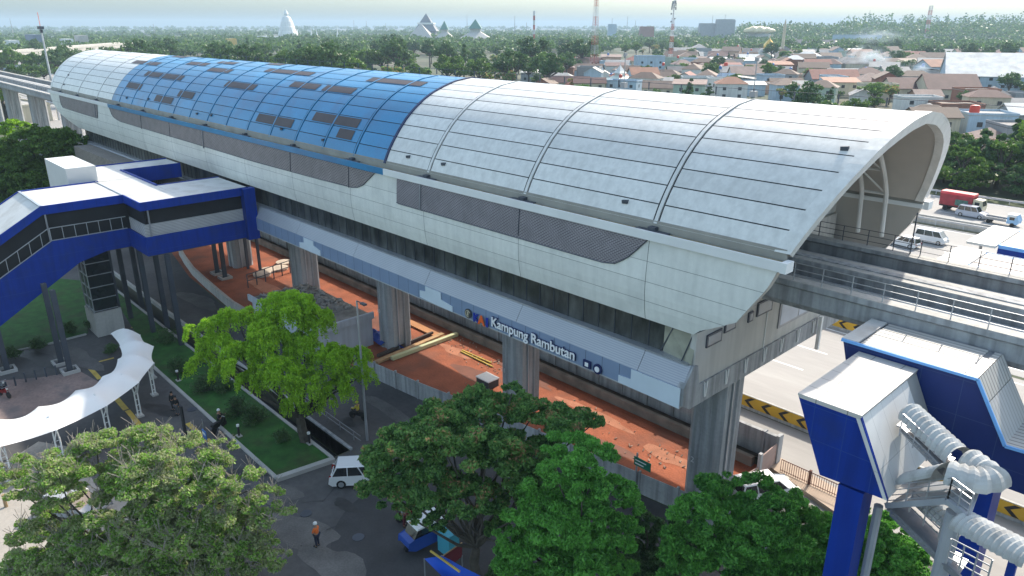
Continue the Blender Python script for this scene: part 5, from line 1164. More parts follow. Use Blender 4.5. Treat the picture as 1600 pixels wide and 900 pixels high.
M_OR = mat('orange_vest', (.75, .16, .03), .7); M_NAVY = mat('navy_cloth', (.015, .02, .045), .8); M_DKC = mat('dark_cloth', (.02, .022, .025), .8); M_YLC = mat('yellow_cloth', (.55, .45, .05), .7)
person(*G(496.5, 854), RAD(200), 'worker in white helmet and orange vest standing on the road', M_OR, M_NAVY, helmet=M_WHITE, arms='fold')
person(bx, by, RAD(-160), 'person in yellow top riding the black motorcycle', M_YLC, M_DKC, helmet=mat('yellow_helmet', (.6, .45, .05), .4), sit=True, arms='forward')
person(*G(272, 641), RAD(-60), 'person in dark clothes walking on the forecourt road by the lawn kerb', M_DKC, M_DKC)
person(*G(278, 648), RAD(-60), 'person in black top and light shoes just behind another by the lawn kerb', mat('black_cloth', (.012, .012, .014), .8), mat('grey_cloth', (.10, .10, .11), .8))
person(*G(632, 822), RAD(30), 'person in pale top standing beside the motorcycle under the tree', mat('pale_cloth', (.35, .33, .33), .8), mat('maroon_cloth', (.12, .02, .03), .8))
person(*G(702, 845), RAD(-120), 'person in olive clothes standing in the shade behind the three wheeler', mat('olive_cloth', (.13, .12, .07), .8), M_DKC, helmet=mat('yellow_helmet', (.6, .45, .05), .4))
person(*G(345, 668), RAD(120), 'person with white helmet seated on the scooter at the kerb', M_DKC, M_DKC, helmet=M_WHITE, sit=True, arms='forward')

# ================================================================ TREES
LM = dict(
    bright=leafmat('bright_green_leaves', (.02, .10, .005), (.34, .58, .035), trans=.45),
    green=leafmat('fresh_green_leaves', (.025, .11, .025), (.16, .44, .07), trans=.42),
    mid=leafmat('mid_green_leaves', (.028, .095, .025), (.19, .37, .09), (.42, .26, .13), trans=.4),
    olive=leafmat('olive_leaves', (.05, .13, .025), (.28, .50, .08), (.40, .44, .22), trans=.45),
    dark=leafmat('dark_green_leaves', (.02, .06, .02), (.09, .17, .055), trans=.3),
    far=leafmat('far_tree_leaves', (.02, .06, .015), (.12, .22, .035), trans=.3))
M_TWIG = mat('grey_twigs', (.26, .23, .20), .9, var=.2)
def limb(mb, a, b, r0, r1, wob=.3):
    a = Vector(a); b = Vector(b); pts = [a]
    for i in (1, 2, 3): pts.append(a.lerp(b, i / 4) + Vector((rnd.uniform(-wob, wob), rnd.uniform(-wob, wob), rnd.uniform(-wob, wob) * .4)))
    pts.append(b); mb.tube(pts, r0, 6, r1)
def shellpts(c, r, n, zs=.8, top=.3):
    """points through a clump, denser near its outside and upper side"""
    v = npr.normal(size=(n, 3)); v /= np.linalg.norm(v, axis=1)[:, None]; v[:, 2] = np.where(v[:, 2] < -.2, v[:, 2] * top, v[:, 2])
    rad = r * npr.uniform(.35, 1.0, n) ** .5
    return np.array(c) + v * rad[:, None] * np.array([1, 1, zs])
def tree(name, label, base, blobs, leafm, leaf=.2, per=900, trunk_r=.3, group=None, aspect=.55, down=.3, flat=.2, twigs=0, sub=7, droop=0.0, limbs=True):
    """blobs: (px, py, radius_px[, depth offset]) in front of base -> world clumps; every clump is broken into smaller tufts"""
    bx_, by_ = base; t = thing(name, label, 'tree', (bx_, by_, 0), group=group); C_ = []; wood = MB(); cs = []
    for bl in blobs:
        px, py, rp = bl[:3]; off = bl[3] if len(bl) > 3 else rnd.uniform(-1, 1) * 1.2
        c = PD(px, py, (bx_, by_, 0), off); dist = np.linalg.norm(c - CAM); r = rp / F * dist; cs.append((c, r))
    top = max(c[2] for c, r in cs); cen = np.mean([c for c, r in cs], 0)
    fork = Vector((bx_ + (cen[0] - bx_) * .25, by_ + (cen[1] - by_) * .25, max(1.2, min(c[2] for c, r in cs) * .55)))
    limb(wood, (bx_, by_, -.1), fork, trunk_r, trunk_r * .7, .12)
    for c, r in cs:
        if limbs: limb(wood, fork, (c[0], c[1], c[2] - r * .2), trunk_r * .32, .03, .35)
        ntuft = max(8, int(2.3 * sub * (r / 1.5) ** 1.2))
        for k in range(ntuft):
            v = npr.normal(size=3); v /= np.linalg.norm(v); v[2] = abs(v[2]) * .8 - .2
            tcn = c + v * r * npr.uniform(.45, .95); tr = r * npr.uniform(.15, .30); n = int(per * .8 * (tr / .45) ** 2)
            pts = shellpts(tcn, tr, n, zs=.5, top=.6)
            if droop > 0:
                n2 = max(6, int(n / 16)); st_ = shellpts(tcn, tr, n2, zs=.6); outw = st_ - c; outw[:, 2] = 0; outw /= np.linalg.norm(outw, axis=1)[:, None] + 1e-6
                ln = npr.uniform(.5, 1.0, n2) * droop; q_ = []
                for s_ in np.linspace(0, 1, 16): q_.append(st_ + outw * (ln * s_ * .35)[:, None] + np.array([0, 0, -1]) * (ln * s_ ** 1.4)[:, None] + npr.normal(size=(n2, 3)) * .04)
                pts = np.concatenate([pts[:len(pts) // 3]] + q_)
            C_.append(pts)
            if twigs and k % 2 == 0:
                for _ in range(twigs): 
                    e = tcn + npr.normal(size=3) * tr * .5 + np.array([0, 0, tr * .7]); wood_tw.append((tcn, e))
    C_ = np.concatenate(C_); V, Fq = leaf_quads(C_, leaf, aspect, down, flat=flat)
    npmesh('crown', V, Fq, leafm, t); wood.build('trunk', M_BARK, t)
    return t
wood_tw = []
def flush_twigs(parent):
    mb = MB()
    for a, b in wood_tw:
        a = Vector(a); b = Vector(b)
        for _ in range(5):
            d = (b - a); e = b + Vector((rnd.uniform(-.5, .5), rnd.uniform(-.5, .5), rnd.uniform(0, .6))) ; mb.bar(a.lerp(b, rnd.uniform(.2, .7)), e, .018)
    tag(mb.build('bare_twigs', M_TWIG, parent), kind='stuff'); wood_tw.clear()
# drooping bright tree
tree('drooping_tree', 'bright yellow green drooping tree on the lawn in front of the station', G(478, 690),
     [(463, 478, 36, 2), (430, 470, 26, 2.5), (368, 492, 26, 1.5), (335, 503, 20, 1), (300, 514, 13, .5), (342, 535, 28, .5), (316, 562, 22, 0), (379, 552, 32, -.5), (421, 525, 36, .3), (437, 574, 34, -1.6), (398, 588, 26, -1.2), (474, 535, 32, .8),
      (516, 556, 32, .4), (560, 553, 26, 1.2), (572, 580, 16, .8), (526, 600, 24, -.8), (474, 592, 30, -1.8), (458, 630, 20, -1.5), (510, 625, 16, -.5), (495, 500, 30, 2.2), (345, 575, 20, -.5), (548, 585, 20, -.2), (410, 500, 26, 1.8)],
     LM['bright'], leaf=.20, per=520, trunk_r=.45, droop=1.15, down=1.2, aspect=.42, sub=9)
# big centre tree
tree('broad_tree', 'broad mid green tree with browned tips in front of the red earth', G(742, 900),
     [(765, 640, 55, 1.5), (700, 655, 55, 1), (830, 645, 48, 1), (870, 665, 50, .5), (905, 655, 34), (650, 690, 58), (720, 710, 66, -1), (790, 715, 62, -.8), (610, 720, 48), (600, 760, 40, -.5), (665, 760, 55, -1.5), (740, 780, 52, -2), (800, 790, 36, -2), (845, 715, 45, -.5), (640, 800, 26, -1.5), (690, 810, 26, -1.8), (925, 660, 22, .5), (745, 615, 26, 1.5), (800, 610, 22, 1), (760, 700, 50, -2), (690, 690, 40, -2), (830, 750, 44, -1.5), (630, 740, 36, -1.5), (780, 830, 30, -1)],
     LM['mid'], leaf=.24, per=360, trunk_r=.35, sub=12, aspect=.5)
tree('feathery_tree', 'feathery green tree at the bottom centre right of the broad tree', G(905, 960),
     [(890, 700, 42, 1), (930, 720, 44), (870, 740, 48), (950, 770, 48), (830, 790, 50, -.5), (890, 800, 58, -1), (960, 830, 50, -.6), (840, 860, 52, -1.5), (910, 880, 55, -2), (985, 800, 30), (800, 840, 30, -1), (870, 900, 50, -2), (960, 890, 36, -1.5), (910, 760, 44, -1.5), (870, 830, 50, -2), (930, 850, 44, -2), (800, 880, 40, -1.5)],
     LM['green'], leaf=.22, per=420, trunk_r=.3, sub=12, aspect=.4, down=.7)
tree('feathery_tree', 'feathery green tree at the bottom between the pier and the lift hall', G(1165, 985),
     [(1130, 770, 44, 1), (1180, 760, 34, 1), (1080, 800, 44), (1150, 810, 52), (1215, 800, 44), (1270, 825, 48), (1075, 850, 46, -.8), (1140, 870, 55, -1.5), (1215, 870, 55, -1), (1285, 880, 46, -.8), (1310, 850, 36, -.5), (1325, 890, 38, -1), (1240, 790, 34, 0), (1050, 890, 36, -1), (1180, 905, 50, -2), (1100, 900, 40, -2), (1190, 840, 46, -2), (1110, 820, 40, -1.5), (1250, 860, 44, -2), (1240, 905, 40, -2)],
     LM['green'], leaf=.22, per=420, trunk_r=.3, sub=12, aspect=.4, down=.7)
tree('small_leafy_tree', 'smaller olive tipped green tree in front of the blue column', G(1385, 985),
     [(1390, 820, 34, 1), (1350, 850, 34), (1415, 860, 30), (1370, 885, 42, -1), (1320, 870, 26), (1430, 895, 24, -.5), (1300, 905, 28, -1), (1335, 900, 40, -2), (1390, 870, 40, -2), (1360, 830, 30, -1), (1400, 900, 40, -2), (1300, 860, 30, -1.5), (1345, 800, 20, 0)],
     LM['green'], leaf=.2, per=420, trunk_r=.2, sub=14, aspect=.45)
tree('dark_tree', 'dense dark tree in the gap between the two feathery trees', G(1010, 960),
     [(1010, 820, 34, 2), (1030, 860, 44, 2), (985, 880, 44, 1.5), (1050, 900, 40, 1.5), (1000, 910, 40, 1), (780, 905, 30, 3), (1020, 900, 50, 0), (1060, 840, 36, 1)], LM['dark'], leaf=.22, per=380, trunk_r=.2, sub=12)
# lower left tree
tl = tree('olive_tree', 'large sparse olive green tree with bare grey twigs at the lower left', G(172, 905),
     [(225, 690, 40, 1.5), (150, 700, 44, 1), (285, 705, 40, 1), (90, 735, 44), (30, 760, 38), (200, 740, 52), (270, 750, 50), (335, 735, 42), (385, 760, 40), (240, 800, 55, -.8), (310, 800, 52, -.5), (370, 815, 44), (425, 810, 34), (60, 850, 44), (110, 880, 50, -1), (45, 890, 36, -1), (190, 870, 48, -1), (255, 870, 52, -1.2), (325, 870, 48, -1), (390, 880, 44, -.6), (435, 870, 22), (110, 790, 30), (240, 740, 50, -1.5), (300, 760, 46, -1.5), (220, 830, 50, -2), (290, 840, 46, -2), (350, 790, 40, -1), (360, 850, 46, -1.5), (150, 860, 44, -1.5), (240, 895, 50, -2), (320, 900, 46, -2), (400, 850, 36, -1), (80, 770, 40, -.5), (120, 750, 40, 0), (180, 790, 46, -1), (130, 830, 40, -1), (60, 810, 30, 0), (90, 880, 44, -1.5), (170, 900, 46, -2), (30, 900, 40, -1), (345, 700, 26, 1), (410, 780, 34, -.5), (20, 730, 30, 1)],
     LM['olive'], leaf=.18, per=330, trunk_r=.28, sub=9, aspect=.5, twigs=1)
flush_twigs(tl)
# mid distance trees on the left
tree('shady_tree', 'dark shady tree between the blue footbridge and the far left viaduct', G(60, 345),
     [(70, 230, 30), (30, 255, 30), (110, 245, 30), (60, 275, 34), (100, 275, 26), (20, 290, 30), (140, 240, 18), (130, 270, 20), (0, 270, 26), (60, 300, 26), (-10, 310, 30), (150, 255, 12), (90, 215, 26), (50, 210, 22), (10, 235, 26), (120, 222, 18), (85, 295, 22), (30, 315, 26), (130, 290, 14)], LM['far'], leaf=.42, per=60, trunk_r=.4, sub=11)
tree('pale_leafy_tree', 'light green leafy tree under the far left viaduct', G(30, 240), [(20, 195, 14), (40, 200, 12), (5, 208, 14), (60, 205, 8), (30, 212, 14)], LM['bright'], leaf=.5, per=50, trunk_r=.3, sub=9)
# shrubs on the lawn
def shrub(px, py, rp, label, m='dark', leaf=.14, h=1.0):
    x, y = G(px, py); dist = np.linalg.norm(np.array([x, y, 0]) - CAM); r = rp / F * dist; t = thing('shrub', label, 'shrub', (x, y, .1), group='shrubs and small trees on the lawn')
    C_ = [];  wood = MB()
    for k in range(26):
        a = rnd.uniform(0, 6.28); e = rnd.uniform(.2, 1.4); d = Vector((math.cos(a) * math.cos(e), math.sin(a) * math.cos(e), math.sin(e) * h)) * r * rnd.uniform(.75, 1.1); wood.bar((x, y, .1), Vector((x, y, .15)) + d, .03)
        for s_ in np.linspace(.35, 1, 8): C_.append(np.array((x, y, .2)) + np.array(d) * s_ + npr.normal(size=(9, 3)) * r * .12)
    V, Fq = leaf_quads(np.concatenate(C_), leaf * 1.5, .3, 0.2); npmesh('foliage', V, Fq, LM[m], t); wood.build('stem', M_BARK, t)
for px, py, rp, l in ((283, 583, 19, 'spiky dark green shrub nearest the canopy end'), (325, 612, 24, 'dark green shrub beneath the left edge of the drooping tree'), (352, 612, 18, 'rounded shrub right beneath the drooping branches'), (372, 650, 24, 'large fan leaved shrub in the middle of the lawn'), (400, 660, 20, 'fan leaved shrub just right of the largest one'), (440, 690, 14, 'thin young shrub on the lawn near the trunk'), (262, 535, 18, 'leafy shrub in a planter by the footbridge column'), (175, 553, 10, 'low bush against the lift shaft base'), (145, 515, 12, 'bush left of the lift shaft base'), (20, 560, 12, 'low hedge bush at the left edge lawn, leftmost'), (60, 545, 12, 'low hedge bush left of the paired dark columns'), (110, 520, 12, 'low hedge bush right of the paired dark columns')):
    shrub(px, py, rp, l)
# --- generic trees of several kinds, copied with their trunks
def proto(name, kind, leafm, h=9.0, r=4.5, leaf=.55, n=2600, lobes=11, seed=1):
    global npr
    npr = np.random.default_rng(seed); rr = random.Random(seed); t = thing(name, 'x', 'tree', (0, 0, 0)); C_ = []; wood = MB(); wood.tube([(0, 0, -.3), (.1, .1, h * .35), (0, .2, h * .6)], r * .07, 6, r * .03)
    for k in range(lobes):
        a = rr.uniform(0, 6.28); q_ = rr.uniform(.15, .75) * r; zz = h * rr.uniform(.5, .85) if kind == 'round' else h * rr.uniform(.25, .9)
        if kind == 'cone': q_ *= (1 - zz / h) * 1.2
        if kind == 'bush': zz = h * rr.uniform(.12, .85)
        c = np.array([q_ * math.cos(a), q_ * math.sin(a), zz]); br = r * rr.uniform(.28, .45) * (1 if kind == 'round' else max(.4, 1.2 - zz / h)); wood.bar((0, 0, h * .4), tuple(c), r * .03)
        for j in range(5):
            v = npr.normal(size=3); v /= np.linalg.norm(v); v[2] = abs(v[2]); C_.append(shellpts(c + v * br * .7, br * npr.uniform(.35, .6), n // (lobes * 5)))
    V, Fq = leaf_quads(np.concatenate(C_), leaf, .7, .2); npmesh('crown', V, Fq, leafm, t); wood.build('trunk', M_BARK, t); return t
PT = [proto('broadleaf_tree', 'round', LM['far'], 11, 6.5, .75, 2600, 12, 3), proto('broadleaf_tree', 'round', LM['far'], 8, 5.5, .7, 2200, 10, 5), proto('broadleaf_tree', 'round', LM['dark'], 14, 7.5, .85, 2800, 14, 8), proto('conical_tree', 'cone', LM['dark'], 13, 5, .7, 1800, 12, 9), proto('broadleaf_tree', 'round', LM['mid'], 9, 5.0, .7, 2000, 10, 12)]
PT.append(proto('roadside_tree', 'bush', LM['far'], 10, 6.5, .7, 4200, 22, 21)); PT.append(proto('roadside_tree', 'bush', LM['dark'], 8, 6.0, .65, 3600, 20, 23))
npr = np.random.default_rng(77)
def palm():
    t = thing('palm_tree', 'x', 'palm', (0, 0, 0)); MB().tube([(0, 0, 0), (.2, 0, 4), (.1, .2, 8)], .22, 6, .14).build('trunk', M_BARK, t); mb = MB()
    for k in range(14):
        a = k * 2.4; up = .9 - .08 * k; pts = [Vector((.1, .2, 8)) + Vector((math.cos(a) * s_ * 3.2, math.sin(a) * s_ * 3.2, up * s_ * 2 - 2.6 * s_ * s_)) for s_ in np.linspace(0, 1, 6)]
        for p_, q_ in zip(pts, pts[1:]): d = Vector((-math.sin(a), math.cos(a), 0)) * .35; mb.quad(p_ - d, q_ - d * .8, q_ + d * .8 - Vector((0, 0, .2)), p_ + d - Vector((0, 0, .2)))
    mb.build('fronds', LM['dark'], t); return t
PALM = palm()
index_kids(); USED = set()
def put(pr, x, y, s, label, group, cat=None):
    if pr.name not in USED: USED.add(pr.name); t = pr
    else: t = copy_tree(pr)
    t.location = (x, y, 0); t.scale = (s, s, s * rnd.uniform(.9, 1.15)); t.rotation_euler = (0, 0, rnd.uniform(0, 6.28)); t['label'] = label; t['group'] = group
    return t
def inside(px, py, x0, x1, y0, y1): return x0 <= px <= x1 and y0 <= py <= y1
def proj(x, y, z=0):
    q_ = R.T @ (np.array([x, y, z]) - CAM); return 800 + F * q_[0] / q_[2], 450 + F * q_[1] / q_[2]
ORD = ['first', 'second', 'third', 'fourth', 'fifth', 'sixth', 'seventh', 'eighth', 'ninth', 'tenth', 'eleventh', 'twelfth', 'thirteenth', 'fourteenth', 'fifteenth', 'sixteenth', 'seventeenth', 'eighteenth', 'nineteenth', 'twentieth'] + ['%dth' % i if i % 10 not in (1, 2, 3) or 11 <= i <= 13 else '%d%s' % (i, {1: 'st', 2: 'nd', 3: 'rd'}[i % 10]) for i in range(21, 130)]
KN = {0: 'round mid green tree', 1: 'low bushy green tree', 2: 'tall dark broad tree', 3: 'dark conical tree', 4: 'loose leafy tree', 5: 'dense bushy tree', 6: 'dense dark bushy tree'}
def plant_row(cells, what, group):
    """cells: (x, y, scale, kind); labels count from the left in the photograph's direction"""
    cells = sorted(cells, key=lambda c: proj(c[0], c[1])[0]); cnt = {}
    for x, y, s, k in cells:
        cnt[k] = cnt.get(k, 0) + 1; put(PT[k], x, y, s, '%s %s, %s of that kind' % (ORD[cnt[k] - 1], KN[k], what) if False else '%s %s from left, %s' % (ORD[cnt[k] - 1], KN[k], what), group)
# trees along the far edge of the motorway, right
cells = [(x, 161 + rnd.uniform(-2, 2) + (i % 2) * 5, rnd.uniform(.8, 1.05), rnd.choice([5, 5, 6])) for i, x in enumerate(np.arange(-70, 12, 4.6))]
plant_row(cells, 'beside the far motorway lane', 'trees along the far motorway edge')
# wood behind the station, left half: several depth rows
for row, (d0, d1, n) in enumerate(((330, 390, 34), (400, 480, 36), (490, 600, 36), (620, 760, 34))):
    cells = []
    for i in range(n):
        px = 150 + (860 - 150) * (i + rnd.random() * .8) / n if row < 2 else -20 + 950 * (i + rnd.random() * .8) / n
        d = rnd.uniform(d0, d1); q_ = P(px, 300, z=0); v = q_[:2] / np.linalg.norm(q_[:2]); x, y = v * d
        cells.append((x, y, rnd.uniform(1.0, 1.55), rnd.choice([0, 0, 1, 2, 2, 4, 3])))
    plant_row(cells, '%s of wood behind station' % ['nearest row', 'second row', 'third row', 'fourth row'][row], 'trees of the wood behind the station')
# far-off wood to the horizon: one mass
def farwood(name, label, regions, leaf0=2.2):
    C_ = []; S_ = []
    for (px0, px1, d0, d1, n, hh) in regions:
        for i in range(n):
            px = rnd.uniform(px0, px1); d = math.sqrt(rnd.uniform(d0 ** 2, d1 ** 2)); q_ = P(px, 300, z=0); v = q_[:2] / np.linalg.norm(q_[:2]); x, y = v * d; h_ = rnd.uniform(.55, 1.15) * hh; r_ = rnd.uniform(5, 9) * (1 + d / 5000)
            m_ = 70 if d < 1500 else 40
            C_.append(shellpts((x, y, h_ * .62), r_, m_, zs=h_ * .42 / r_)); S_.append(np.full(m_, leaf0 * (1 + d / 1800)))
    C_ = np.concatenate(C_); S_ = np.concatenate(S_); V, Fq = leaf_quads(C_, 1.0, .8, 0); V = (V.reshape(-1, 4, 3) - C_[:, None]) * S_[:, None, None] + C_[:, None]; V = V.reshape(-1, 3)
    o = npmesh(name, V, Fq, LM['far']); return tag(o, label, 'wood', kind='stuff')
farwood('far_wood', 'hazy dark green wood stretching to the horizon', [(-80, 900, 760, 1500, 1300, 14), (-80, 1700, 1500, 3200, 1500, 16), (850, 1700, 900, 1500, 700, 12), (1130, 1700, 1500, 2400, 900, 34), (1280, 1600, 1900, 2600, 260, 52), (-80, 1700, 3200, 7000, 900, 26)])

# ================================================================ TOWN: houses
ROOFC = {'red tiled': (.19, .06, .045), 'orange tiled': (.26, .12, .075), 'maroon tiled': (.11, .055, .05), 'brown tiled': (.13, .09, .07), 'grey sheet': (.25, .25, .25), 'rusty sheet': (.17, .12, .095), 'white sheet': (.62, .62, .60), 'pale grey': (.38, .37, .35), 'dark grey': (.10, .10, .11), 'blue sheet': (.16, .26, .38), 'pinkish tiled': (.22, .155, .135)}
WALLC = {'white': (.58, .58, .56), 'cream': (.50, .45, .34), 'pale blue': (.36, .46, .54), 'grey': (.28, .29, .30), 'pale green': (.36, .44, .36), 'brick': (.26, .12, .08), 'peach': (.50, .33, .24)}
for k_, v_ in ROOFC.items(): mat('roof_' + k_, v_, .75, var=.16, scale=.35, fine=.1, dirt=tuple(c * .55 for c in v_), dirtamt=.5, dirtscale=.2)
for k_, v_ in WALLC.items(): mat('wall_' + k_, v_, .85, var=.08, scale=.3, streak=.12)
M_WIN = mat('house_window', (.03, .035, .04), .3)
HN = []
def house(x, y, rz, w, d, h, kind, rc, wc, label=None, win=True, group=None, rise=None, name='house'):
    t = thing(name, label, 'house', (x, y, 0), rz, group); a, b = w / 2, d / 2; rise = rise or (b * .55)
    MB().box(-a, -b, -.2, a, b, h).build('wall', MATS['wall_' + wc], t, local=True); e = .6; rm = MATS['roof_' + rc]
    mb = MB()
    if kind == 'gable':
        mb.prism([(-b - e, h - e * .4), (0, h + rise), (b + e, h - e * .4), (b + e, h - e * .4 - .18), (0, h + rise - .18), (-b - e, h - e * .4 - .18)], 0, -a - e, a + e)
        MB().prism([(-b, h), (b, h), (0, h + rise - .2)], 0, -a + .02, a - .02).build('gable_wall', MATS['wall_' + wc], t, local=True)
    elif kind == 'hip':
        r_ = max(0, a - b); vs = [(-a - e, -b - e, h - .2), (a + e, -b - e, h - .2), (a + e, b + e, h - .2), (-a - e, b + e, h - .2), (-r_, 0, h + rise), (r_, 0, h + rise)]
        mb.add(vs, [(0, 1, 5, 4), (1, 2, 5), (2, 3, 4, 5), (3, 0, 4), (3, 2, 1, 0)])
    elif kind == 'shed':
        mb.prism([(-b - e, h + .1), (b + e, h + rise * .6), (b + e, h + rise * .6 - .2), (-b - e, h - .1)], 0, -a - e, a + e)
    else:
        mb.box(-a - .1, -b - .1, h, a + .1, b + .1, h + .15); 
        MB().box(-a - .1, -b - .12, h + .15, a + .1, -b + .1, h + .75).box(-a - .1, b - .1, h + .15, a + .1, b + .12, h + .75).box(-a - .12, -b + .1, h + .15, -a + .1, b - .1, h + .75).box(a - .1, -b + .1, h + .15, a + .12, b - .1, h + .75).build('parapet', MATS['wall_' + wc], t, local=True)
    mb.build('roof', rm, t, local=True)
    if win:
        nf = max(1, int(h / 3)); nw = max(1, int(w / 4.5))
        for f in range(nf):
            for i in range(nw):
                xx = -a + (i + .5) * w / nw; z_ = 1.0 + f * 3; MB().box(xx - .7, -b - .05, z_, xx + .7, -b + .02, z_ + 1.3).build('window', M_WIN, t, local=True)
        nd = max(1, int(d / 5))
        for f in range(nf):
            for i in range(nd): yy = -b + (i + .5) * d / nd; z_ = 1.0 + f * 3; MB().box(a - .02, yy - .6, z_, a + .05, yy + .6, z_ + 1.3).build('window', M_WIN, t, local=True)
    return t
TAKEN = []
def hp(px, py, wpx, dm, h, kind, rc, wc, label, rz=None, rise=None, **kw):
    """house whose roof centre shows at px, py"""
    q_ = P(px, py, z=h + 1); x, y = q_[:2]; dist = math.hypot(x, y); w = wpx / F * dist; TAKEN.append((x, y, max(w, dm) * .62))
    return house(x, y, rz if rz is not None else RAD(rnd.uniform(20, 60)), w, dm, h, kind, rc, wc, label, rise=rise, **kw)
gh = 'notable houses of the town beyond the motorway'
hp(1300, 118, 62, 15, 5, 'gable', 'red tiled', 'grey', 'big house with red tiled gable roof and pale gable wall, left of the smoke', RAD(42))
hp(1240, 132, 34, 10, 4.5, 'gable', 'pale grey', 'brick', 'brick walled house with pale sheet roof before the big red roof', RAD(40))
hp(1360, 122, 40, 13, 4.5, 'hip', 'pinkish tiled', 'brick', 'house with sunlit pale orange hip roof right of the big red roof', RAD(40))
hp(1412, 132, 44, 15, 4, 'gable', 'maroon tiled', 'cream', 'house with maroon gable roof and cream gable in the middle right', RAD(40))
hp(1480, 132, 62, 20, 5, 'gable', 'maroon tiled', 'cream', 'large maroon roofed house with one white roof panel', RAD(35))
hp(1435, 148, 50, 9, 6, 'flat', 'pale grey', 'white', 'long white walled block with small square windows right of the leafy clump', RAD(38))
hp(1430, 152, 26, 6, 4, 'gable', 'white sheet', 'grey', 'small dark roofed hut with one white roof slope near the arch', RAD(35))
hp(1495, 158, 52, 12, 5, 'flat', 'rusty sheet', 'brick', 'cluttered brick block with rusty and white sheets behind the roof arch', RAD(38))
hp(1540, 172, 58, 11, 7, 'flat', 'pale grey', 'pale blue', 'pale blue walled house with dark opening and red water tank on its roof', RAD(38))
hp(1585, 190, 40, 12, 6, 'flat', 'dark grey', 'grey', 'dark grey flat roofed block at the right edge above the trees', RAD(38))
hp(1590, 170, 30, 10, 5, 'gable', 'white sheet', 'grey', 'grey house with white edged gable at the right edge', RAD(38))
hp(1545, 208, 46, 9, 3.2, 'hip', 'pinkish tiled', 'pale blue', 'low house with weathered pink brown roof just above the roadside trees', RAD(38))
hp(1460, 100, 36, 14, 7, 'gable', 'orange tiled', 'pale blue', 'house with orange gable and plain grey side right of the palms', RAD(60))
hp(1500, 104, 40, 13, 5, 'gable', 'pinkish tiled', 'pale green', 'house with long tan roof and green gable below the hedge', RAD(30))
hp(1552, 112, 110, 34, 9, 'gable', 'white sheet', 'pale blue', 'long white roofed factory hall with pale blue walls at the right edge', RAD(22))
hp(1170, 112, 52, 14, 5, 'gable', 'pinkish tiled', 'white', 'house with pale tan gable roof behind the thin pole on the station ridge', RAD(40))
hp(1180, 128, 26, 7, 5, 'shed', 'white sheet', 'pale blue', 'small house with bright white lean to roof and blue side', RAD(40))
hp(1125, 120, 34, 10, 7, 'flat', 'pale grey', 'white', 'two storey pale block with tall dark windows and roof greenery', RAD(40))
hp(1090, 118, 44, 10, 7, 'flat', 'dark grey', 'white', 'white block with flat dark top and paired dark windows left of the roof greenery', RAD(40))
hp(1005, 112, 40, 12, 6, 'gable', 'orange tiled', 'pale blue', 'two storey house with orange roof and row of white framed windows by the mosque', RAD(50))
hp(995, 92, 34, 12, 6, 'hip', 'red tiled', 'cream', 'house with bright red hip roof above the orange roofed one', RAD(50))
hp(1015, 86, 40, 12, 11, 'flat', 'pale grey', 'pale blue', 'tall plain blue grey block left of the telecom mast', RAD(50))
hp(1065, 86, 46, 16, 4, 'gable', 'brown tiled', 'cream', 'long brown roofed house right of the telecom mast', RAD(20))
hp(955, 94, 30, 12, 5, 'flat', 'pale grey', 'pale blue', 'pale blue low block right of the lattice tower', RAD(30))
hp(915, 106, 50, 13, 4, 'gable', 'rusty sheet', 'pale blue', 'low house with rusty roof at the foot of the lattice tower', RAD(30))
hp(830, 110, 26, 8, 5, 'shed', 'white sheet', 'grey', 'small hut with bright sheet roof among trees left of the tower', RAD(30))
hp(885, 124, 70, 10, 3.5, 'gable', 'maroon tiled', 'cream', 'low house with maroon roof partly hidden by the station ridge', RAD(25))
hp(1030, 132, 50, 10, 3.5, 'gable', 'rusty sheet', 'cream', 'low house with dark curved looking roof right behind the ridge', RAD(25))
hp(1140, 78, 30, 14, 5, 'hip', 'dark grey', 'pale green', 'green house with dark hip roof beneath the golden dome', RAD(30))
hp(1130, 66, 22, 12, 6, 'hip', 'orange tiled', 'white', 'small orange roofed house left of the golden dome', RAD(30))
hp(1270, 68, 70, 22, 6, 'gable', 'dark grey', 'white', 'wide dark roofed hall with bright white sheet ends left of the smoke', RAD(20))
hp(1340, 78, 24, 14, 5, 'shed', 'white sheet', 'grey', 'bright white roofed shed in the smoke', RAD(20))
hp(1370, 70, 26, 12, 6, 'gable', 'red tiled', 'peach', 'peach and red house right of the white shed', RAD(30))
hp(1460, 82, 44, 16, 4, 'gable', 'pale grey', 'white', 'house with pale grey roof left of the tall blue grey gable', RAD(30))
hp(1340, 54, 60, 30, 16, 'flat', 'dark grey', 'pale blue', 'wide blue grey multi storey block in the haze behind the smoke', RAD(20), win=False)
hp(1590, 45, 44, 40, 36, 'flat', 'grey sheet', 'grey', 'tall grey tower block at the right edge of the horizon', RAD(20), win=False)
# red tank
def tank(px, py, hz, label, m=None, r=1.0):
    q_ = P(px, py, z=hz); tag(MB().lathe([(r, 0), (r, 1.7), (r * .8, 2.0), (.3, 2.1), (0, 2.1)], tuple(q_), 14).build('water_tank', m or mat('tank_red', (.50, .05, .03), .4)), label, 'water tank')
tank(1522, 176, 7.3, 'red water tank on the pale blue house near the roof arch', r=1.3); tank(1134, 103, 7, 'pink red box shaped tank among the town roofs', r=1.2)
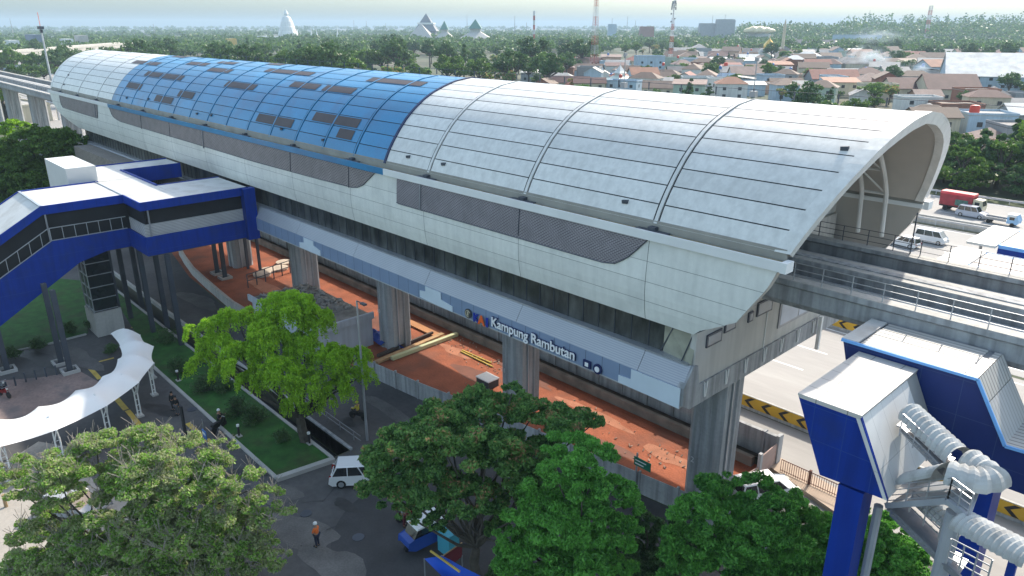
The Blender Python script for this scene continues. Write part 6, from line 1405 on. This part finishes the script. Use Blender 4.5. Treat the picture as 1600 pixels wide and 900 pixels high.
# filler houses, denser near and thinner far
cells = []
tries = 0
while len(cells) < 245 and tries < 16000:
    tries += 1; px = rnd.uniform(845, 1640) if rnd.random() < .8 else rnd.uniform(1050, 1640); d = rnd.uniform(205, 900) if px > 1380 else rnd.uniform(330, 900)
    q_ = P(px, 300, z=0); v = q_[:2] / np.linalg.norm(q_[:2]); x, y = v * d
    if px < 1050 and d > 620: continue
    sp = 8.2 + (d - 200) * .011
    if y < 172 or any((x - a) ** 2 + (y - b) ** 2 < (r_ + sp * .75) ** 2 for a, b, r_ in TAKEN): continue
    TAKEN.append((x, y, sp * .62)); cells.append((x, y, d, sp))
bands = [(0, 380, 'nearest town rows'), (380, 520, 'middle town rows'), (520, 680, 'far town rows'), (680, 2000, 'farthest town rows')]
cnt = {}
for x, y, d, sp in sorted(cells, key=lambda c: proj(c[0], c[1])[0]):
    rc = rnd.choices(list(ROOFC), [2, 1.3, 4, 5, 4, 3.5, 1.6, 3, 3, .7, 1.6])[0]; wc = rnd.choice(list(WALLC)); kind = rnd.choices(['gable', 'hip', 'flat', 'shed'], [5, 3, 1.6, 1.5])[0]; h = rnd.choice([3.4, 3.8, 4.2, 6.4, 6.8]) 
    if kind == 'flat' and rc.endswith('tiled'): rc = 'pale grey'
    band = next(n_ for a, b, n_ in bands if a <= d < b); key = (rc, kind, band); cnt[key] = cnt.get(key, 0) + 1
    w_ = sp * rnd.uniform(1.0, 1.5); lab = '%s %s %s roofed house from left, %s walls, %s' % (ORD[cnt[key] - 1], rc, kind, wc, band)
    house(x, y, RAD(rnd.choice([38, 38, 128, 30, 45, 20, 118]) + rnd.uniform(-5, 5)), w_, sp * rnd.uniform(.75, 1.0), h, kind, rc, wc, lab, win=d < 430, group='houses of the town beyond the motorway')
nt_ = 0
for o_ in [o for o in COL.objects if o.name.startswith('house') and o.get('group', '').startswith('houses of')]:
    if rnd.random() < .13 and nt_ < 22:
        nt_ += 1; hh_ = rnd.choice([1.2, 1.5]); zt_ = 8.2 if rnd.random() < .5 else 6.5; x, y = o_.location.x + rnd.uniform(-2, 2), o_.location.y - 4; q_ = thing('water_tank_stand', '%s tank on steel stand among the town houses, from the left' % ORD[nt_ - 1], 'water tank', (x, y, 0), group='tanks on stands in the town')
        mb = MB()
        for dx in (-.6, .6):
            for dy in (-.6, .6): mb.bar((x + dx, y + dy, 0), (x + dx, y + dy, zt_), .12)
        mb.build('stand', M_STEEL, q_); MB().lathe([(.8, 0), (.8, hh_), (.3, hh_ + .35), (0, hh_ + .35)], (x, y, zt_), 12).build('tank', rnd.choice([MATS['tank_red'], M_STEEL, mat('tank_blue', (.05, .15, .40), .4)]), q_)
# town trees between the houses
rows = {}
for i in range(230):
    px = rnd.uniform(820, 1650); d = rnd.uniform(185, 980); q_ = P(px, 300, z=0); v = q_[:2] / np.linalg.norm(q_[:2]); x, y = v * d
    if y < 170 or any((x - a) ** 2 + (y - b) ** 2 < (r_ * .8 + 2) ** 2 for a, b, r_ in TAKEN): continue
    TAKEN.append((x, y, 3)); b_ = min(3, int((d - 185) / 200)); rows.setdefault(b_, []).append((x, y, rnd.uniform(.45, .95) if d < 650 else rnd.uniform(.8, 1.3), rnd.choice([0, 1, 2, 3, 4, 4])))
for b_, c_ in rows.items(): plant_row(c_, '%s of the town' % ['nearest rows', 'middle rows', 'far rows', 'farthest rows'][b_], 'trees standing among the houses')
# leafy clumps behind the ridge
cells = [(*P(px, py, z=3)[:2], s_, k_) for px, py, s_, k_ in ((1350, 150, .9, 4), (1370, 148, 1.0, 1), (1390, 152, .9, 4), (1150, 124, .7, 4), (1090, 102, .8, 1), (885, 118, 1.0, 2), (860, 120, .9, 1), (1580, 98, 1.2, 1), (1540, 98, 1.1, 1), (1510, 96, 1.1, 2), (1440, 108, .8, 4))]
plant_row(cells, 'forming the clumps nearest the station ridge', 'leafy clumps behind the station ridge')
pl = [(px, *P(px, 118, z=0)[:2]) for px in (1402, 1412, 1420)]
for i, (px, x, y) in enumerate(pl): put(PALM, x, y, 1.1, 'coconut palm right of the smoke, %s of three from the left' % ORD[i], 'coconut palms')
plant_row([(-4 + i * 6.5 - 60, 168 + (i % 3) * 4 + rnd.uniform(-1.5, 1.5), rnd.uniform(.9, 1.25), rnd.choice([5, 6, 0])) for i in range(11)], 'in the second line beside the far motorway lane', 'second line of motorway trees')

# ================================================================ LANDMARKS AND TOWERS
def at(px, dist): q_ = P(px, 300, z=0); v = q_[:2] / np.linalg.norm(q_[:2]); return v * dist
def hz_(py, dist): return H + (40 - py) / F * dist * 1.06
def mpp(dist): return dist / F * 1.06
D_ = 1500
x, y = at(474, D_); k = mpp(D_); t = thing('stupa_temple', 'white tiered bell shaped temple rising over the wood', 'temple', (x, y, 0)); z0_ = hz_(51, D_); hh = hz_(20, D_) - z0_
MB().lathe([(13 * k, -20), (13 * k, 0), (12 * k, hh * .1), (11 * k, hh * .12), (9.8 * k, hh * .3), (9.3 * k, hh * .32), (7.6 * k, hh * .52), (7.2 * k, hh * .54), (5.0 * k, hh * .7), (2.6 * k, hh * .74), (2.6 * k, hh * .8), (3.4 * k, hh * .82), (2.2 * k, hh * .9), (.5 * k, hh)], (x, y, z0_), 20).build('tiered_dome', M_WHITE, t)
mb = MB()
for i in range(5): a = i * 1.26; mb.lathe([(1.5 * k, -3), (1.3 * k, 4), (.3 * k, 9)], (x + math.cos(a) * 12 * k, y + math.sin(a) * 12 * k, z0_), 8)
mb.build('turrets', M_WHITE, t)
for i, (px, hy, l) in enumerate(((508, 42, 'white pointed pavilion right of the tiered temple'), (516, 45, 'smaller white pointed pavilion right of the first'), (546, 40, 'cream spire pavilion farther right of the tiered temple'))):
    x, y = at(px, 1400); k = mpp(1400); z0_ = hz_(60, 1400); tag(MB().lathe([(7 * k, -5), (6 * k, 0), (3 * k, 3 * k), (1.2 * k, 8 * k), (.2, (60 - hy) * k)], (x, y, z0_), 10).build('pavilion', M_WHITE), l, 'pavilion')
x, y = at(445, 1400); k = mpp(1400); t = tag(MB().cbox((x, y, 0), 46 * k, 10 * k, hz_(53, 1400)).build('long_hall', M_WHITE), 'long low white hall left of the tiered temple', 'building')
def pyr(px, top, base, hw, dist, label, m, band=True, cap=None, tiers=1):
    x, y = at(px, dist); k = mpp(dist); t = thing('pyramid_roof_hall', label, 'building', (x, y, 0)); z0_ = hz_(base, dist); z1_ = hz_(top, dist); w_ = hw * k
    MB().lathe([(w_ * .8, -30), (w_ * .8, 0), (w_ * 1.25, .5), (w_ * .42, (z1_ - z0_) * .36), (w_ * .40, (z1_ - z0_) * .5), (w_ * .52, (z1_ - z0_) * .5), (0.01, z1_ - z0_)] if cap else [(w_ * 1.1, -30), (w_ * 1.1, 0), (w_ * 1.3, 1), (0.01, z1_ - z0_)], (x, y, z0_), 4).build('roof', m, t)
    if band: MB().lathe([(w_ * .92, 0), (w_ * .92, 2.2 * k), (w_ * .8, 2.2 * k), (w_ * .8, 0)], (x, y, z0_ + (z1_ - z0_) * .4), 4).build('white_band', M_WHITE, t)
    if cap: MB().lathe([(w_ * .54, 0), (0.01, (z1_ - z0_) * .5)], (x, y, z0_ + (z1_ - z0_) * .52), 4).build('cap', cap, t)
    MB().lathe([(w_ * .95, -30), (w_ * .95, 1)], (x, y, z0_), 4).build('wall', M_CONCL, t); return t
M_GREYR = mat('slate_grey_roof', (.17, .18, .20), .6); M_PALER = mat('pale_ribbed_roof', (.42, .41, .38), .7); M_TEAL = mat('teal_roof', (.10, .22, .18), .6)
pyr(676, 24, 48, 17, 1500, 'big slate grey pyramid hall with white band over the wood', M_GREYR)
pyr(668, 37, 56, 18, 1350, 'pale stepped roof wing in front of the slate pyramid', M_PALER, False)
pyr(702, 34, 57, 15, 1300, 'teal capped pointed hall between the two big roofed halls', M_PALER, False, M_TEAL)
pyr(747, 32, 57, 24, 1150, 'wide pale hall with teal pointed cap right of the pyramid', M_PALER, False, M_TEAL)
x, y = at(742, 1120); k = mpp(1120); tag(MB().cbox((x, y, 0), 30 * k, 10 * k, hz_(64, 1120)).build('white_hall', M_WHITE), 'white walled block beneath the wide teal capped hall', 'building')
# left edge
x, y = at(15, 1300); k = mpp(1300); z0_ = hz_(56, 1300); t = thing('domed_mosque', 'large slate blue dome with tall finial at the left edge', 'mosque', (x, y, 0))
MB().lathe([(12.5 * k * math.cos(a), 15 * k * math.sin(a)) for a in np.linspace(0, 1.5, 9)] + [(.3, 15.4 * k)], (x, y, z0_), 20).build('dome', mat('slate_blue', (.10, .12, .22), .5), t, smooth=True)
MB().box(x - 22 * k, y - 12 * k, 0, x + 22 * k, y + 12 * k, z0_ + 1).build('wall', M_CONCL, t); MB().tube([(x, y, z0_ + 15 * k), (x, y, z0_ + 26 * k)], .5 * k, 6).build('finial', M_STEEL, t)
for i, (px, by_, wpx, hpx, m_, l) in enumerate(((70, 62, 26, 6, M_WHITE, 'white arched roof building right of the dark dome'), (104, 62, 46, 12, mat('slate_block', (.14, .18, .25), .8), 'slate blue long block above the curved flyover'), (150, 60, 20, 5, M_WHITE, 'small white building over the flyover end'), (172, 58, 22, 7, M_CONCL, 'cream building above the end of the flyover'), (390, 62, 12, 6, mat('golden_roof', (.55, .38, .10), .5), 'tiny golden roofed pavilion over the wood'))):
    x, y = at(px, 1000); k = mpp(1000); t_ = MB().cbox((x, y, 0), wpx * k, 10 * k, hz_(by_ - hpx, 1000)).build('distant_building', m_); tag(t_, l, 'building')
# golden shell hall
x, y = at(1160, 1500); k = mpp(1500); z0_ = hz_(54, 1500); t = thing('shell_shaped_hall', 'cream gold snail shell shaped hall above the trees', 'building', (x, y, 0))
mb = MB(); vs = []; nu, nv = 24, 14
rgt = RGT
for i in range(nu):
    u = i / (nu - 1); s_ = math.sin(math.pi * u) ** .55
    for j in range(nv):
        v = 2 * math.pi * j / nv; rr_ = s_ * (7.5 - 2.5 * u) * k * (1 + .10 * math.sin(u * 28)); c = np.array([x, y, z0_ + 7 * k]) + rgt * (u - .5) * 44 * k
        vs.append(tuple(c + rgt * 0 + np.array([FWD[0], FWD[1], 0]) * math.cos(v) * rr_ * 1.4 + np.array([0, 0, 1]) * math.sin(v) * rr_ * (1 if math.sin(v) > 0 else .5)))
mb.add(vs, [(i * nv + j, i * nv + (j + 1) % nv, (i + 1) * nv + (j + 1) % nv, (i + 1) * nv + j) for i in range(nu - 1) for j in range(nv)]); mb.build('shell_roof', mat('cream_gold', (.70, .58, .34), .35, var=.1, scale=.1), t, smooth=True)
MB().cbox((x, y, 0), 30 * k, 8 * k, z0_ + 4 * k).build('wall', M_CONCL, t)
# golden onion dome mosque
x, y = at(1176, 780); k = mpp(780); z0_ = hz_(70, 780); t = thing('golden_dome_mosque', 'mosque with golden onion dome among the town roofs', 'mosque', (x, y, 0))
MB().lathe([(6.0 * k, 0), (7.2 * k, 3 * k), (6.8 * k, 6 * k), (4.5 * k, 9.5 * k), (1.8 * k, 12 * k), (.4 * k, 14.5 * k), (.1, 18 * k)], (x, y, z0_), 18).build('dome', mat('gold', (.75, .48, .12), .3, metal=.6, var=.05), t, smooth=True)
MB().cbox((x, y, 0), 20 * k, 16 * k, z0_ + .5).build('wall', MATS['wall_white'], t); MB().lathe([(16 * k, 0), (7 * k, 3 * k)], (x, y, z0_ - 2.5 * k), 4).build('roof', M_GREYR, t)
x, y = at(1196, 800); tag(MB().lathe([(1.6, 0), (1.4, 30), (.2, 36)], (x, y, 0), 8).build('minaret', MATS['wall_cream']), 'slim cream minaret right of the golden dome', 'minaret')
# white-green hip roofed mosque
q_ = P(968, 128, z=4); x, y = q_[:2]; dist = math.hypot(x, y); k = dist / F; t = thing('hip_roof_mosque', 'mosque with wide pale green white hip roof and raised white cap', 'mosque', (x, y, 0), RAD(38))
a_ = 31 * k
MB().lathe([(a_ * .86, 0), (a_ * .86, 4.4)], (0, 0, 0), 4).build('wall', MATS['wall_cream'], t, local=True); m_ = mat('pale_green_roof', (.50, .56, .50), .5, var=.05)
MB().lathe([(a_ * 1.05, 0), (a_ * .34, a_ * .27)], (0, 0, 4.2), 4).build('roof', m_, t, local=True); MB().lathe([(a_ * .24, 0), (a_ * .24, 1.6)], (0, 0, 4.2 + a_ * .25), 4).build('drum', MATS['wall_white'], t, local=True)
MB().lathe([(a_ * .36, 0), (a_ * .22, 1.1), (.2, 3.6), (.1, 5.0)], (0, 0, 5.6 + a_ * .25), 4).build('cap_roof', MATS['roof_white sheet'], t, local=True); TAKEN.append((x, y, a_))
# lattice towers
def lattice(px, by_, ty, wpx0, wpx1, label, dist, cols, legs=True, lean=0.0, name='lattice_tower'):
    x, y = at(px, dist); k = mpp(dist); zt = hz_(ty, dist); t = thing(name, label, 'tower', (x, y, 0)); nb = 8; n = 32
    for b_ in range(nb):
        mb = MB()
        for i in range(n * b_ // nb, n * (b_ + 1) // nb):
            f0, f1 = i / n, (i + 1) / n; r0 = (wpx0 * (1 - f0) + wpx1 * f0) * k / 2; r1 = (wpx0 * (1 - f1) + wpx1 * f1) * k / 2; A = []; B_ = []
            for j in range(4):
                a = math.pi / 4 + j * math.pi / 2; A.append((x + lean * zt * f0 + r0 * math.cos(a), y + r0 * math.sin(a), zt * f0)); B_.append((x + lean * zt * f1 + r1 * math.cos(a), y + r1 * math.sin(a), zt * f1))
            th = .28 * k
            for j in range(4): mb.bar(A[j], B_[j], th); mb.bar(A[j], B_[(j + 1) % 4], th * .6); mb.bar(B_[j], A[(j + 1) % 4], th * .6)
        mb.build('tower_section', cols[b_ % 2], t)
    return t, x, y, zt, k
M_TR = mat('tower_red', (.42, .10, .07), .6); M_TW = mat('tower_white', (.55, .55, .56), .6)
lattice(921, 104, 3, 12, 5, 'tall red and white lattice tower rising from the town beside the wood', 520, (M_TW, M_TR))
t, x, y, zt, k = lattice(1033, 90, 30, 7, 3.4, 'red and white telecom mast crowned with antenna drums', 620, (M_TR, M_TW), name='telecom_mast')
mb = MB(); mb.tube([(x, y, zt), (x, y, hz_(8, 620))], .8 * k, 6); mb.build('mast_pole', M_TW, t)
for i, (dz, dx) in enumerate(((10, -2.6), (10, 2.6), (12, 0), (14, -2.4), (15, 2.4), (17, -1.8), (18, 1.8), (4, -2.8), (-2, 2.4), (-6, -2.4))): MB().cbox((x + dx * k * RGT[0], y + dx * k * RGT[1], zt + dz * k), 1.6 * k, 1.2 * k, (4 if dz > 9 else 2) * k).build('antenna', M_STEEL, t)
lattice(1403, 40, 17, 5, 4.5, 'hazy red and white lattice tower top standing above the right treeline', 1600, (M_TR, M_TW))
x, y = at(832, 1100); t = thing('striped_chimney', 'slim red and white striped chimney above the wood', 'chimney', (x, y, 0)); zt = hz_(21, 1100)
for i in range(8): MB().tube([(x, y, zt * i / 8), (x, y, zt * (i + 1) / 8)], 1.5, 10).build('chimney_band', (M_TR, M_TW)[i % 2], t)
for px, ty, l, d_ in ((804, 27, 'thin water tower mast left of the striped chimney', 1400), (821, 36, 'short thin mast just left of the striped chimney', 1400), (571, 33, 'thin faint mast above the wood left of the pyramid, leftmost', 2500), (589, 34, 'thin faint mast above the wood, second from the left', 2500), (617, 37, 'thin faint mast above the wood nearest the pyramid', 2500), (735, 26, 'thin faint mast between the two big roofed halls', 2200), (945, 30, 'thin faint mast right of the lattice tower, nearest to it', 2200), (967, 28, 'thin faint mast right of the lattice tower, middle one', 2200), (979, 33, 'thin faint mast right of the lattice tower, farthest from it', 2200), (1090, 27, 'mast above the pale apartment blocks, left one', 2000), (1108, 26, 'mast above the pale apartment blocks, right one', 2000), (1275, 33, 'thin mast above the right treeline left of the smoke', 1800), (1316, 22, 'leaning looking thin mast above the right treeline', 1800), (280, 38, 'thin mast above the wood left of the tiered temple', 1500), (74, 32, 'thin faint mast right of the floodlight mast', 2000), (26, 28, 'faint pylon right of the slate dome', 2000)):
    x, y = at(px, d_); tag(MB().tube([(x, y, 0), (x, y, hz_(ty, d_))], .7 * d_ / 1500, 5, .35 * d_ / 1500).build('mast', M_STEEL), l, 'mast')
for px, ty, wpx, l, m_, d_ in ((1108, 32, 26, 'pale wide apartment block on the horizon right of the telecom mast', 'wall_grey', 1700), (1082, 37, 22, 'lower pale block left of the wide apartment block', 'wall_grey', 1700), (945, 38, 12, 'small dark square block on the horizon right of the lattice tower', 'wall_pale blue', 1600), (995, 41, 20, 'block with tapering brown roof on the horizon left of the telecom mast', 'wall_brick', 1600)):
    x, y = at(px, d_); k = mpp(d_); tag(MB().prism([(-wpx / 2 * k, 0), (wpx / 2 * k, 0), (wpx / 2 * k, hz_(ty, d_) - 2), (wpx * .42 * k, hz_(ty, d_)), (-wpx * .42 * k, hz_(ty, d_))], 1, -8, 8).build('apartment_block', MATS[m_]), l, 'building'); o_ = COL.objects[-1]; o_.location = (x, y, 0); o_.rotation_euler = (0, 0, math.atan2(RGT[1], RGT[0]))
x, y = at(1030, 1000)

# curved flyover on the left
t = thing('curved_flyover', 'pale curved concrete flyover crossing behind the far left viaduct', 'flyover', (-700, 250, 0))
pts = [P(px, py, z=14) for px, py in ((-60, 86), (0, 82), (60, 78), (120, 73), (160, 70), (187, 68))]
mb = MB(); ww = 9
for a, b in zip(pts, pts[1:]): mb.add([(a[0], a[1], 14), (b[0], b[1], 14), (b[0] - 2, b[1] + ww * 2, 14), (a[0] - 2, a[1] + ww * 2, 14), (a[0], a[1], 11.2), (b[0], b[1], 11.2), (b[0] - 2, b[1] + ww * 2, 11.2), (a[0] - 2, a[1] + ww * 2, 11.2)], [(0, 1, 2, 3), (7, 6, 5, 4), (0, 4, 5, 1), (3, 2, 6, 7), (1, 5, 6, 2)])
mb.build('deck', M_CONCL, t)
mb = MB()
for a, b in zip(pts, pts[1:]): mb.bar((a[0], a[1], 14.6), (b[0], b[1], 14.6), .5, 1.4); mb.bar((a[0] - 2, a[1] + ww * 2, 14.6), (b[0] - 2, b[1] + ww * 2, 14.6), .5, 1.4)
mb.build('parapet', M_CONCL, t)
for px in (100,): 
    a = P(px, 77, z=12); MB().prism([(-14, 11.2), (14, 11.2), (2.5, 6), (2.5, 0), (-2.5, 0), (-2.5, 6)], 1, -3, 3).build('pier', M_CONC, t, local=True); COL.objects[-1].location = (a[0] + 700, a[1] - 250 + 6, 0)
# low buildings under/behind the left viaduct
for i, (px, py, w_, d_, h, rc, wc, l) in enumerate(((10, 240, 14, 9, 6, 'red tiled', 'pale blue', 'red roofed pale wall house at the left edge behind the shady tree'), (100, 100, 60, 14, 4, 'white sheet', 'grey', 'long low pale roof seen beneath the flyover'), (40, 105, 50, 14, 4, 'grey sheet', 'pale blue', 'long low grey roof left of the floodlight mast'), (25, 162, 30, 10, 5, 'pale grey', 'cream', 'pale block behind the far left piers'))):
    q_ = P(px, py, z=h); house(q_[0], q_[1], RAD(8), w_, d_, h, 'flat' if i else 'gable', rc, wc, l, win=False)
cells = [(*P(px, py, z=2)[:2], rnd.uniform(.8, 1.4), rnd.choice([0, 1, 2, 4])) for px, py in ((-10, 90), (30, 92), (60, 96), (95, 96), (130, 90), (5, 118), (28, 122), (48, 108), (75, 112), (95, 110), (120, 108), (20, 140), (50, 132), (70, 130), (-20, 140), (10, 180), (-15, 190))]
plant_row(cells, 'beneath and around the far left flyover', 'trees around the far left flyover')
# louvred service wing below the far end of the shell
t = thing('service_wing', 'low grey wing with brown slatted side below the far end of the station', 'building', (-128, 28, 0))
ya = 29.0; p0, p1 = P(150, 232, y=ya), P(236, 262, y=ya)
MB().box(p0[0] - 12, ya, 8.0, p1[0] + 9, ya + 2.3, 11.0).build('wall', M_LOUV, t); MB().box(p0[0] - 12, ya - .05, 11.0, p1[0] + 9, ya + 2.3, 12.6).build('slatted_side', mat('brown_slats', (.30, .26, .22), .7, mod=stripes_mod(0, 1.6, (.06, .05, .05), .35)), t)

# ================================================================ BUS SHELTERS beyond the viaduct
for i, (ax_, ay_, l) in enumerate(((1466, 403, 'long flat white bus shelter roof with blue edge, nearer of the two by the viaduct'), (1518, 372, 'long flat white bus shelter roof with blue edge, farther of the two by the viaduct'))):
    q_ = P(ax_, ay_, z=4.2); x, y = q_[:2]; dd = 7.5 if i == 0 else 9.5; t = thing('bus_shelter', l, 'bus shelter', (x + 18, y, 0), group='bus shelters on the motorway')
    MB().box(x, y - 2, 3.9, x + 3.2, y + dd, 4.2).build('end_panel', M_SHEETW, t); MB().box(x + 3.2, y + .6, 3.75, x + 46, y + dd - .8, 4.0).build('roof', mat('beige_roof', (.52, .46, .42), .7, var=.1), t)
    MB().box(x + 3.2, y - .4, 3.6, x + 46, y + .6, 4.05).build('edge_beam', lb, t); MB().box(x + 3.2, y - .42, 2.9, x + 46, y - .3, 3.6).build('edge_fascia', M_BLUE, t)
    MB().box(x + 3.2, y + dd - .8, 3.6, x + 46, y + dd, 4.05).build('edge_beam', lb, t)
    for xx in np.arange(x + 1, x + 40, 5): MB().box(xx, y + .2, 0, xx + .3, y + .5, 3.7).build('column', M_STEEL, t)
    MB().box(x + 2, y + 1, 0, x + 46, y + dd - 1, .9).build('platform', M_CONC, t)

# ================================================================ AIR: haze and smoke
hm = bpy.data.materials.new('haze_air'); hm.use_nodes = True; n_ = hm.node_tree; n_.nodes.remove(n_.nodes['Principled BSDF'])
pv_ = n_.nodes.new('ShaderNodeVolumePrincipled'); pv_.inputs['Color'].default_value = (.56, .74, .90, 1); pv_.inputs['Density'].default_value = .00018; pv_.inputs['Anisotropy'].default_value = 0.0
n_.links.new(pv_.outputs[0], n_.nodes['Material Output'].inputs['Volume'])
hz = MB().box(-9500, -400, -4, 6000, 9500, 95).build('haze', hm); tag(hz, 'pale bluish haze in the air over the whole scene', 'haze', kind='stuff')
def smoke(name, px, py, dist, rx, rz_, label, dens):
    x, y = at(px, dist); k = mpp(dist); m = bpy.data.materials.new(name + '_vol'); m.use_nodes = True; n = m.node_tree; n.nodes.remove(n.nodes['Principled BSDF'])
    pv = n.nodes.new('ShaderNodeVolumePrincipled'); pv.inputs['Color'].default_value = (.72, .84, .95, 1); pv.inputs['Anisotropy'].default_value = .3
    tc = n.nodes.new('ShaderNodeTexCoord'); t = n.nodes.new('ShaderNodeTexNoise'); t.inputs['Scale'].default_value = 2.2; t.inputs['Detail'].default_value = 4; n.links.new(tc.outputs['Object'], t.inputs[0])
    ln = n.nodes.new('ShaderNodeVectorMath'); ln.operation = 'LENGTH'; n.links.new(tc.outputs['Object'], ln.inputs[0])
    mr = n.nodes.new('ShaderNodeMapRange'); mr.inputs[1].default_value = .2; mr.inputs[2].default_value = .95; mr.inputs[3].default_value = 1; mr.inputs[4].default_value = 0; n.links.new(ln.outputs['Value'], mr.inputs[0])
    m2 = n.nodes.new('ShaderNodeMapRange'); m2.inputs[1].default_value = .42; m2.inputs[2].default_value = .7; m2.inputs[3].default_value = 0; m2.inputs[4].default_value = dens; n.links.new(t.outputs[0], m2.inputs[0])
    mu = n.nodes.new('ShaderNodeMath'); mu.operation = 'MULTIPLY'; n.links.new(mr.outputs[0], mu.inputs[0]); n.links.new(m2.outputs[0], mu.inputs[1]); n.links.new(mu.outputs[0], pv.inputs['Density'])
    n.links.new(pv.outputs[0], n.nodes['Material Output'].inputs['Volume'])
    mb = MB(); mb.lathe([(math.sin(a) + .001, -math.cos(a)) for a in np.linspace(0, math.pi, 9)], n=14); o = mb.build(name, m); o.location = (x, y, hz_(py, dist)); o.scale = (rx * k, rx * k, rz_ * k); return tag(o, label, 'smoke', kind='stuff')
smoke('smoke', 1322, 82, 560, 34, 22, 'thin blue smoke drifting up among the town roofs', .16)
smoke('smoke', 1402, 92, 470, 16, 12, 'small puff of blue smoke above the palms', .2)
smoke('smoke', 1330, 52, 700, 40, 12, 'faint smoke trail rising toward the treeline', .03)
for o in (PALM,):
    pass
for o in PT: 
    if o.name not in USED: put(o, -60, 175, .8, 'tree at the end of the motorway verge', 'trees along the far motorway edge')
